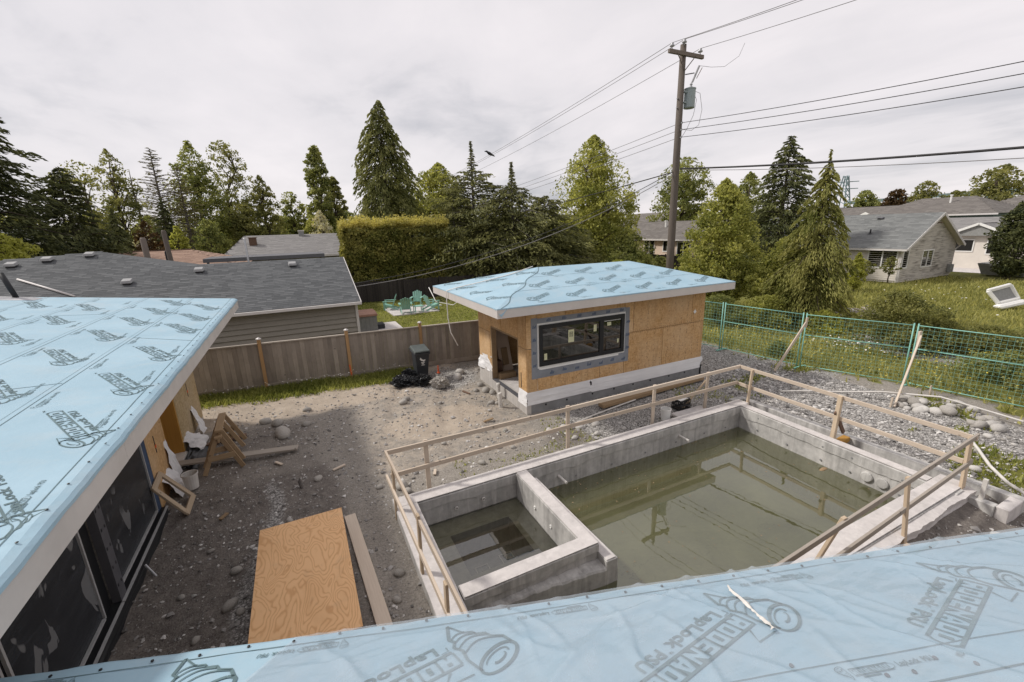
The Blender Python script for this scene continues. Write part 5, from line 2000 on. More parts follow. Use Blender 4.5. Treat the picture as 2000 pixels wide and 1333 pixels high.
# white house on the right, gable towards us
wh = thing("white_house", (45.4, 22.0, 0.0), "small white house with mildewed gable siding and grey shingle roof across the grass lot", "house")
wy0, wy1, wx0, wx1, wzw, wzr = 16.8, 30.5, 41.1, 49.7, 2.70, 5.03
wxm = (wx0 + wx1) / 2
lap_wall(wh, (wx0, wy0), (wx1, wy0), 0.15, wzw, (0, -1), 'siding_dirty', 0.16, peak=wxm - wx0, peakz=wzr)
lap_wall(wh, (wx0, wy1), (wx0, wy0), 0.15, wzw, (-1, 0), 'siding_white', 0.16)
MB().box(wx0 + 0.03, wx1 - 0.02, wy0 + 0.03, wy1, 0, wzw).build("wall", 'siding_white', wh)
ov = 0.45
sl_ = (wzr - wzw) / (wxm - wx0)
ze = wzw - sl_ * ov + 0.12
zrr = wzr + 0.12
roof_poly("roof", [(wx0 - ov, wy1, ze), (wx0 - ov, wy0 - ov, ze), (wxm, wy0 - ov, zrr), (wxm, wy1, zrr)], 'shingle_mid', wh, 0.2, 0.45, 5)
roof_poly("roof", [(wx1 + ov, wy0 - ov, ze), (wx1 + ov, wy1, ze), (wxm, wy1, zrr), (wxm, wy0 - ov, zrr)], 'shingle_mid', wh, 0.3, 0.6, 6)
for xa in (wx0 - ov, wx1 + ov):
    MB().beam((xa, wy0 - ov, ze - 0.09), (wxm, wy0 - ov, zrr - 0.09), 0.05, 0.18).build("barge_board", 'gutter', wh)
    MB().poly([(xa, wy0 - ov, ze - 0.1), (wxm, wy0 - ov, zrr - 0.1), (wxm, wy0, zrr - 0.1), (xa, wy0, ze - 0.1)]).build("soffit", 'siding_white', wh)
MB().beam((wx0 - ov, wy0 - ov, ze - 0.08), (wx0 - ov, wy1, ze - 0.08), 0.12, 0.14).build("gutter", 'gutter', wh)
MB().tube([(wx0 - ov, wy0 - ov + 0.3, ze - 0.1), (wx0 - 0.03, wy0 + 0.06, ze - 0.5), (wx0 - 0.05, wy0 + 0.06, 0.1)], 0.05, 6).build("downpipe", 'gutter', wh)
MB().tube([(wx1 + ov, wy0 - ov + 0.3, ze - 0.1), (wx1 + 0.05, wy0 + 0.03, ze - 0.5), (wx1 + 0.05, wy0 + 0.03, 0.1)], 0.05, 6).build("downpipe", 'gutter', wh)
MB().box(wx0 - 0.05, wx0 + 0.06, wy0 - 0.05, wy0 + 0.06, 0.1, wzw).build("corner_trim", 'gutter', wh)
win_part(wh, (44.3, wy0), (45.9, wy0), 1.05, 2.25, (0, -1), bars=1)
win_part(wh, (41.3, wy0), (42.0, wy0), 1.15, 2.45, (0, -1))
win_part(wh, (wx0, 18.9), (wx0, 17.1), 1.15, 2.45, (-1, 0), bars=1)
MB().box(48.9, 49.4, wy0 - 0.3, wy0 - 0.03, 0.3, 0.95).build("utility_meter", 'siding_grey', wh, bevel=0.03)
MB().box(45.35, 45.45, wy0 - 0.4, wy0 - 0.03, 4.35, 4.42).build("gable_bracket", 'dark_wood', wh)
zfw = lambda x, y: ze + (x - wx0 + ov) * sl_
roof_vent(wh, wxm - 0.7, 20.2, zfw, sl_, 'dark_metal', 1.4)
MB().lathe((42.6, 19.8, zfw(42.6, 0)), [(0.16, 0), (0.06, 0.06), (0.05, 0.35), (0.0, 0.36)], 10).build("roof_pipe", 'frame_black', wh)


def simple_house(label, x0, x1, y0, y1, wall_z, ridge_z, roofm, wallm, axis='X', hip=0.0, name="far_house", course=0.35):
    h = thing(name, ((x0 + x1) / 2, (y0 + y1) / 2, 0), label, "house")
    MB().box(x0, x1, y0, y1, 0, wall_z).build("wall", wallm, h)
    o = 0.5
    ez_ = wall_z - 0.08
    if axis == 'X':
        ym = (y0 + y1) / 2
        A, B = (x0 - o + hip, ym, ridge_z), (x1 + o - hip, ym, ridge_z)
        roof_poly("roof", [(x0 - o, y0 - o, ez_), (x1 + o, y0 - o, ez_), B, A], roofm, h, course, 0.6, 3)
        roof_poly("roof", [(x1 + o, y1 + o, ez_), (x0 - o, y1 + o, ez_), A, B], roofm, h, course, 0.6, 4)
        if hip:
            roof_poly("roof", [(x0 - o, y1 + o, ez_), (x0 - o, y0 - o, ez_), A], roofm, h, course, 0.6, 5)
            roof_poly("roof", [(x1 + o, y0 - o, ez_), (x1 + o, y1 + o, ez_), B], roofm, h, course, 0.6, 6)
        else:
            for xx in (x0 + 0.01, x1 - 0.01):
                MB().poly([(xx, y0, wall_z), (xx, y1, wall_z), (xx, ym, ridge_z - 0.15)]).build("gable", wallm, h)
        MB().beam((x0 - o, y0 - o, ez_ - 0.07), (x1 + o, y0 - o, ez_ - 0.07), 0.06, 0.16).build("gutter", 'gutter', h)
    else:
        xm = (x0 + x1) / 2
        A, B = (xm, y0 - o + hip, ridge_z), (xm, y1 + o - hip, ridge_z)
        roof_poly("roof", [(x0 - o, y1 + o, ez_), (x0 - o, y0 - o, ez_), A, B], roofm, h, course, 0.6, 3)
        roof_poly("roof", [(x1 + o, y0 - o, ez_), (x1 + o, y1 + o, ez_), B, A], roofm, h, course, 0.6, 4)
        if hip:
            roof_poly("roof", [(x0 - o, y0 - o, ez_), (x1 + o, y0 - o, ez_), A], roofm, h, course, 0.6, 5)
        else:
            MB().poly([(x0, y0 + 0.01, wall_z), (x1, y0 + 0.01, wall_z), (xm, y0 + 0.01, ridge_z - 0.15)]).build("gable", wallm, h)
            for xa in (x0 - o, x1 + o):
                MB().beam((xa, y0 - o, ez_ - 0.07), (xm, y0 - o, ridge_z - 0.07), 0.06, 0.18).build("barge_board", 'gutter', h)
        for xa in (x0 - o, x1 + o):
            MB().beam((xa, y0 - o, ez_ - 0.07), (xa, y1 + o, ez_ - 0.07), 0.06, 0.16).build("gutter", 'gutter', h)
    return h

# ------------------------------------------------------------------ FAR HOUSES
cream = simple_house("cream house with grey roof and a raised deck behind the utility pole", 36.5, 44.5, 31.0, 44.0, 3.36, 5.15, 'shingle_taupe', 'siding_cream', 'Y')
win_part(cream, (36.5, 39.2), (36.5, 37.7), 1.15, 3.05, (-1, 0), bars=1)
win_part(cream, (36.5, 36.3), (36.5, 35.75), 2.0, 3.05, (-1, 0))
win_part(cream, (36.5, 34.3), (36.5, 32.7), 1.55, 2.95, (-1, 0), bars=1)
win_part(cream, (36.5, 41.8), (36.5, 40.8), 2.0, 3.1, (-1, 0))
MB().box(34.3, 36.45, 36.3, 40.6, 0.9, 1.05).build("deck", 'brown_wood', cream)
for y in (36.4, 37.4, 38.4, 39.4, 40.4):
    MB().box(34.3, 34.42, y - 0.06, y + 0.06, 0, 2.0).build("deck_post", 'white', cream)
MB().box(34.28, 34.44, 36.3, 40.6, 1.98, 2.06).build("deck_rail", 'brown_wood', cream)
m = MB()
for i in range(20):
    m.box(34.34, 34.38, 36.45 + i * 0.2, 36.50 + i * 0.2, 1.05, 1.98)
m.build("deck_balusters", 'brown_wood', cream)
MB().lathe((39.0, 38.6, 4.2), [(0.12, 0), (0.12, 0.9), (0.18, 0.92), (0.18, 1.05)], 10).build("flue", 'white', cream)
MB().lathe((38.6, 33.6, 4.2), [(0.12, 0), (0.12, 1.4), (0.18, 1.42), (0.18, 1.6)], 10).build("flue", 'white', cream)
simple_house("teal gabled house behind the cream house", 52, 60, 52.0, 62.0, 4.7, 6.7, 'shingle_taupe', 'siding_teal', 'Y')
h = simple_house("two storey house with wide taupe hipped roof behind the white house", 68, 79, 20.5, 32.5, 5.05, 7.0, 'shingle_taupe', 'siding_sage', 'Y', 4.0)
win_part(h, (68.0, 24.0), (68.0, 22.8), 3.4, 4.5, (-1, 0))
win_part(h, (68.0, 29.0), (68.0, 27.8), 3.4, 4.5, (-1, 0))
MB().lathe((71.5, 25.5, 6.2), [(0.10, 0), (0.10, 0.9), (0.16, 0.92), (0.16, 1.05)], 8).build("flue", 'white', h)
h = simple_house("taupe roofed bungalow with small white gable left of the two storey house", 72, 82, 33.0, 46.0, 4.6, 6.4, 'shingle_taupe', 'siding_grey', 'Y')
roof_poly("porch_roof", [(69.6, 35.2, 4.75), (69.6, 31.4, 4.75), (73.5, 33.3, 5.95)], 'shingle_taupe', h)
MB().poly([(69.55, 35.0, 4.70), (69.55, 31.6, 4.70), (69.55, 33.3, 5.6)]).build("porch_gable", 'white', h)
h = simple_house("grey house with flat white eave and black window at the right edge", 80, 92, 17.0, 27.0, 5.3, 7.3, 'shingle_taupe', 'siding_grey', 'X', 4.0)
win_part(h, (80.0, 23.6), (80.0, 22.4), 3.6, 4.9, (-1, 0), 'frame_black')
h = simple_house("low white house with grey shingle roof and white trimmed porch gable", 58.5, 70, 13.0, 23.0, 3.0, 4.6, 'shingle_pale', 'siding_white', 'Y')
roof_poly("porch_roof", [(56.2, 15.4, 3.0), (60.0, 15.4, 3.0), (60.0, 17.7, 4.1), (56.2, 17.7, 4.1)], 'shingle_pale', h)
roof_poly("porch_roof", [(60.0, 20.0, 3.0), (56.2, 20.0, 3.0), (56.2, 17.7, 4.1), (60.0, 17.7, 4.1)], 'shingle_pale', h)
MB().poly([(56.3, 15.6, 3.0), (56.3, 19.8, 3.0), (56.3, 17.7, 4.0)]).build("porch_gable", 'siding_grey', h)
MB().beam((56.15, 15.3, 2.95), (56.15, 17.7, 4.08), 0.08, 0.2).build("barge_board", 'white', h)
MB().beam((56.15, 20.1, 2.95), (56.15, 17.7, 4.08), 0.08, 0.2).build("barge_board", 'white', h)
MB().box(56.8, 58.6, 15.8, 19.6, 0, 3.0).build("porch_wall", 'siding_white', h)
win_part(h, (56.8, 17.0), (56.8, 16.4), 1.4, 2.7, (-1, 0))
win_part(h, (56.8, 19.2), (56.8, 18.0), 1.6, 2.6, (-1, 0))
# left background
h = simple_house("far house with green-grey roof and unfinished timber framing at one end", -34, -19.5, 57.0, 70.0, 5.0, 6.3, 'shingle_mid', 'siding_grey', 'X', 4.5)
for i in range(5):
    MB().box(-20.6 + i * 0.62, -20.5 + i * 0.62, 56.9, 57.0, 3.4, 5.2).build("stud", 'rail_wood', h)
for z in (3.4, 4.3, 5.15):
    MB().box(-20.7, -17.9, 56.86, 57.0, z, z + 0.1).build("plate", 'rail_wood', h)
win_part(h, (-26.0, 57.0), (-24.2, 57.0), 3.9, 4.8, (0, -1), bars=2)
MB().hexa([(-24, 54.5, 3.0), (-17.6, 54.5, 3.0), (-17.6, 57, 3.55), (-24, 57, 3.55), (-24, 54.5, 3.1), (-17.6, 54.5, 3.1), (-17.6, 57, 3.65), (-24, 57, 3.65)]).build("porch_roof", 'shingle_mid', h)
simple_house("house with rust brown shingle roof beyond the neighbour house", -13.5, -3.6, 34.0, 43.0, 3.1, 4.15, 'shingle_brown', 'siding_tan', 'X', 3.5)
simple_house("house with long pale grey shingle roof in front of the far trees", -5.2, 5.5, 44.0, 58.0, 3.2, 4.95, 'shingle_pale', 'siding_tan', 'X', 1.5)
t = thing("flat_roof_carport", (-1.2, 32.5, 0), "low flat roofed carport with dark charcoal fascia beyond the neighbour house", "carport")
MB().box(-4.9, 1.75, 31.3, 34.6, 3.50, 3.72).build("roof", 'dark_metal', t)
for x in (-4.7, -1.5, 1.5):
    MB().box(x - 0.06, x + 0.06, 31.5, 31.62, 0, 3.5).build("post", 'dark_wood', t)
t = thing("brick_chimney", (0.9, 50.5, 0), "pale stub chimney on the long grey roof", "chimney")
MB().box(0.65, 1.15, 50.2, 50.7, 4.4, 5.25).build("stack", 'siding_grey', t)
MB().box(0.6, 1.2, 50.15, 50.75, 5.25, 5.35).build("cap", 'offwhite', t)
t = thing("brick_chimney", (-3.3, 47.6, 0), "short dark red chimney with a plant on top on the long grey roof", "chimney")
MB().box(-3.6, -3.0, 47.3, 47.9, 3.7, 4.75).build("stack", 'dark_wood', t)
MB().box(-3.65, -2.95, 47.25, 47.95, 4.75, 4.82).build("cap", 'dark_wood', t)
# old posts beyond the neighbour's ridge
for (x, y, z0, z1, lx, r, mt, lab, nm) in ((-6.45, 27.3, 0, 5.05, 0.05, 0.14, 'pole', "thick grey timber post with a rounded top beyond the slate roof", "old_post"), (-5.2, 25.9, 0, 5.35, 0.14, 0.11, 'pole', "tall leaning weathered timber post beyond the slate roof", "old_post"), (-2.15, 26.3, 0, 4.88, 0.03, 0.055, 'steel', "slim pale metal flue pipe beyond the slate roof", "flue_pipe"), (-5.5, 26.2, 0, 4.4, 0.0, 0.05, 'frame_black', "short black vent pipe beside the leaning timber post", "vent_pipe")):
    m = MB().tube([(x, y, z0), (x - lx * 0.5, y, (z0 + z1) / 2), (x - lx, y, z1 - 0.08), (x - lx, y, z1)], [r, r * 0.95, r * 0.9, r * 0.6], 10)
    setp(m.build(nm, mt, base=(x, y, 0), smooth=True), lab, "post" if nm == "old_post" else "pipe")

# ------------------------------------------------------------------ BACK GARDEN NEXT DOOR
bf = thing("dark_fence", (9, 32.4, 0), "dark stained board fence at the back of the neighbouring lawn", "fence")
me = MB().box(0, 0.155, -0.01, 0.01, 0, 1.5).mesh("board")
me.materials.append(MAT['fence_dark'])
x = 1.8
while x < 17.5:
    o = bpy.data.objects.new("board", me)
    C.objects.link(o)
    o.parent = bf
    o.location = Vector((x, 32.9 - 0.12 * (x - 3.7) + rnd.uniform(-.01, .01), rnd.uniform(-0.02, 0.03))) - ORIG[bf]
    x += 0.16
for px_ in (1.8, 4.4, 7.0, 9.6, 12.2, 14.8, 17.4):
    y = 32.9 - 0.12 * (px_ - 3.7)
    MB().box(px_ - 0.05, px_ + 0.05, y - 0.12, y - 0.02, 0, 1.6).build("post", 'fence_dark', bf)
df = thing("dark_fence", (33, 34.5, 0), "black board fence in front of the cream house", "fence")
me = MB().box(-0.01, 0.01, 0, 0.155, 0, 1.9).mesh("board")
me.materials.append(MAT['fence_dark'])
y = 27.0
while y < 38.0:
    o = bpy.data.objects.new("board", me)
    C.objects.link(o)
    o.parent = df
    o.location = Vector((33.0, y, rnd.uniform(-.02, .02))) - ORIG[df]
    y += 0.16
for y in (27.0, 29.7, 32.4, 35.1, 37.8):
    MB().box(32.87, 32.97, y - 0.05, y + 0.05, 0, 2.0).build("post", 'fence_dark', df)
patio = MB().hexa([(4.9, 26.3, -0.02), (7.75, 26.35, -0.02), (7.6, 29.0, -0.02), (4.8, 29.2, -0.02), (4.9, 26.3, 0.05), (7.75, 26.35, 0.05), (7.6, 29.0, 0.05), (4.8, 29.2, 0.05)]).build("patio", 'concrete_top', base=(6.2, 27.7, 0))
setp(patio, "square concrete patio slab under the teal chairs", None, None, "structure")
patio = MB().box(2.3, 4.6, 22.3, 24.6, -0.02, 0.04).build("patio", 'concrete_top', base=(3.4, 23.4, 0))
setp(patio, "concrete pad under the hot tub", None, None, "structure")
# teal adirondack chairs


def make_chair():
    t = thing("garden_chair", (0, 0, 0), "x", "chair", "teal garden chairs round the patio table")
    for k in range(5):
        MB().hexa([(-0.26, -0.28 + k * 0.11, 0.36 - k * 0.028), (0.26, -0.28 + k * 0.11, 0.36 - k * 0.028), (0.26, -0.185 + k * 0.11, 0.335 - k * 0.028), (-0.26, -0.185 + k * 0.11, 0.335 - k * 0.028), (-0.26, -0.28 + k * 0.11, 0.385 - k * 0.028), (0.26, -0.28 + k * 0.11, 0.385 - k * 0.028), (0.26, -0.185 + k * 0.11, 0.36 - k * 0.028), (-0.26, -0.185 + k * 0.11, 0.36 - k * 0.028)]).build("seat_slat", 'teal_wood', t)
    for k in range(5):
        x = -0.24 + k * 0.12
        top = 1.0 - abs(k - 2) * 0.05
        MB().beam((x * 0.85, 0.24, 0.24), (x * 1.1, 0.24 + (top - 0.24) * 0.38, top), 0.105, 0.022, (0, 1, 0)).build("back_slat", 'teal_wood', t)
    for s in (-1, 1):
        MB().box(s * 0.34 - 0.07, s * 0.34 + 0.07, -0.32, 0.42, 0.56, 0.585).build("armrest", 'teal_wood', t)
        MB().box(s * 0.31 - 0.02, s * 0.31 + 0.02, -0.30, -0.20, 0, 0.56).build("leg", 'teal_wood', t)
        MB().beam((s * 0.28, -0.28, 0.32), (s * 0.28, 0.62, 0.03), 0.03, 0.10).build("leg", 'teal_wood', t)
    return t


spots = [(5.05, 28.6, -110, "teal slatted garden chair on the left of the patio, seen from the side"), (5.75, 26.95, 172, "teal slatted garden chair with its back to the cedar fence"), (6.95, 28.9, -25, "teal slatted garden chair at the far side of the patio, backed by the dark fence"), (7.5, 27.0, 105, "teal slatted garden chair nearest the pool house roof")]
c0 = make_chair()
for i, (x, y, a, lab) in enumerate(spots):
    o = c0 if i == 0 else copy_tree(c0)
    o.location = (x, y, 0.05)
    o.rotation_euler = (0, 0, R(a))
    o["label"] = lab
t = thing("side_table", (6.5, 26.75, 0.05), "low teal table standing among the teal garden chairs", "table")
for k in range(4):
    MB().box(6.22 + k * 0.145, 6.355 + k * 0.145, 26.45, 27.0, 0.40, 0.43).build("top_slat", 'teal_wood', t)
for (x, y) in ((6.26, 26.5), (6.74, 26.5), (6.26, 26.95), (6.74, 26.95)):
    MB().box(x - 0.025, x + 0.025, y - 0.025, y + 0.025, 0.05, 0.40).build("leg", 'teal_wood', t)
# hot tub
t = thing("hot_tub", (2.75, 23.5, 0.04), "grey panelled hot tub with a brown folding cover beside the neighbour house", "hot tub")
for k in range(6):
    MB().box(2.18 + k * 0.195, 2.37 + k * 0.195, 22.72, 22.78, 0.05, 0.82).build("side_panel", 'siding_grey', t)
    MB().box(3.28, 3.34, 22.8 + k * 0.26, 23.05 + k * 0.26, 0.05, 0.82).build("side_panel", 'siding_grey', t)
MB().box(2.2, 3.28, 22.78, 24.35, 0.05, 0.80).build("shell", 'siding_grey', t)
MAT['cover'] = plain('faded brown vinyl', (0.36, 0.20, 0.145), 0.6, var=0.2, nscale=3)
MB().hexa([(2.12, 22.66, 0.83), (3.40, 22.66, 0.83), (3.40, 23.55, 0.83), (2.12, 23.55, 0.83), (2.14, 22.68, 0.93), (3.38, 22.68, 0.93), (3.38, 23.55, 0.98), (2.14, 23.55, 0.98)]).build("cover", 'cover', t)
MB().hexa([(2.12, 23.56, 0.83), (3.40, 23.56, 0.83), (3.40, 24.4, 0.83), (2.12, 24.4, 0.83), (2.14, 23.56, 0.98), (3.38, 23.56, 0.98), (3.38, 24.38, 0.93), (2.14, 24.38, 0.93)]).build("cover", 'cover', t)
MB().box(3.36, 3.75, 23.0, 23.7, 0.05, 0.28).build("step", 'bin', t)
t = thing("hammock_stand", (9.0, 28.2, 0), "white bent tube stand on the lawn beside the teal chairs", "stand")
MB().tube([(8.0, 29.4, 1.15), (8.2, 28.6, 0.25), (9.1, 27.7, 0.05), (9.6, 27.9, 0.25), (9.7, 28.4, 1.2)], 0.03, 6).build("frame", 'white', t, smooth=True)
MB().tube([(8.05, 28.9, 0.04), (8.45, 28.2, 0.04)], 0.03, 6).build("foot", 'white', t)

# ------------------------------------------------------------------ SITE FENCE OF GREEN PANELS
fp = [(13.7, 16.6), (14.35, 14.2), (14.83, 11.38), (15.19, 8.53), (16.12, 5.91), (16.62, 3.0), (17.0, 0.1)]
flab = ["green wire mesh site fence panel hidden furthest behind the pool house corner", "green wire mesh site fence panel beside the pool house wall", "green wire mesh site fence panel with a short timber brace leaning at its near post", "green wire mesh site fence panel between the two timber braces", "green wire mesh site fence panel behind the boulder pile", "green wire mesh site fence panel at the right edge of the view"]
for k in range(len(fp) - 1):
    a, b = Vector((*fp[k], 0)), Vector((*fp[k + 1], 0))
    d = (b - a).normalized()
    a, b = a + d * 0.05, b - d * 0.05
    L = (b - a).length
    zb, zt = 0.08, 1.86
    t = thing("fence_panel", tuple((a + b) / 2), flab[k], "fence panel", "green site fence panels")
    for p in (a, b):
        MB().tube([p, p + Vector((0, 0, 1.92))], 0.020, 8).build("post", 'green_metal', t, smooth=True)
    for z in (zb, 1.16, zt):
        MB().tube([a + Vector((0, 0, z)), b + Vector((0, 0, z))], 0.014, 6).build("rail", 'green_metal', t, smooth=True)
    m = MB()
    nn_ = int(L / 0.115)
    for i in range(1, nn_):
        p = a + d * (L * i / nn_)
        m.beam(p + Vector((0, 0, zb)), p + Vector((0, 0, zt)), 0.0036, 0.0036, tuple(d))
    for i in range(1, 16):
        z = zb + (zt - zb) * i / 16
        m.beam(a + Vector((0, 0, z)), b + Vector((0, 0, z)), 0.0036, 0.0036)
    o = m.build("wire_mesh", 'green_metal', t)
    o["kind"] = "stuff"
    MB().beam(a - d * 0.0 + Vector((-0.3, 0, 0.02)), a + Vector((0.3, 0, 0.02)), 0.05, 0.04).build("foot", 'green_metal', t)
t = thing("timber_brace", (14.15, 8.64, 0), "thin pale timber prop leaning up to the site fence nearer the pool house", "timber brace")
stick("prop", (14.12, 8.66, 0.0), (15.12, 8.42, 1.62), 0.04, 0.085, 'rail_wood', t)
stick("block", (15.1, 8.42, 1.45), (15.14, 8.42, 1.78), 0.09, 0.045, 'rail_wood', t, up=(0, 1, 0))
t = thing("timber_brace", (13.95, 5.24, 0), "long pale timber prop leaning up to the site fence beside the boulder pile", "timber brace")
stick("prop", (13.95, 5.22, 0.0), (15.85, 5.66, 1.62), 0.045, 0.09, 'rail_wood', t)
stick("block", (15.9, 5.7, 1.30), (15.92, 5.72, 1.75), 0.14, 0.05, 'rail_wood', t, up=(0, 1, 0))
stick("peg", (13.9, 5.28, -0.1), (13.92, 5.28, 0.26), 0.05, 0.04, 'rail_wood', t, up=(0, 1, 0))
o = stick("survey_stake", (15.3, 5.0, -0.05), (15.3, 5.02, 0.42), 0.06, 0.03, 'rail_wood', None, up=(0, 1, 0))
setp(o, "short pale stake standing behind the boulder pile", "stake")

# ------------------------------------------------------------------ THINGS IN THE YARD
# plywood sheet on a low stack of lumber
o = MB().hexa([(-0.61, -1.35, -0.009), (0.61, -1.35, -0.009), (0.61, 1.22, -0.009), (-0.61, 1.22, -0.009), (-0.61, -1.35, 0.009), (0.61, -1.35, 0.009), (0.61, 1.22, 0.009), (-0.61, 1.22, 0.009)]).build("plywood_sheet", 'ply')
o.location = (-0.49, 5.90, 0.45)
setp(o, "bright orange-brown plywood sheet with swirling grain lying flat in the dirt yard", "plywood sheet")
t = thing("lumber_stack", (-0.5, 5.9, 0), "dark low stack of lumber hidden under the plywood sheet", "lumber stack")
for i, x in enumerate((-0.95, -0.5, -0.06)):
    stick("bearer", (x, 4.7, 0.2), (x, 6.95, 0.2), 0.16, 0.4, 'dark_wood', t)
for i, y in enumerate((4.9, 5.9, 6.8)):
    stick("cross_piece", (-1.02, y, 0.42), (0.02, y, 0.42), 0.09, 0.038, 'dark_wood', t)
o = stick("plank", (0.245, 7.46, 0.03), (0.42, 4.2, 0.03), 0.19, 0.04, 'rail_wood', None)
setp(o, "pale plank lying on the dirt beside the plywood sheet", "plank")
o = stick("plank", (-3.0, 11.12, 0.12), (-0.56, 10.66, 0.10), 0.22, 0.04, 'rail_grey', None)
setp(o, "grey plank lying across the yard under the sawhorses", "plank")
o = stick("plank", (-2.9, 12.05, 0.03), (-1.75, 12.25, 0.03), 0.14, 0.04, 'dark_wood', None)
setp(o, "short dark plank on the ground behind the sawhorses", "plank")


def sawhorse(label, ox, oy, oz, ang, s=1.0):
    t = thing("sawhorse", (ox, oy, oz), label, "sawhorse", "sawhorses by the house wall")
    H = 0.78 * s
    P = lambda x, y, z: (ox + x * math.cos(ang) - y * math.sin(ang), oy + x * math.sin(ang) + y * math.cos(ang), oz + z)
    stick("top_beam", P(0, -0.55, H), P(0, 0.55, H), 0.14, 0.05, 'brown_wood', t)
    stick("top_beam", P(0, -0.53, H - 0.07), P(0, 0.53, H - 0.07), 0.04, 0.09, 'brown_wood', t)
    for sy in (-1, 1):
        for sx in (-1, 1):
            stick("leg", P(sx * 0.04, sy * 0.47, H - 0.02), P(sx * 0.36, sy * 0.56, 0.0), 0.09, 0.04, 'brown_wood', t, up=(0, 1, 0))
        stick("brace", P(-0.25, sy * 0.555, 0.34), P(0.25, sy * 0.555, 0.34), 0.022, 0.12, 'brown_wood', t)
    return t


sawhorse("lower brown sawhorse of the nested pair beside the house wall", -2.08, 11.05, 0.0, 0.08)
sawhorse("upper brown sawhorse resting on the other one beside the house wall", -2.05, 11.16, 0.13, 0.05, 0.98)
# small open frame leaning on the wall
t = thing("leaning_frame", (-2.55, 9.3, 0), "small rectangular wooden frame leaning against the house wall", "wooden_frame")
A, B = Vector((-2.90, 9.72, 0.62)), Vector((-2.90, 9.18, 0.56))
A2, B2 = Vector((-2.48, 9.70, 0.02)), Vector((-2.48, 9.05, 0.0))
nrm = (B - A).cross(A2 - A).normalized()
for (p, q) in ((A, B), (A2, B2), (A + (B - A) * 0.06, A2 + (B2 - A2) * 0.06), (B - (B - A) * 0.06, B2 - (B2 - A2) * 0.06)):
    stick("frame_side", p, q, 0.10, 0.04, 'post_wood', t, up=tuple(nrm))
# buckets and pails


def bucket(label, x, y, z, r, h, mat, tilt=(0, 0, 0)):
    t = thing("bucket", (x, y, z), label, "bucket")
    b = MB().lathe((0, 0, 0), [(r * 0.82, 0), (r, h), (r * 1.06, h), (r * 1.06, h - 0.03), (r * 1.0, h - 0.03), (r * 0.98, h), (r * 0.95, h * 0.98), (r * 0.78, 0.02)], 18)
    me = b.mesh("body")
    me.materials.append(MAT[mat])
    o = bpy.data.objects.new("body", me)
    C.objects.link(o)
    o.parent = t
    me2 = MB().tube([(r * 1.05 * math.cos(a), r * 0.5 * math.sin(a) - 0.0, h - 0.02 + 0.02 * math.sin(a)) for a in [math.pi * k / 10 for k in range(11)]], 0.004, 5).mesh("handle")
    me2.materials.append(MAT['steel'])
    o2 = bpy.data.objects.new("handle", me2)
    C.objects.link(o2)
    o2.parent = t
    t.rotation_euler = tilt
    return t


bucket("dusty white bucket on the dirt by the house wall", -2.55, 10.05, 0.0, 0.14, 0.33, 'offwhite', (0, 0, 0.4))
bucket("white pail standing behind the pool wall by the gravel", 8.12, 7.66, 0.0, 0.13, 0.32, 'white')
# milk crate with white contents
t = thing("milk_crate", (9.05, 7.98, 0.0), "black open-grid milk crate holding white scraps beside the pool rail", "crate")
cx0, cx1, cy0, cy1 = 8.82, 9.20, 7.82, 8.14
for z in (0.04, 0.16, 0.29):
    m = MB()
    for (a, b, c, d) in ((cx0, cx1, cy0, cy0 + 0.018), (cx0, cx1, cy1 - 0.018, cy1), (cx0, cx0 + 0.018, cy0 + 0.019, cy1 - 0.019), (cx1 - 0.018, cx1, cy0 + 0.019, cy1 - 0.019)):
        m.box(a, b, c, d, z - 0.025, z + 0.015)
    m.build("rim", 'black_plastic', t)
m = MB()
for i in range(7):
    x = cx0 + 0.01 + (cx1 - cx0 - 0.03) * i / 6
    for y in (cy0 + 0.002, cy1 - 0.016):
        m.box(x, x + 0.014, y, y + 0.012, 0.055, 0.265)
for i in range(6):
    y = cy0 + 0.01 + (cy1 - cy0 - 0.03) * i / 5
    for x in (cx0 + 0.002, cx1 - 0.016):
        m.box(x, x + 0.012, y, y + 0.014, 0.055, 0.265)
m.build("bars", 'black_plastic', t)
MB().box(cx0 + 0.02, cx1 - 0.02, cy0 + 0.02, cy1 - 0.02, 0.01, 0.03).build("base", 'black_plastic', t)
o = rag("white_scrap", [(8.86, 7.86, 0.27), (9.16, 7.86, 0.30), (9.15, 8.10, 0.31), (8.86, 8.10, 0.29)], 'white', None, 0.03, 41, base=(9.0, 7.98, 0.27))
setp(o, "crumpled white scrap lying in the milk crate", "scrap")
o = MB().box(8.45, 9.55, 7.50, 7.80, -0.02, 0.06).build("concrete_pad", 'concrete_top', base=(9, 7.6, 0), bevel=0.02)
setp(o, "rough pale concrete pad beside the milk crate", "concrete pad")
# long timbers and conduit by the shed
t = thing("timber_beam", (9.0, 9.2, 0), "long dark-ended timber beam lying on gravel in front of the pool house", "timber")
stick("beam", (7.1, 9.06, 0.10), (11.3, 9.28, 0.10), 0.24, 0.10, 'brown_wood', t)
o = MB().tube([(5.7, 8.55, 0.03), (6.6, 8.75, 0.04), (7.6, 8.9, 0.05), (8.3, 9.0, 0.05)], 0.02, 6).build("conduit_pipe", 'offwhite', base=(6.8, 8.8, 0))
setp(o, "thin white conduit lying on gravel before the pool house", "pipe")
for (x, y, h, lab) in ((4.98, 11.30, 0.42, "white PVC riser pipe nearer the pool house doorway"), (4.72, 10.62, 0.40, "white PVC riser pipe standing furthest out from the pool house")):
    o = MB().lathe((x, y, -0.1), [(0.055, 0), (0.055, h + 0.06), (0.062, h + 0.06), (0.062, h + 0.12), (0.045, h + 0.14)], 14).build("riser_pipe", 'offwhite', base=(x, y, 0), smooth=False)
    setp(o, lab, "pipe")
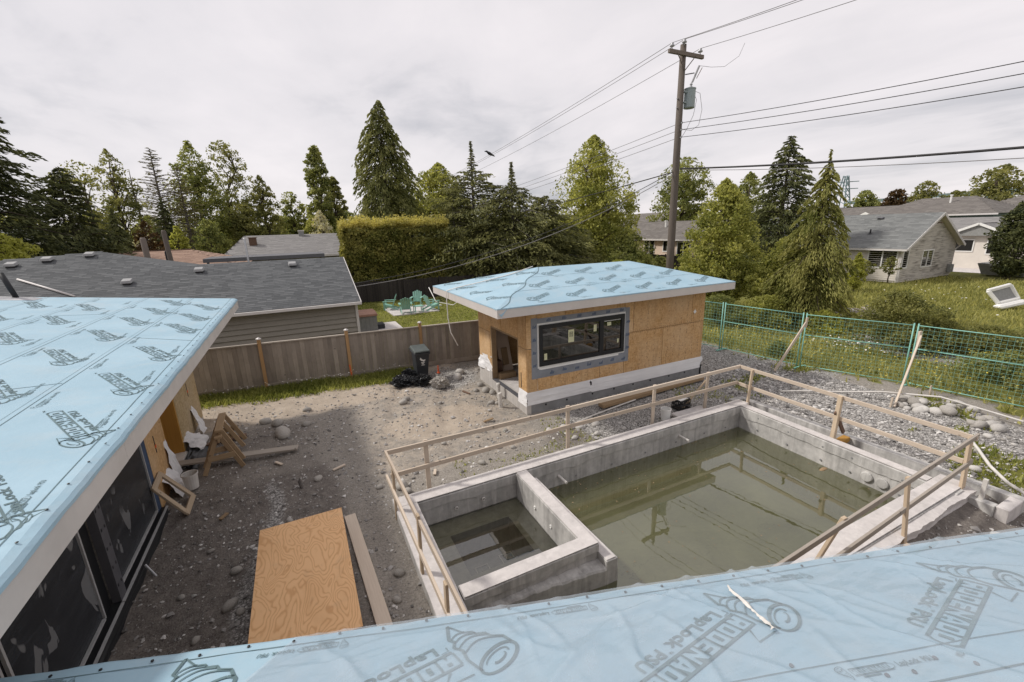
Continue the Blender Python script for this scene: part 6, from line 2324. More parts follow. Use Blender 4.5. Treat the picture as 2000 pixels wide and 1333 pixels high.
o = MB().tube([(12.4, 7.35, 0.05), (13.0, 7.0, 0.06), (13.65, 6.40, 0.10), (14.28, 5.68, 0.22), (14.75, 4.61, 0.34), (15.15, 3.15, 0.12), (15.4, 1.6, 0.05)], 0.025, 8).build("white_hose", 'offwhite', base=(14, 5, 0), smooth=True)
setp(o, "long white plastic pipe crossing the boulder pile by the site fence", "pipe")
o = MB().tube([(12.62, 3.42, 0.35), (12.4, 3.1, 0.16), (11.95, 2.78, 0.08), (11.5, 2.4, 0.05), (11.2, 2.0, 0.05), (10.9, 1.3, 0.04)], 0.03, 8).build("white_hose", 'offwhite', base=(12, 2.6, 0), smooth=True)
setp(o, "white plastic pipe curving across grass past the pool corner", "pipe")
o = MB().tube([(11.16, 2.12, -0.08), (11.45, 1.95, -0.05), (11.9, 1.75, 0.0)], 0.02, 8).build("white_hose", 'offwhite', base=(11.2, 2.1, 0), smooth=True)
setp(o, "short white pipe leaving the end box of the pool trough", "pipe")
# wheelie bin
t = thing("wheelie_bin", (3.42, 14.45, 0), "black wheeled garbage bin with a white animal print against the cedar fence", "bin")
bxm = MB().hexa([(3.25, 14.22, 0.03), (3.60, 14.22, 0.03), (3.62, 14.68, 0.10), (3.22, 14.68, 0.10), (3.19, 14.08, 0.92), (3.67, 14.08, 0.92), (3.67, 14.72, 0.96), (3.19, 14.72, 0.96)])
bxm.build("body", 'bin', t, bevel=0.02)
MB().box(3.16, 3.70, 14.04, 14.75, 0.90, 0.96).build("rim", 'bin', t, bevel=0.012)
l = MB().hexa([(3.15, 14.03, 0.985), (3.71, 14.03, 0.985), (3.71, 14.78, 1.02), (3.15, 14.78, 1.02), (3.18, 14.06, 1.03), (3.68, 14.06, 1.03), (3.68, 14.76, 1.10), (3.18, 14.76, 1.10)]).build("lid", 'bin_lid', t, bevel=0.012)
MB().tube([(3.12, 14.80, 0.98), (3.72, 14.80, 0.98)], 0.018, 8).build("handle", 'bin_lid', t)
for x in (3.20, 3.64):
    MB().lathe((x, 14.70, 0.10), [(0.10, -0.025), (0.10, 0.025), (0.05, 0.03)], 14, 'X').build("wheel", 'black_plastic', t)


def on_bin(px, pz):
    s = (pz - 0.03) / 0.89
    return (px, 14.22 - 0.14 * s - 0.004, pz)


m = MB()
gz = [(3.33, .74), (3.36, .80), (3.39, .75), (3.45, .70), (3.52, .71), (3.52, .67), (3.49, .66), (3.47, .62), (3.43, .66), (3.38, .67)]
m.poly([on_bin(x, z) for x, z in gz])
for k, (a, b, z) in enumerate(((3.37, 3.50, .60), (3.39, 3.48, .57), (3.40, 3.46, .54), (3.38, 3.50, .50))):
    m.poly([on_bin(a, z), on_bin(b, z), on_bin(b, z + .02), on_bin(a, z + .02)])
m.build("print", 'white', t)


for (x, y, l, an, mt, lab) in ((0.1, 9.3, 0.28, 0.4, 'rail_wood', "short pale offcut on the dirt between plywood and fence"), (-0.9, 10.1, 0.22, 2.2, 'rail_wood', "small pale wood offcut near the grey plank"), (2.0, 8.05, 0.2, 1.2, 'rail_wood', "pale wood splinter behind the far rail near the spa"), (3.9, 9.9, 0.3, 0.2, 'brown_wood', "brown offcut on the sandy patch before the pool house"), (-1.9, 8.6, 0.18, 1.0, 'brown_wood', "brown offcut in the dark soil near the leaning frame"), (4.3, 12.0, 0.35, 1.9, 'dark_wood', "dark stick lying near the riser pipes")):
    o = stick("wood_offcut", (x, y, float(ground_z(x, y)) + 0.03), (x + l * math.cos(an), y + l * math.sin(an), float(ground_z(x, y)) + 0.035), 0.06, 0.03, mt, None)
    setp(o, lab, "offcut")


# lumpy things: bags, rubble, stones
def icos(sub=1):
    bm = bmesh.new()
    bmesh.ops.create_icosphere(bm, subdivisions=sub, radius=1.0)
    V = np.array([v.co[:] for v in bm.verts])
    F = np.array([[v.index for v in f.verts] for f in bm.faces])
    bm.free()
    return V, F


def lump(name, mat, loc, sx, sy, sz, amp, freq, seed, sub=4, sink=0.2, flat=False, crumple=0.0):
    V, F = icos(sub)
    q = V * freq + seed * 3.7
    d = fbm(q[:, 0] + q[:, 2] * 0.7, q[:, 1] - q[:, 2] * 0.6, seed) - 0.5
    if crumple:
        d = d + crumple * (np.abs(fbm(q[:, 0] * 2.3 - q[:, 2], q[:, 1] * 2.3 + q[:, 2], seed + 3) - 0.5) * 2 - 0.4)
    V = V * (1 + amp * d)[:, None] * np.array([sx, sy, sz])
    V[:, 2] = np.maximum(V[:, 2], -sz * 0.65)
    V = V + np.array(loc) + np.array([0, 0, sz * (1 - sink) * 0.65])
    me = np_mesh(name, V, F, smooth=not flat)
    return link(name, me, MAT[mat], None, loc)


setp(lump("garbage_bag", 'black_plastic', (2.68, 14.0, 0), 0.42, 0.30, 0.20, 0.7, 3.2, 3, 5, flat=True, crumple=0.8), "longer crumpled black plastic bag left of the bin", "plastic bag")
setp(lump("garbage_bag", 'black_plastic', (3.25, 13.72, 0), 0.36, 0.24, 0.22, 0.7, 3.4, 5, 5, flat=True, crumple=0.8), "crumpled black plastic bag lying right in front of the bin", "plastic bag")
setp(lump("garbage_bag", 'black_plastic', (2.95, 14.4, 0), 0.28, 0.2, 0.25, 0.7, 3.4, 8, 5, flat=True, crumple=0.8), "black plastic bag slumped between the bin and the fence", "plastic bag")
setp(lump("rubble_lump", 'stone', (3.72, 13.2, 0), 0.32, 0.24, 0.22, 0.9, 2.8, 6, 4, flat=True, crumple=0.6), "jagged lump of broken concrete on gravel beside the bin", "rubble")
o = MB().lathe((4.06, 14.52, 0.0), [(0.06, 0), (0.055, 0.03), (0.03, 0.05), (0.022, 0.28), (0.0, 0.29)], 10).build("survey_marker", 'orange', base=(4.06, 14.52, 0))
setp(o, "small orange survey marker at the foot of the cedar fence", "marker")
o = MB().tube([(-0.52, 8.95, -0.02), (-0.55, 8.98, 0.13), (-0.53, 8.97, 0.2)], [0.035, 0.03, 0.008], 7).build("pipe_stub", 'bark_grey', base=(-0.52, 8.95, 0))
setp(o, "small stub poking out of a dark hollow in the yard", "stub")
setp(lump("broken_concrete", 'stone_pale', (1.62, 4.05, -0.45), 0.16, 0.2, 0.32, 0.5, 2.2, 14, 3, flat=True), "pale broken concrete chunk in the water before the spa", "rubble")
setp(lump("broken_concrete", 'stone', (2.02, 3.85, -0.45), 0.2, 0.16, 0.26, 0.5, 2.2, 15, 3, flat=True), "smaller grey concrete chunk in the water before the spa", "rubble")
setp(lump("bark_scrap", 'brown_wood', (9.98, 4.75, -0.47), 0.12, 0.05, 0.02, 0.6, 3, 16, 2, flat=True), "small brown scrap floating against the pool wall", "scrap")

# individual stones
stone_meshes = []
for k in range(7):
    V, F = icos(2)
    q = V * 1.3 + k * 5.1
    d = fbm(q[:, 0] + q[:, 2] * 0.8, q[:, 1] - q[:, 2] * 0.5, k + 30) - 0.5
    V = V * (1 + 0.55 * d)[:, None] * np.array([1.0, 0.78, 0.6])
    stone_meshes.append(np_mesh("stone", V, F, smooth=True))


def stone(x, y, r, mat, label, group, z=None, k=None):
    me = stone_meshes[rnd.randrange(7) if k is None else k]
    if not me.materials:
        me.materials.append(MAT['stone'])
    o = bpy.data.objects.new("stone", me)
    C.objects.link(o)
    zz_ = float(ground_z(x, y)) if z is None else z
    o.location = (x, y, zz_ + r * 0.28)
    o.rotation_euler = (rnd.uniform(-.25, .25), rnd.uniform(-.25, .25), rnd.uniform(0, 6.28))
    o.scale = (r, r, r)
    o.material_slots[0].link = 'OBJECT'
    o.material_slots[0].material = MAT[mat]
    setp(o, label, "stone", group)
    return o


yl = "loose rounded cobble lying on the bare dirt of the yard"
for (x, y, r) in ((2.35, 8.6, 0.11), (1.35, 7.75, 0.10), (1.3, 7.98, 0.14), (3.05, 8.0, 0.09), (3.7, 8.5, 0.07), (2.3, 12.3, 0.14), (2.45, 12.55, 0.12), (-0.35, 12.2, 0.13), (-1.05, 12.55, 0.18), (-0.9, 11.85, 0.25), (-1.35, 12.9, 0.17), (-0.3, 13.2, 0.12), (-1.5, 6.25, 0.11), (-1.35, 6.05, 0.07), (-1.5, 7.05, 0.09), (-1.85, 5.9, 0.06), (-0.75, 7.9, 0.07), (0.75, 5.7, 0.09), (0.62, 5.2, 0.07), (-1.95, 7.8, 0.06), (2.6, 9.3, 0.07), (4.2, 9.2, 0.08), (0.2, 9.8, 0.06), (-0.3, 11.2, 0.06), (3.3, 11.9, 0.08), (0.9, 8.2, 0.08), (4.0, 8.35, 0.07), (-1.6, 5.3, 0.06), (1.7, 8.4, 0.06), (-2.2, 6.9, 0.06), (-0.2, 9.1, 0.09)):
    stone(x, y, r, 'stone', yl, "cobbles in the yard")
for (x, y, r, lab) in ((4.50, 13.75, 0.20, "larger smooth boulder of the pair against the fence by the bin"), (4.75, 14.15, 0.19, "rear smooth boulder of the pair against the fence by the bin")):
    stone(x, y, r, 'stone_pale', lab, None, k=1)
for (x, y, r) in ((4.85, 12.0, 0.16), (4.95, 11.7, 0.13), (4.6, 12.2, 0.11), (4.9, 12.6, 0.14), (4.75, 10.9, 0.10), (4.6, 11.0, 0.12)):
    stone(x, y, r, 'stone', "grey stone at the foot of the pool house's side wall", "stones by the pool house wall")
for (x, y, r) in ((5.6, 8.6, 0.13), (5.95, 8.45, 0.12), (5.2, 8.7, 0.10), (6.4, 8.35, 0.12), (5.5, 8.0, 0.09), (6.1, 7.9, 0.10), (6.9, 7.85, 0.08), (5.9, 8.9, 0.1)):
    stone(x, y, r, 'stone_pale', "pale rock on the gravel between pool rail and pool house", "rocks before the pool house")
for i in range(30):
    a, rr = rnd.uniform(0, 6.28), math.sqrt(rnd.random())
    x, y = 14.45 + 0.62 * rr * math.cos(a), 4.35 + 1.05 * rr * math.sin(a)
    stone(x, y, rnd.uniform(0.09, 0.2), rnd.choice(('stone', 'stone_pale', 'stone_pale')), "rounded boulder in the rock pile by the site fence", "boulder pile", z=float(ground_z(x, y)) + 0.15 * (1 - rr) * rnd.random())
for i in range(70):
    x, y = rnd.uniform(11.35, 14.2), rnd.uniform(2.9, 8.6)
    stone(x, y, rnd.choice((0.04, 0.05, 0.06, 0.08, 0.11)), rnd.choice(('stone_pale', 'stone_pale', 'stone')), "pale broken rock strewn between the pool trough and the site fence", "rocks strewn by the trough")
for i in range(14):
    x, y = rnd.uniform(7.0, 10.3), rnd.uniform(1.5, 2.3)
    stone(x, y, rnd.choice((0.05, 0.06, 0.1)), 'stone_pale', "small pale stone on the ground outside the pool's near wall", "stones outside the near wall")

# gravel: far too many to count
V0, F0 = icos(1)
V0 = V0[:12]
bm_ = bmesh.new()
bmesh.ops.create_icosphere(bm_, subdivisions=1, radius=1.0)
V0 = np.array([v.co[:] for v in bm_.verts])
F0 = np.array([[v.index for v in f.verts] for f in bm_.faces])
bm_.free()


def scatter_gravel(n, x0, x1, y0, y1, smin, smax, dens, seed, name, label):
    rg = np.random.default_rng(seed)
    x, y = rg.uniform(x0, x1, n), rg.uniform(y0, y1, n)
    keep = rg.random(n) < dens(x, y)
    keep &= ~((x > PX0 - 0.05) & (x < PX1 + 0.1) & (y > PY0 - 0.05) & (y < PY1 + 0.1))
    keep &= ~((x > SX0 - 0.1) & (x < SX1) & (y > SY0 - 0.1) & (y < SY1))
    x, y = x[keep], y[keep]
    n = len(x)
    s = smin * (smax / smin) ** (rg.random(n) ** 2)
    V = V0[None] * (1 + 0.35 * rg.standard_normal((n, len(V0), 1))) * s[:, None, None] * np.array([1, 0.8, 0.6])
    a = rg.uniform(0, 6.28, n)
    ca, sa = np.cos(a)[:, None], np.sin(a)[:, None]
    Vx = V[..., 0] * ca - V[..., 1] * sa
    Vy = V[..., 0] * sa + V[..., 1] * ca
    Vz = V[..., 2] + (ground_z(x, y) + s * 0.2)[:, None]
    P = np.stack([Vx + x[:, None], Vy + y[:, None], Vz], -1).reshape(-1, 3)
    Q = (F0[None] + (np.arange(n) * len(V0))[:, None, None]).reshape(-1, 3)
    me = np_mesh(name, P, Q, np.repeat(np.clip(rg.normal(0.5, 0.28, n), 0, 1), len(V0)))
    o = link(name, me, MAT['gravel'])
    setp(o, label, None, None, "stuff")
    return o


scatter_gravel(52000, -3, 15.5, 1.4, 15.5, 0.008, 0.04, lambda x, y: 0.16 + 0.6 * fbm(x * 0.9, y * 0.9, 64) ** 2 + 0.6 * np.clip(zones(x, y)[1], 0, 1), 5, "gravel", "loose grey gravel strewn over the yard")
scatter_gravel(1300, -2.6, 10, 1.5, 15.0, 0.025, 0.065, lambda x, y: 0.25 + 0.75 * fbm(x * 0.6, y * 0.6, 65) ** 2, 8, "gravel", "half-buried clods and small rocks in the yard")
scatter_gravel(7000, -2.6, 1.0, 3.0, 12.5, 0.006, 0.028, lambda x, y: 0.25 + 0.75 * np.clip(zones(x, y)[1], 0, 1), 6, "gravel", "small stones bedded in the dark soil by the house")
scatter_gravel(7000, 11.2, 15.0, 2.0, 9.5, 0.015, 0.06, lambda x, y: 0.65 + 0 * x, 7, "gravel", "pale crushed rock between trough and site fence")

# ------------------------------------------------------------------ PLANTS
def unit(rg, n):
    v = rg.standard_normal((n, 3))
    return v / np.linalg.norm(v, axis=1)[:, None]


def leaf_quads(c, size, rg, axis=None, jit=0.6, aspect=0.55):
    n = len(c)
    a = unit(rg, n) if axis is None else axis + jit * unit(rg, n)
    a = a / np.linalg.norm(a, axis=1)[:, None]
    b = np.cross(a, unit(rg, n))
    b = b / (np.linalg.norm(b, axis=1)[:, None] + 1e-9)
    nrm = np.cross(a, b)
    s = (size * rg.uniform(0.6, 1.35, n))[:, None]
    V = np.stack([c - a * s * 0.5, c + b * s * aspect * 0.5 + nrm * s * 0.12, c + a * s * 0.5, c - b * s * aspect * 0.5 + nrm * s * 0.12], 1)
    return V.reshape(-1, 3), np.arange(4 * n).reshape(n, 4)


def foliage(name, parent, mat, c, size, rg, tint, axis=None, jit=0.6, aspect=0.55):
    V, Q = leaf_quads(c, size, rg, axis, jit, aspect)
    me = np_mesh(name, V, Q, np.repeat(tint, 4))
    return link(name, me, MAT[mat], parent)


PROF = {
    'oval': lambda t: np.sqrt(np.clip(1 - (2 * t - 1) ** 2, 0, 1)) ** 0.85,
    'egg': lambda t: np.clip(np.sin(np.pi * np.clip(t, 0, 1) ** 0.72), 0, 1) ** 0.8,
    'cone': lambda t: np.clip(1.06 - t, 0, 1) ** 0.8 * np.clip(t * 6 + 0.35, 0, 1),
    'col': lambda t: np.clip(np.sin(np.pi * np.clip(t, 0.02, 0.98) ** 0.8), 0, 1) ** 0.45,
    'dome': lambda t: np.sqrt(np.clip(1 - t ** 2, 0, 1)),
}


def leafy(name, label, cat, x, y, h, r, z0, mat, n, leaf, seed, prof='egg', clumps=55, bark='bark', group=None, trunk=0.02, cr=(0.17, 0.32), gz=0.0):
    rg = np.random.default_rng(seed)
    t = thing(name, (x, y, 0), label, cat, group)
    f = PROF[prof]
    clumps = int(clumps * 2.6)
    cr = (cr[0] * 0.62, cr[1] * 0.72)
    n = int(n * 1.35)
    leaf = leaf * 0.86
    tt = rg.random(clumps) ** 0.9
    ang = rg.uniform(0, 2 * np.pi, clumps)
    rad = r * f(tt) * np.sqrt(rg.uniform(0.08, 1.0, clumps)) * 0.88
    rad = rad * (0.60 + 0.85 * fbm(np.cos(ang) * 1.6 + 9 + seed % 13, np.sin(ang) * 1.6 + tt * 4.5, seed % 97))
    cc = np.stack([x + rad * np.cos(ang), y + rad * np.sin(ang), z0 + (h - z0) * (0.05 + 0.92 * tt)], -1)
    if cat == "tree" and prof != 'col':
        nl_ = 5
        la = rg.uniform(0, 2 * np.pi, nl_)
        lo = np.stack([np.cos(la), np.sin(la)], -1) * (0.34 * r) * rg.uniform(0.4, 1.0, (nl_, 1))
        lo[0] = 0
        lh = rg.uniform(0.72, 0.97, nl_)
        lh[0] = 1.0
        lob = rg.integers(0, nl_, clumps)
        cc[:, :2] = np.array([x, y]) + (cc[:, :2] - np.array([x, y])) * 0.80 + lo[lob]
        cc[:, 2] = z0 + (cc[:, 2] - z0) * lh[lob]
    rc = r * rg.uniform(cr[0], cr[1], clumps) * (0.55 + 0.45 * f(tt))
    w = rc ** 2
    ids = rg.choice(clumps, n, p=w / w.sum())
    off = unit(rg, n) * (rg.random(n) ** 0.45)[:, None]
    off[:, 2] *= 0.72
    P = cc[ids] + off * rc[ids][:, None]
    fill = rg.random(n) < 0.22
    nf = int(fill.sum())
    tf = rg.random(nf)
    af = rg.uniform(0, 2 * np.pi, nf)
    rf = r * f(tf) * np.sqrt(rg.random(nf)) * (0.72 + 0.4 * fbm(af * 2.0 + seed, tf * 5, seed + 2)) * 0.98
    P[fill] = np.stack([x + rf * np.cos(af), y + rf * np.sin(af), z0 + (h - z0) * (0.03 + 0.95 * tf)], -1)
    P[:, 2] = np.maximum(P[:, 2], gz + 0.03)
    tint = np.clip(rg.random(clumps)[ids] * 0.45 + rg.random(n) * 0.55, 0, 1)
    ax = off + np.array([0, 0, -0.25])
    foliage("crown" if cat == "tree" else "foliage", t, mat, P, leaf, rg, tint, None)
    m = MB()
    tr = max(0.03, h * trunk)
    top = z0 + (h - z0) * 0.75
    wob = [rg.normal(0, 0.03 * r, 2) for _ in range(5)]
    pts = [(x + wob[k][0] * k, y + wob[k][1] * k, top * k / 4 - (0.1 if k == 0 else 0)) for k in range(5)]
    m.tube(pts, [tr * 1.25, tr, tr * 0.8, tr * 0.55, tr * 0.25], 7)
    for k in rg.permutation(clumps)[:min(clumps, 30)]:
        q = cc[k]
        zb = max(z0 * 0.6, q[2] - (0.25 + 0.5 * rg.random()) * np.hypot(q[0] - x, q[1] - y) - 0.1 * h)
        zb = min(max(zb, 0.05), top * 0.97)
        i = min(3, int(zb / top * 4))
        fr_ = zb / top * 4 - i
        p0 = Vector(pts[i]).lerp(Vector(pts[i + 1]), fr_)
        mid = (p0 + Vector(q)) / 2 + Vector((0, 0, 0.06 * h * rg.random()))
        m.tube([p0, mid, q], [tr * 0.35, tr * 0.22, tr * 0.06], 5, False)
    m.build("trunk" if cat == "tree" else "stem", bark, t, smooth=True)
    return t


def conifer(name, label, x, y, h, r, z0, mat, nb, nl, leaf, seed, droop=0.35, lift=0.1, bark='bark', group=None, jag=0.35, power=0.85, aspect=0.3, cat="tree", tiprag=0.25, lean=0.0, body=1.0):
    rg = np.random.default_rng(seed)
    t = thing(name, (x, y, 0), label, cat, group)
    k = np.arange(nb)
    u = (k + rg.random(nb)) / nb
    u = 1 - (1 - u) ** 1.0
    zb = z0 + (h - z0) * u * 0.985
    L = r * np.clip(1 - u, 0.015, 1) ** power * rg.uniform(1 - jag, 1 + jag * 0.5, nb)
    if body < 1:
        prf = np.where(u < body, np.clip(1 - u / body, 0.02, 1) ** power, 0) + 0.42 * np.clip(1 - u, 0.03, 1)
        L = r * prf * rg.uniform(1 - jag, 1 + jag * 0.5, nb)
    ang = k * 2.39996 + rg.normal(0, 0.25, nb)
    L = L * (0.66 + 0.68 * fbm(np.cos(ang) * 1.3 + 5 + seed % 11, np.sin(ang) * 1.3 + u * 7, seed % 89))
    d = np.stack([np.cos(ang), np.sin(ang)], -1)
    reps = np.maximum(3, (nl * (L / L.sum())).astype(int))
    ids = np.repeat(k, reps)
    n = len(ids)
    s = rg.random(n) ** 0.65
    s = 0.12 + 0.9 * s
    lat = rg.normal(0, 1, n) * 0.17 * L[ids] * (1.1 - 0.65 * s)
    side = np.stack([-d[:, 1], d[:, 0]], -1)
    lx = lean * (zb / h)
    P = np.empty((n, 3))
    P[:, 0] = x + lx[ids] + d[ids, 0] * s * L[ids] + side[ids, 0] * lat
    P[:, 1] = y + d[ids, 1] * s * L[ids] + side[ids, 1] * lat
    dz = L[ids] * (lift * s - droop * s ** 2)
    P[:, 2] = zb[ids] + dz - np.abs(lat) * 0.25 - rg.random(n) * 0.10 * L[ids] * (0.5 + droop)
    P[:, 2] = np.maximum(P[:, 2], 0.05)
    ax = np.stack([d[ids, 0], d[ids, 1], lift - 2 * droop * s - 0.15], -1)
    tint = np.clip(0.25 * rg.random(nb)[ids] + 0.45 * s * rg.random(n) + 0.3 * rg.random(n), 0, 1)
    foliage("crown", t, mat, P, leaf, rg, tint, ax, 0.55, aspect)
    m = MB()
    tr = max(0.05, h * 0.016)
    m.tube([(x, y, -0.1), (x + lean * 0.5, y, h * 0.5), (x + lean, y, h * 0.97)], [tr * 1.2, tr * 0.7, tr * 0.12], 7)
    for i in range(0, nb, max(1, nb // 90)):
        p0 = Vector((x + lx[i], y, zb[i]))
        pm = p0 + Vector((d[i, 0] * L[i] * 0.5, d[i, 1] * L[i] * 0.5, L[i] * (lift * 0.5 - droop * 0.25)))
        pe = p0 + Vector((d[i, 0] * L[i] * 0.95, d[i, 1] * L[i] * 0.95, L[i] * (lift * 0.95 - droop * 0.9)))
        m.tube([p0, pm, pe], [tr * 0.22, tr * 0.14, tr * 0.04], 4, False)
    m.build("trunk", bark, t, smooth=True)
    return t


# left to right along the skyline
conifer("fir_tree", "huge dense dark fir filling the left edge of the view", -15.4, 35.6, 14.2, 5.2, 0.8, 'lf_dark', 330, 30000, 0.32, 101, 0.30, 0.18, jag=0.45, power=0.6)
conifer("fir_tree", "lower dark fir spreading at the foot of the huge fir", -12.6, 38.5, 9.6, 3.3, 0.5, 'lf_dark', 190, 13000, 0.32, 102, 0.3, 0.2, jag=0.5, power=0.55)
leafy("thin_tree", "thin dark-branched tree right beside the huge fir", "tree", -16.0, 53.0, 11.9, 2.6, 4.0, 'lf_olive', 2000, 0.30, 103, 'oval', 42, trunk=0.012, cr=(0.14, 0.3))
leafy("thin_tree", "thin tree whose sparse green crown stands between the huge fir and the grey tree", "tree", -14.6, 56.2, 13.4, 2.6, 4.5, 'lf_olive', 3200, 0.30, 104, 'egg', 48, trunk=0.013, cr=(0.16, 0.34))
o = MB().tube([(-13.0, 56.5, 0), (-13.15, 56.5, 6), (-13.3, 56.5, 9.5), (-13.25, 56.5, 11.5)], [0.16, 0.11, 0.07, 0.02], 6).tube([(-13.25, 56.5, 8.8), (-12.9, 56.5, 9.8), (-12.75, 56.5, 10.6)], [0.05, 0.03, 0.01], 5).tube([(-13.25, 56.5, 7.8), (-13.6, 56.5, 8.5)], [0.04, 0.01], 5).build("dead_tree", 'bark_grey', base=(-13.0, 56.5, 0), smooth=True)
setp(o, "bare dead stem rising left of the grey tree", "tree")
conifer("grey_tree", "almost leafless grey larch with two leaders", -12.2, 61.0, 14.4, 2.7, 2.0, 'lf_grey', 170, 4600, 0.36, 105, 0.05, 0.25, 'bark_grey', jag=0.55, power=0.55, aspect=0.16)
conifer("grey_tree", "grey leafless larch standing on the right of the two-leader larch", -10.3, 61.5, 12.6, 2.4, 2.0, 'lf_grey', 150, 4000, 0.36, 106, 0.05, 0.25, 'bark_grey', jag=0.55, power=0.55, aspect=0.16)
conifer("spruce_tree", "short dark weeping spruce behind the slate roof", -11.0, 40.5, 7.2, 2.0, 0.4, 'lf_bluespruce', 130, 6500, 0.34, 107, 0.6, 0.1, jag=0.3)
leafy("plum_tree", "dark plum-leaved tree next to the weeping spruce", "tree", -9.6, 41.5, 6.3, 1.5, 1.5, 'lf_plum', 2600, 0.3, 108, 'egg', 30)
leafy("poplar_tree", "tall broad green poplar, the left one of a pair on the skyline", "tree", -9.4, 65.4, 15.9, 3.9, 3.0, 'lf_mid', 7600, 0.36, 109, 'egg', 70, trunk=0.013)
leafy("poplar_tree", "tall slimmer poplar, the right one of a pair on the skyline", "tree", -6.5, 69.5, 17.0, 3.2, 3.0, 'lf_olive', 4200, 0.34, 110, 'oval', 60, trunk=0.013, cr=(0.15, 0.28))
leafy("poplar_tree", "smaller pointed tree between the poplar pair and the slim column", "tree", -2.9, 69.9, 12.9, 3.0, 2.5, 'lf_olive', 4600, 0.36, 111, 'egg', 45)
leafy("alder_tree", "low leafy tree on the left of the smaller pointed tree", "tree", -5.0, 66.0, 9.0, 2.6, 1.5, 'lf_olive', 4500, 0.42, 112, 'oval', 40)
leafy("alder_tree", "pale thin-leaved tree left of the slim column", "tree", 0.5, 75.0, 11.2, 2.2, 3.0, 'lf_mid', 2600, 0.42, 113, 'oval', 34, cr=(0.14, 0.28))
leafy("alder_tree", "wispy pale tree close beside the slim column", "tree", 2.2, 76.0, 9.5, 1.8, 3.0, 'lf_green', 1800, 0.42, 114, 'oval', 28, cr=(0.14, 0.28))
leafy("column_poplar", "slim columnar poplar left of the tall cedar", "tree", 4.4, 69.9, 17.0, 1.95, 1.0, 'lf_mid', 9000, 0.40, 115, 'col', 80, cr=(0.25, 0.42))
leafy("column_poplar", "shorter dark poplar touching the slim column", "tree", 6.5, 71.7, 13.1, 1.6, 1.0, 'lf_olive', 5000, 0.40, 116, 'col', 60, cr=(0.25, 0.4))
leafy("blossom_bush", "bush with white blossom under the slim column", "bush", 3.4, 59.9, 7.9, 2.0, 0.5, 'lf_white', 2600, 0.28, 117, 'egg', 34)
leafy("alder_tree", "bright low tree under the columnar poplar", "tree", 2.6, 62.0, 7.2, 2.6, 0.6, 'lf_green', 4200, 0.36, 118, 'egg', 40)
conifer("cedar_tree", "tall pointed western cedar, the highest tree in the middle", 9.6, 49.1, 18.0, 5.6, 0.6, 'lf_cedar', 360, 27000, 0.44, 119, 0.75, 0.35, jag=0.3, power=0.62)
leafy("maple_tree", "bright green round tree behind the messy spruce", "tree", 17.4, 55.4, 13.2, 5.6, 1.5, 'lf_green', 15000, 0.38, 120, 'egg', 80)
leafy("maple_tree", "leafy green tree filling the gap right of the tall cedar", "tree", 13.2, 57.5, 12.3, 3.6, 1.0, 'lf_mid', 6500, 0.38, 121, 'egg', 50)
conifer("spruce_tree", "broad messy dark spruce with the taller leader above the hedge end", 14.6, 37.0, 12.3, 5.4, 0.4, 'lf_spruce', 260, 19000, 0.34, 122, 0.25, 0.30, 'bark_grey', jag=0.6, power=0.5, body=0.80)
conifer("spruce_tree", "second messy spruce with the lower leader behind the pool house", 17.2, 34.6, 10.4, 5.4, 0.3, 'lf_spruce', 260, 19000, 0.34, 123, 0.3, 0.28, 'bark_grey', jag=0.6, power=0.5, body=0.80)
conifer("spruce_tree", "low broad spruce filling the foot of the messy pair", 19.6, 33.2, 7.6, 4.6, 0.2, 'lf_spruce', 200, 12000, 0.34, 145, 0.3, 0.25, 'bark_grey', jag=0.6, power=0.5)
conifer("spruce_tree", "low broad spruce between the hedge and the messy pair", 12.6, 36.6, 8.2, 3.8, 0.2, 'lf_spruce', 180, 10000, 0.34, 146, 0.3, 0.25, 'bark_grey', jag=0.6, power=0.5)
leafy("bushy_tree", "low leafy mass between the messy spruces and the bright green tree", "tree", 23.0, 34.0, 5.0, 3.2, 0.1, 'lf_olive', 8000, 0.24, 147, 'egg', 60)
leafy("bushy_tree", "low leafy mass at the foot of the bright green tree", "tree", 28.5, 33.0, 4.6, 3.2, 0.1, 'lf_mid', 8000, 0.24, 148, 'egg', 60)
leafy("maple_tree", "tall bright green tree between the spruces and the utility pole", "tree", 27.4, 37.0, 13.6, 5.3, 0.8, 'lf_green', 19000, 0.32, 124, 'egg', 120, cr=(0.15, 0.27))
leafy("maple_tree", "green tree just behind the utility pole", "tree", 45.3, 42.3, 13.0, 3.9, 2.0, 'lf_mid', 8500, 0.38, 125, 'oval', 70)
leafy("bushy_tree", "dense broad leafy tree right of the utility pole, reaching the ground", "tree", 21.0, 16.7, 7.3, 2.5, 0.1, 'lf_green', 19000, 0.19, 126, 'egg', 130, cr=(0.16, 0.28))
leafy("bushy_tree", "lower leafy shrub-like tree between the dense tree and the drooping cedar", "tree", 22.0, 13.8, 4.2, 1.9, 0.05, 'lf_green', 9000, 0.16, 127, 'egg', 80, cr=(0.15, 0.28))
leafy("alder_tree", "green tree top showing above the dense broad tree", "tree", 40.2, 29.4, 9.6, 3.2, 1.0, 'lf_mid', 7000, 0.32, 128, 'egg', 55)
conifer("spruce_tree", "tall dark spruce behind the drooping cedar on the right", 37.0, 23.8, 11.6, 3.6, 0.5, 'lf_bluespruce', 230, 14000, 0.34, 129, 0.35, 0.25, jag=0.35, power=0.6)
conifer("cedar_tree", "yellow-green drooping cedar standing before the white house", 21.9, 12.2, 8.0, 1.7, 0.2, 'lf_cedar_y', 260, 25000, 0.19, 130, 0.95, 0.45, jag=0.65, power=0.6, body=0.93)
leafy("cypress", "small yellow-green conical cypress by the white house wall", "bush", 34.4, 16.4, 2.7, 0.6, 0.1, 'lf_lime', 2600, 0.16, 131, 'egg', 40, cr=(0.3, 0.45))
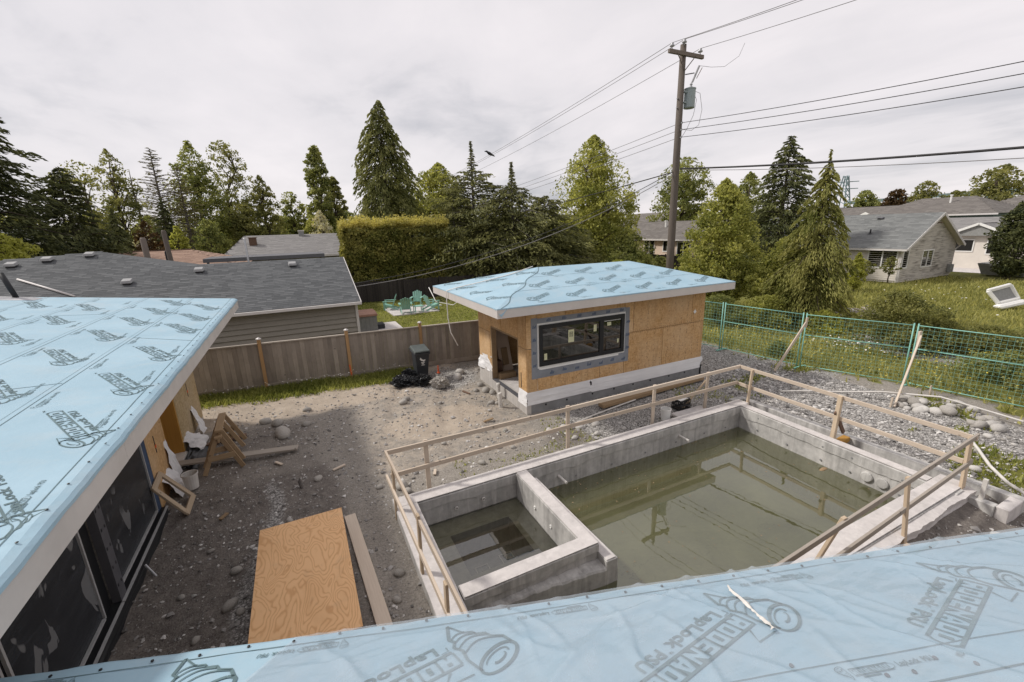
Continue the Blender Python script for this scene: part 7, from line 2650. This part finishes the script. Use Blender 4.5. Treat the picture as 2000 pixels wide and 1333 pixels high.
leafy("alder_tree", "small round tree far off by the power tower", "tree", 86.0, 41.5, 9.3, 3.4, 2.0, 'lf_mid', 3600, 0.5, 132, 'dome', 40)
leafy("maple_tree", "dark rounded tree above the roofs, the left one of the far group", "tree", 86.5, 37.4, 9.2, 3.0, 2.0, 'lf_plum', 3000, 0.5, 133, 'dome', 40)
leafy("maple_tree", "dark green rounded tree above the roofs in the middle of the far group", "tree", 90.0, 35.2, 10.2, 3.6, 2.0, 'lf_olive', 4200, 0.5, 134, 'dome', 46)
leafy("maple_tree", "big dark green tree at the right edge above the roofs", "tree", 91.0, 27.5, 11.6, 5.0, 1.5, 'lf_olive', 6500, 0.5, 135, 'dome', 60)
leafy("maple_tree", "lower green tree on the left flank of the big right-edge tree", "tree", 88.0, 31.0, 8.4, 2.6, 1.5, 'lf_olive', 3000, 0.5, 136, 'dome', 34)
leafy("cypress", "dark clipped cypress at the right edge beside the road", "bush", 49.2, 13.2, 5.8, 1.6, 0.1, 'lf_dark', 7000, 0.26, 137, 'col', 80, cr=(0.3, 0.45))
leafy("maple_bush", "feathery yellow-green maple bush left of the slate roof", "bush", -13.2, 31.6, 5.5, 1.9, 1.5, 'lf_lime', 5000, 0.2, 138, 'dome', 44)
leafy("round_bush", "dark round clipped bush right of the feathery maple", "bush", -12.1, 34.0, 5.0, 1.15, 1.5, 'lf_dark', 3600, 0.2, 139, 'dome', 36, cr=(0.3, 0.45))
leafy("blossom_bush", "round bush covered in cream blossom beyond the slate roof", "bush", -10.4, 43.8, 5.4, 1.35, 1.5, 'lf_white', 4200, 0.2, 140, 'dome', 44, cr=(0.22, 0.36))
leafy("acer_bush", "bright yellow-green bush behind the leaning post", "bush", -8.8, 47.2, 6.0, 1.1, 2.0, 'lf_lime', 1500, 0.3, 141, 'egg', 24)
leafy("round_bush", "rounded green tree-like bush behind the rust brown roof", "bush", -6.8, 49.5, 6.6, 1.9, 1.0, 'lf_mid', 4200, 0.26, 142, 'dome', 40, cr=(0.22, 0.36))
conifer("spruce_tree", "low dark conifer behind the leaning timber post", -10.0, 50.0, 8.6, 2.6, 0.4, 'lf_dark', 130, 6000, 0.38, 143, 0.35, 0.2)
for i, (x, y, h, r, mt) in enumerate(((-28, 72, 9, 4.5, 'lf_olive'), (-22, 74, 8.5, 4.5, 'lf_olive'), (-17, 76, 8, 4, 'lf_mid'), (-8, 78, 8.5, 4, 'lf_olive'), (-1, 82, 8, 4.5, 'lf_olive'), (8, 80, 9, 4.5, 'lf_mid'), (15, 82, 9, 5, 'lf_olive'), (24, 74, 8.5, 4.5, 'lf_olive'), (33, 66, 8.0, 4.5, 'lf_mid'))):
    leafy("far_tree", "one of the low leafy trees closing the gaps along the far skyline", "tree", x, y, h, r, 0.3, mt, 4200, 0.5, 200 + i, 'dome', 44, group="low trees along the far skyline")
tw = N('far woods', 0.9, 0.1)
tw.color(tw.ramp(tw.noise(tw.co("Object", scale=(1, 1, 2)), 0.4, 6, 0.7), [(0.3, (0.035, 0.042, 0.025)), (0.7, (0.085, 0.092, 0.055))]))
MAT['far_woods'] = tw.m
# distant treeline all round: one mass
rg = np.random.default_rng(5)
n = 26000
a = rg.uniform(R(-5), R(130), n)
d = rg.uniform(150, 175, n)
hh = 4.6 + 4.2 * fbm(a * 30, a * 0 + 1.5, 91) + 1.6 * fbm(a * 160, a * 0 + 3.5, 92)
c = np.stack([d * np.cos(a), d * np.sin(a), hh * rg.random(n) ** 0.8], -1)
V, Q = leaf_quads(c, 1.5, rg)
me = np_mesh("treeline", V, Q, np.repeat(rg.random(n), 4))
setp(link("treeline", me, MAT['lf_olive']), "continuous far wooded skyline", None, None, "stuff")

# clipped hedge: leaves on the faces of a block
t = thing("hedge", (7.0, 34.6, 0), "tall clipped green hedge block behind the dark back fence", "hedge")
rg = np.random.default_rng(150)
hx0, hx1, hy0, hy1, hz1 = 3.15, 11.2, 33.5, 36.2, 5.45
MB().box(hx0 + 0.35, hx1 - 0.3, hy0 + 0.4, hy1 - 0.3, 0, hz1 - 0.4).build("dark_core", 'core', t)  # solid filler block, the hedge's inner shade put into its dark colour
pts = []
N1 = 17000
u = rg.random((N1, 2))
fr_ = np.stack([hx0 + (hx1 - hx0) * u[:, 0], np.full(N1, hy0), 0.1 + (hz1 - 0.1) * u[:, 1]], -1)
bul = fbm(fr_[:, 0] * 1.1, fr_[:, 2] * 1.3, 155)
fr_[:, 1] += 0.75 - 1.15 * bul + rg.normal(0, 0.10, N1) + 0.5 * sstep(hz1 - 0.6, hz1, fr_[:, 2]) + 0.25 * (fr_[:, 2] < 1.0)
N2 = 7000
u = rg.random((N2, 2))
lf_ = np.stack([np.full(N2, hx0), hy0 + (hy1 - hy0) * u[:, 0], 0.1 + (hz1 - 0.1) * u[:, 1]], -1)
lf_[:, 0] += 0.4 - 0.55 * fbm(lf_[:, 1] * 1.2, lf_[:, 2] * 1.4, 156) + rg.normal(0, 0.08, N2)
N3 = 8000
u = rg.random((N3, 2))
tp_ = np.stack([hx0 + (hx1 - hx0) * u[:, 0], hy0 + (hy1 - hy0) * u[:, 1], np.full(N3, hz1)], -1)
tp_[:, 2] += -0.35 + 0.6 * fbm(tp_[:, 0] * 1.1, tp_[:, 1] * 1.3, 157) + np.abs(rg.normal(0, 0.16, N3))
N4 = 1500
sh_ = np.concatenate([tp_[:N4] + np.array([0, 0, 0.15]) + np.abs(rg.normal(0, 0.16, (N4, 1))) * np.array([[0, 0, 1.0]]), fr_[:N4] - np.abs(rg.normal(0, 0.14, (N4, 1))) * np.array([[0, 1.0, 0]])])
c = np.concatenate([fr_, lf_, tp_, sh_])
foliage("foliage", t, 'lf_hedge', c, 0.19, rg, np.clip(rg.random(len(c)) * 0.55 + 0.5 * sstep(hz1 - 0.5, hz1 + 0.1, c[:, 2]), 0, 1))  # top leaves tinted brighter: light on the hedge top put into leaf colour
leafy("maple_tree", "leafy shrub mass joining the hedge to the spruces", "tree", 11.6, 34.6, 5.2, 1.9, 0.2, 'lf_olive', 6000, 0.22, 151, 'egg', 60)

# shrubs on the lot to the right
for i, (x, y, h, r, mt, n, lab) in enumerate((
        (20.6, 8.1, 2.2, 1.75, 'lf_olive', 9500, "large rounded leafy shrub on the lot behind the site fence"),
        (21.3, 7.0, 1.2, 1.2, 'lf_olive', 3600, "lower dull shrub right of the large rounded shrub"),
        (22.5, 6.0, 1.0, 1.4, 'lf_olive', 3600, "spreading bramble right of the dull shrub"),
        (23.5, 5.0, 0.9, 1.5, 'lf_mid', 3600, "spreading bramble below the discarded white tub"),
        (19.2, 4.6, 0.8, 1.3, 'lf_mid', 3600, "weedy bramble behind the right site fence panel"),
        (18.3, 3.4, 0.7, 1.1, 'lf_olive', 3000, "weedy bramble at the right edge behind the site fence"),
        (19.6, 12.8, 1.6, 1.2, 'lf_green', 4200, "bright weedy shrub at the foot of the dense broad tree"),
        (18.6, 14.6, 1.5, 1.3, 'lf_mid', 4200, "leafy shrub behind the far corner of the pool house"),
        (20.8, 10.9, 1.0, 1.0, 'lf_lime', 3000, "yellow-green weedy shrub under the drooping cedar"),
        (15.9, 9.7, 0.55, 0.5, 'lf_mid', 900, "small weedy clump against the site fence"))):
    leafy("shrub", lab, "shrub", x, y, h, r, 0.02, mt, n, 0.11, 160 + i, 'dome', 46, cr=(0.2, 0.34))
leafy("rose_bush", "thin rose bush with small pink-white flowers at the corner of the white house", "bush", 40.0, 16.9, 2.1, 0.7, 0.7, 'lf_olive', 700, 0.14, 175, 'egg', 16)
leafy("rose_bush", "thin spindly bush before the white house's lit wall", "bush", 39.6, 18.2, 1.7, 0.7, 0.6, 'lf_olive', 700, 0.14, 176, 'egg', 16)
for i, (x, y, h, r, mt) in enumerate(((22.0, 26.5, 2.4, 1.4, 'lf_lime'), (24.5, 24.5, 2.6, 1.4, 'lf_olive'), (26.5, 22.5, 2.3, 1.5, 'lf_mid'), (28.5, 20.0, 2.2, 1.5, 'lf_mid'))):
    leafy("shrub", "pale-leaved garden shrub behind the pool house roof", "shrub", x, y, h, r, 0.05, mt, 2600, 0.2, 180 + i, 'dome', 30, group="garden shrubs behind the pool house roof")


def blades(name, label, x, y, h, mat, seed, wid=0.02, kind="stuff"):
    rg = np.random.default_rng(seed)
    n = len(x)
    z = ground_z(x, y)
    a = rg.uniform(0, 2 * np.pi, n)
    dx, dy = np.cos(a), np.sin(a)
    hh = h * rg.uniform(0.45, 1.3, n)
    b = rg.normal(0, 0.45, (n, 2)) * hh[:, None]
    w = wid * rg.uniform(0.6, 1.4, n)
    V = np.stack([np.stack([x - dx * w, y - dy * w, z], -1), np.stack([x + dx * w, y + dy * w, z], -1), np.stack([x + b[:, 0], y + b[:, 1], z + hh], -1)], 1).reshape(-1, 3)
    me = np_mesh(name, V, np.arange(3 * n).reshape(n, 3), np.repeat(rg.random(n), 3))
    return setp(link(name, me, MAT[mat]), label, None, None, kind)


rg = np.random.default_rng(300)
# strip along the cedar fence
n = 15000
x = rg.uniform(-3.4, 3.4, n)
y = fence_y(x) - 0.02 - 1.35 * rg.random(n) ** 1.3
k = rg.random(n) < zones(x, y)[0] * (0.3 + 0.9 * fbm(x * 2, y * 2, 88))
blades("grass", "weedy grass strip at the foot of the cedar fence", x[k], y[k], 0.16, 'grass', 301, 0.018)
# lawn next door
n = 26000
x, y = rg.uniform(2, 13, n), rg.uniform(16, 33, n)
k = (y > fence_y(x) + 0.05) & ~((x > 4.8) & (x < 7.8) & (y > 26.2) & (y < 29.2)) & ~((x < 4.6) & (y > 18.3) & (y < 24.7))
blades("grass", "mown lawn of the neighbouring garden", x[k], y[k], 0.07, 'grass', 302, 0.03)
# meadow behind the site fence
n = 60000
x, y = rg.uniform(14.4, 48, n), rg.uniform(0.5, 18, n)
p = zones(x, y)[0] * np.clip(26.0 / np.maximum(x, 14), 0.3, 1.0) * (0.35 + 0.8 * fbm(x * 0.8, y * 0.8, 89))
k = (rg.random(n) < p) & ~((x > 40.9) & (y > 16.5))
blades("meadow_grass", "tall unmown meadow grass on the lot behind the site fence", x[k], y[k], 0.24, 'grass_wild', 303, 0.028)
n = 22000
x, y = rg.uniform(11.2, 15.4, n), rg.uniform(1.5, 10, n)
k = rg.random(n) < np.clip(zones(x, y)[0] - 0.25, 0, 1) * 1.1
blades("weeds", "low weeds between the rocks by the site fence", x[k], y[k], 0.10, 'grass', 304, 0.022)
n = 3000
x, y = rg.uniform(2.5, 11, n), rg.uniform(7.5, 9.3, n)
k = rg.random(n) < (fbm(x * 0.9, y * 0.9, 41) > 0.63) * 0.8
blades("weeds", "sparse weeds in the dirt behind the pool", x[k], y[k], 0.07, 'grass', 305, 0.015)


def flowers(name, label, x, y, z, s, mat, seed):
    rg = np.random.default_rng(seed)
    n = len(x)
    a = rg.uniform(0, 1.5, n)
    V = []
    for j in range(6):
        t_ = a + j * np.pi / 3
        V.append(np.stack([x + s * np.cos(t_), y + s * np.sin(t_), z + rg.normal(0, s * 0.25, n)], -1))
    V = np.stack(V, 1).reshape(-1, 3)
    me = np_mesh(name, V, np.arange(6 * n).reshape(n, 6))
    return setp(link(name, me, MAT[mat]), label, None, None, "stuff")


n = 70
x = rg.uniform(-3.2, 2.9, n)
y = fence_y(x) - 0.1 - 0.5 * rg.random(n)
flowers("daisies", "white daisies dotted along the fence strip", x, y, 0.2 + 0.1 * rg.random(n), 0.02, 'flower', 310)
n = 45
x, y = rg.normal(33, 3, n), rg.normal(11.5, 1.5, n)
flowers("daisies", "white flowers dotted through the meadow", x, y, 0.4 + 0.15 * rg.random(n), 0.045, 'flower', 311)
n = 420
x, y = rg.uniform(15.3, 24, n), rg.uniform(2, 13, n)
flowers("buttercups", "small yellow flowers in the weeds behind the site fence", x, y, 0.3 + 0.2 * rg.random(n), 0.025, 'flower_y', 312)
n = 40
x, y = rg.normal(16.9, 0.35, n), rg.normal(8.0, 0.5, n)
flowers("pale_flowers", "cluster of pale lilac flowers just behind the site fence", x, y, 0.6 + 0.3 * rg.random(n), 0.03, 'flower', 313)

# ------------------------------------------------------------------ OTHER THINGS ON THE RIGHT
road = MB().poly([(52.5, -40, 0.02), (58.6, -40, 0.02), (58.6, 60, 0.02), (52.5, 60, 0.02)]).build("road", 'concrete_top', base=(55, 10, 0.02))
setp(road, "pale street between the white house and the next row", None, None, "structure")
t = thing("discarded_tub", (33.4, 9.0, 0), "discarded white molded fibreglass tub lying on its side in the meadow", "tub")
MB().hexa([(31.9, 8.75, 0.05), (34.5, 8.2, 0.25), (34.6, 8.9, 0.3), (32.0, 9.4, 0.1), (31.8, 8.85, 0.38), (34.6, 8.35, 0.62), (34.7, 8.8, 0.62), (32.0, 9.3, 0.4)]).build("skirt", 'white', t, bevel=0.12)
for (p, q) in (((32.3, 9.15, 0.45), (34.5, 8.75, 0.65)), ((31.9, 9.75, 1.35), (34.2, 9.3, 1.65)), ((32.3, 9.15, 0.45), (31.95, 9.75, 1.35)), ((34.45, 8.75, 0.6), (34.2, 9.3, 1.65))):
    MB().beam(p, q, 0.22, 0.26).build("rim", 'white', t, bevel=0.05)
MB().hexa([(32.3, 9.2, 0.5), (34.4, 8.8, 0.7), (34.3, 9.1, 1.0), (32.2, 9.5, 0.9), (32.1, 9.7, 1.25), (34.1, 9.3, 1.55), (34.1, 9.35, 1.5), (32.1, 9.75, 1.2)]).build("basin", 'siding_grey', t)
t.scale = (0.72, 0.72, 0.72)
t.location = (34.0, 8.9, 0.0)
t = thing("broken_chair", (35.6, 8.4, 0), "brown wooden remains standing beside the discarded white tub", "wood scrap")
stick("slat", (35.4, 8.5, 0), (35.6, 8.6, 1.1), 0.3, 0.06, 'brown_wood', t, up=(0, 1, 0))
stick("slat", (35.7, 8.2, 0), (35.8, 8.3, 0.9), 0.3, 0.06, 'brown_wood', t, up=(0, 1, 0))
wp = []
for i in range(13):
    x, y = 25.6 + rnd.gauss(0, 0.5), 11.4 + rnd.gauss(0, 0.45)
    a = rnd.uniform(0, 3.14)
    l = rnd.uniform(0.5, 1.0)
    z = 0.1 + 0.07 * (i % 5)
    o = stick("scrap_board", (x - l * math.cos(a), y - l * math.sin(a), z), (x + l * math.cos(a), y + l * math.sin(a), z + rnd.uniform(0, 0.3)), 0.16, 0.05, 'rail_grey', None)
    setp(o, "grey weathered board in the heap under the drooping cedar", "board", "heap of old boards")
setp(lump("rubble_lump", 'stone_pale', (25.2, 12.2, 0), 0.7, 0.5, 0.3, 0.6, 2.0, 19, 3, flat=True), "pale broken slab beside the heap of old boards", "rubble")
t = thing("dumpster", (52.0, 13.6, 0), "blue-grey waste skip by the road at the right edge", "skip")
MB().hexa([(50.8, 12.8, 0.1), (52.2, 12.8, 0.1), (52.2, 15.2, 0.1), (50.8, 15.2, 0.1), (50.6, 12.5, 1.0), (52.4, 12.5, 1.0), (52.4, 15.5, 1.0), (50.6, 15.5, 1.0)]).build("body", 'siding_grey', t)
MB().box(50.9, 52.1, 12.9, 14.4, 1.0, 1.25).build("load", 'offwhite', t, bevel=0.08)

# ------------------------------------------------------------------ UTILITY POLE AND WIRES
PX, PY = 17.27, 16.67
pole = thing("utility_pole", (PX, PY, 0), "tall weathered timber utility pole with crossarm and grey transformer behind the pool house", "utility pole")
MB().tube([(PX, PY, -0.3), (PX, PY, 4), (PX, PY, 8), (PX, PY, 12.85)], [0.20, 0.185, 0.165, 0.135], 14).build("mast", 'pole', pole, smooth=True)
arm = MB().box(PX - 1.0, PX + 1.15, PY - 0.19, PY - 0.07, 12.36, 12.52).build("crossarm", 'pole', pole)
for s, e in ((-0.55, 0), (0.6, 0)):
    MB().beam((PX + s, PY - 0.20, 12.40), (PX, PY - 0.17, 11.75), 0.03, 0.03).build("arm_brace", 'pole', pole)
INS = [(PX - 0.82, PY - 0.13), (PX - 0.12, PY - 0.16), (PX + 0.95, PY - 0.13)]
for i, (x, y) in enumerate(INS):
    zt = 12.52 if i != 1 else 12.75
    ins = MB().lathe((x, y, zt), [(0.02, 0), (0.02, 0.10), (0.10, 0.11), (0.11, 0.15), (0.06, 0.19), (0.07, 0.23), (0.03, 0.27), (0.0, 0.28)], 12).build("insulator", 'porcelain', pole, smooth=True)
tk = MB().lathe((PX + 0.47, PY - 0.12, 10.22), [(0.24, 0), (0.255, 0.03), (0.255, 0.78), (0.27, 0.80), (0.27, 0.84), (0.15, 0.88), (0.0, 0.89)], 18).build("transformer", 'tank', pole, smooth=False)
for z in (10.4, 10.85):
    MB().box(PX + 0.1, PX + 0.26, PY - 0.2, PY - 0.06, z, z + 0.07).build("tank_bracket", 'tank', pole)
MB().lathe((PX + 0.52, PY - 0.12, 11.10), [(0.03, 0), (0.07, 0.03), (0.04, 0.1), (0.07, 0.14), (0.03, 0.22)], 10).build("bushing", 'porcelain', pole)
MB().tube([(PX + 0.56, PY - 0.14, 11.34), (PX + 0.82, PY - 0.25, 12.02)], 0.045, 8).build("fuse_cutout", 'porcelain', pole)
MB().tube([(PX + 0.75, PY - 0.2, 11.5), (PX + 0.98, PY - 0.28, 11.95)], 0.015, 6).build("fuse_tube", 'dark_wood', pole)
MB().beam((PX + 0.13, PY - 0.1, 11.62), (PX + 0.62, PY - 0.16, 11.72), 0.04, 0.04).build("cutout_arm", 'dark_metal', pole)
for z in (9.55, 9.25, 8.92):
    MB().lathe((PX, PY - 0.19, z - 0.05), [(0.03, 0), (0.05, 0.03), (0.03, 0.06), (0.05, 0.09)], 10).build("spool_insulator", 'porcelain', pole)
for z in (10.6, 10.2):
    MB().box(PX - 0.22, PX - 0.14, PY - 0.03, PY + 0.03, z, z + 0.03).build("step_bolt", 'steel', pole)


def sag(p, q, s, n=26):
    p, q = Vector(p), Vector(q)
    return [p.lerp(q, i / n) - Vector((0, 0, s * 4 * (i / n) * (1 - i / n))) for i in range(n + 1)]


def wire(label, pts, r=0.012, mat='wire', name="power_line", group=None):
    o = MB().tube(pts, r, 5, False).build(name, mat, base=tuple(pts[0]), smooth=True)
    setp(o, label, "wire", group)
    return o


FX, FY = 17.3, 58.0
NXp, NYp = 19.8, -22.0
for i, (x, y) in enumerate(INS):
    zt = (12.78, 13.0, 12.78)[i]
    nm = ("left arm tip", "pole top", "right arm tip")[i]
    wire("high conductor running from the %s of the near pole towards the far pole" % nm, sag((x, y, zt), (FX + (x - PX), FY, 10.3 + (0.2 if i == 1 else 0)), 0.35), 0.012, 'wire_grey')
    wire("high conductor running from the %s of the near pole out over the viewer" % nm, sag((x, y, zt), (NXp + (x - PX), NYp, 12.6), 0.9), 0.012, 'wire_grey')
for i, z in enumerate((9.55, 9.25, 8.92)):
    nm = ("top", "middle", "bottom")[i]
    wire("%s one of the three mid-height wires left of the pole" % nm, sag((PX, PY + 0.02, z), (FX, FY, z - 2.3), 0.3), 0.012, 'wire_grey')
    wire("%s one of the three mid-height wires right of the pole" % nm, sag((PX, PY - 0.2, z), (NXp, NYp, z + 0.1), 0.9), 0.013, 'wire')
wire("thick bundled cable sagging from the pole to the right edge", sag((PX + 0.1, PY - 0.2, 7.52), (NXp, NYp, 7.5), 1.0), 0.038, 'wire', "power_line")
wire("thin wire just below the thick bundled cable right of the pole", sag((PX + 0.1, PY - 0.2, 7.46), (NXp, NYp, 7.0), 1.1), 0.012, 'wire_grey')
wire("thick cable running left from the pole towards the far pole", sag((PX, PY + 0.15, 7.4), (FX, FY, 5.6), 0.5), 0.028, 'wire')
wire("upper of the two service cables dropping to the slate roofed house", sag((PX - 0.15, PY, 7.4), (2.15, 19.9, 2.85), 0.75), 0.016, 'wire')
wire("lower paler service cable dropping to the slate roofed house", sag((PX - 0.15, PY, 7.25), (2.15, 19.9, 2.70), 0.80), 0.016, 'wire_grey')
wire("jumper wire looping from the right conductor to the fuse", [(PX + 2.05, PY - 1.6, 12.66), (PX + 2.0, PY - 1.4, 12.2), (PX + 1.6, PY - 1.0, 11.85), (PX + 1.2, PY - 0.6, 11.9), (PX + 0.82, PY - 0.25, 12.02)], 0.008, 'wire_grey')
wire("drip loop hanging from the transformer to the mid-height wires", [(PX + 0.7, PY - 0.12, 11.0), (PX + 1.05, PY - 0.2, 10.9), (PX + 1.2, PY - 0.25, 10.2), (PX + 1.0, PY - 0.3, 9.5), (PX + 0.5, PY - 0.35, 9.22), (PX + 0.05, PY - 0.22, 9.25)], 0.010, 'wire_grey')
wire("inner drip loop close to the transformer", [(PX + 0.66, PY - 0.12, 11.0), (PX + 0.85, PY - 0.2, 10.6), (PX + 0.6, PY - 0.3, 9.9), (PX + 0.25, PY - 0.3, 9.3), (PX + 0.05, PY - 0.22, 8.95)], 0.010, 'wire_grey')
fpole = thing("utility_pole", (FX, FY, 0), "distant utility pole half hidden behind the messy spruce", "utility pole")
MB().tube([(FX, FY, 0), (FX, FY, 10.4)], [0.2, 0.14], 10).build("mast", 'bark_grey', fpole, smooth=True)
MB().box(FX - 1.0, FX + 1.15, FY - 0.08, FY + 0.05, 10.0, 10.15).build("crossarm", 'pole', fpole)

# crow on the wire: one continuous body
bp = Vector((PX - 0.82, PY - 0.13, 12.78)).lerp(Vector((FX - 0.82, FY, 10.3)), 0.50) - Vector((0, 0, 0.35))
V, F = icos(3)
q = V.copy()
xx = q[:, 0]
P_ = np.stack([xx * 0.20, q[:, 1] * 0.085 * (1 - 0.25 * xx ** 2), q[:, 2] * 0.095 * (1 - 0.2 * xx ** 2) - xx * 0.07], -1)
hd = xx < -0.62
P_[hd] += np.array([-0.03, 0, 0.05])
bk = xx < -0.93
P_[bk] += np.array([-0.09, 0, -0.015])
P_[bk, 1] *= 0.3
tl = xx > 0.72
P_[tl] += np.array([0.14, 0, -0.07])
P_[tl, 2] = P_[tl, 2] * 0.5 + P_[tl, 2].mean() * 0.5
P_ = P_ * 1.5 + np.array(bp) + np.array([0, 0, 0.10])
setp(link("crow", np_mesh("crow", P_, F, smooth=True), MAT['black_plastic'], None, tuple(bp)), "black crow perched on the high wire", "bird")

# ------------------------------------------------------------------ labels that single out look-alikes
ORD = ("leftmost", "second from the left", "third from the left", "fourth from the left", "fifth from the left", "sixth from the left", "seventh from the left", "eighth from the left", "ninth from the left", "tenth from the left", "eleventh from the left", "twelfth from the left", "thirteenth from the left", "fourteenth from the left", "fifteenth from the left")


def img_x(o):
    p = o.matrix_world.translation if o.parent is None else ORIG[o]
    v = Vector(o.location) - Vector((0, 0, 5.0))
    return v.dot(right) / max(0.01, v.dot(fwd))


def order_labels(objs, what):
    objs = sorted(objs, key=img_x)
    for i, o in enumerate(objs):
        o["label"] = "%s of %s" % (ORD[i], what) if i < len(ORD) else o["label"]


tops = [o for o in C.objects if o.parent is None]
for g, what in (("low trees along the far skyline", "the low leafy trees filling gaps along the far skyline"), ("rocks before the pool house", "the pale rocks on gravel before the pool house"), ("stones by the pool house wall", "the grey stones beside the pool house side wall"), ("garden shrubs behind the pool house roof", "the garden shrubs behind the pool house roof")):
    order_labels([o for o in tops if o.get("group") == g], what)
order_labels([o for o in tops if o.get("group") == "stones outside the near wall"], "the small stones outside the near pool wall")
order_labels([o for o in tops if o.get("group") == "heap of old boards"], "the grey boards heaped under the drooping cedar")
bp_ = sorted([o for o in tops if o.get("group") == "boulder pile"], key=lambda o: o.location.x)
order_labels(bp_[:15], "the boulders in the near half of the rock pile")
order_labels(bp_[15:], "the boulders in the far half of the rock pile")
cob = [o for o in tops if o.get("group") == "cobbles in the yard"]
near_saw = [o for o in cob if o.location.y > 11 and o.location.x < 0.0]
near_ply = [o for o in cob if o.location.y < 8 and o.location.x < 1.0]
near_rail = [o for o in cob if o.location.x >= 1.0 and o.location.y < 9.0]
rest = [o for o in cob if o not in near_saw and o not in near_ply and o not in near_rail]
order_labels(near_saw, "the cobbles lying behind the sawhorses")
order_labels(near_ply, "the cobbles in the dark soil around the plywood sheet")
order_labels(near_rail, "the cobbles behind the far pool rail")
order_labels(rest, "the cobbles scattered in the open middle of the yard")

# ------------------------------------------------------------------ FAR OFF: BRIDGE AND POWER TOWER
MAT['far_steel'] = plain('hazy blue steel', (0.20, 0.27, 0.29), 0.8)
br = thing("truss_bridge", (830, 330, 0), "distant blue-green bridge deck on the horizon", "bridge")
A, B = Vector((800, 410, 27)), Vector((870, 240, 34))
MB().beam(A, B, 8, 4.5).build("deck", 'far_steel', br)
for i in range(9):
    p = A.lerp(B, (i + 0.5) / 9)
    MB().beam(Vector((p.x, p.y, 0)), Vector((p.x, p.y, p.z - 2)), 4, 4, (0, 1, 0)).build("pier", 'far_steel', br)
tw_ = thing("power_tower", (266, 139, 0), "far lattice power tower above the drooping cedar", "power tower")
for sx in (-1, 1):
    for sy in (-1, 1):
        MB().beam((266 + sx * 4, 139 + sy * 4, 0), (266 + sx * 0.8, 139 + sy * 0.8, 26), 0.45, 0.45).build("leg", 'far_steel', tw_)
m = MB()
for i in range(9):
    z0_, z1_ = i * 2.9, (i + 1) * 2.9
    w0, w1 = 4 - 3.2 * z0_ / 26, 4 - 3.2 * z1_ / 26
    m.beam((266 - w0, 139 - w0, z0_), (266 + w1, 139 - w1, z1_), 0.3, 0.3)
    m.beam((266 + w0, 139 - w0, z0_), (266 - w1, 139 - w1, z1_), 0.3, 0.3)
    m.beam((266 - w0, 139 - w0, z0_), (266 - w1, 139 + w1, z1_), 0.3, 0.3)
m.build("lattice", 'far_steel', tw_)
for z in (19.5, 23.0):
    MB().beam((266 - 3, 139 + 5, z), (266 + 3, 139 - 5, z), 0.4, 0.4).build("cross_arm", 'far_steel', tw_)
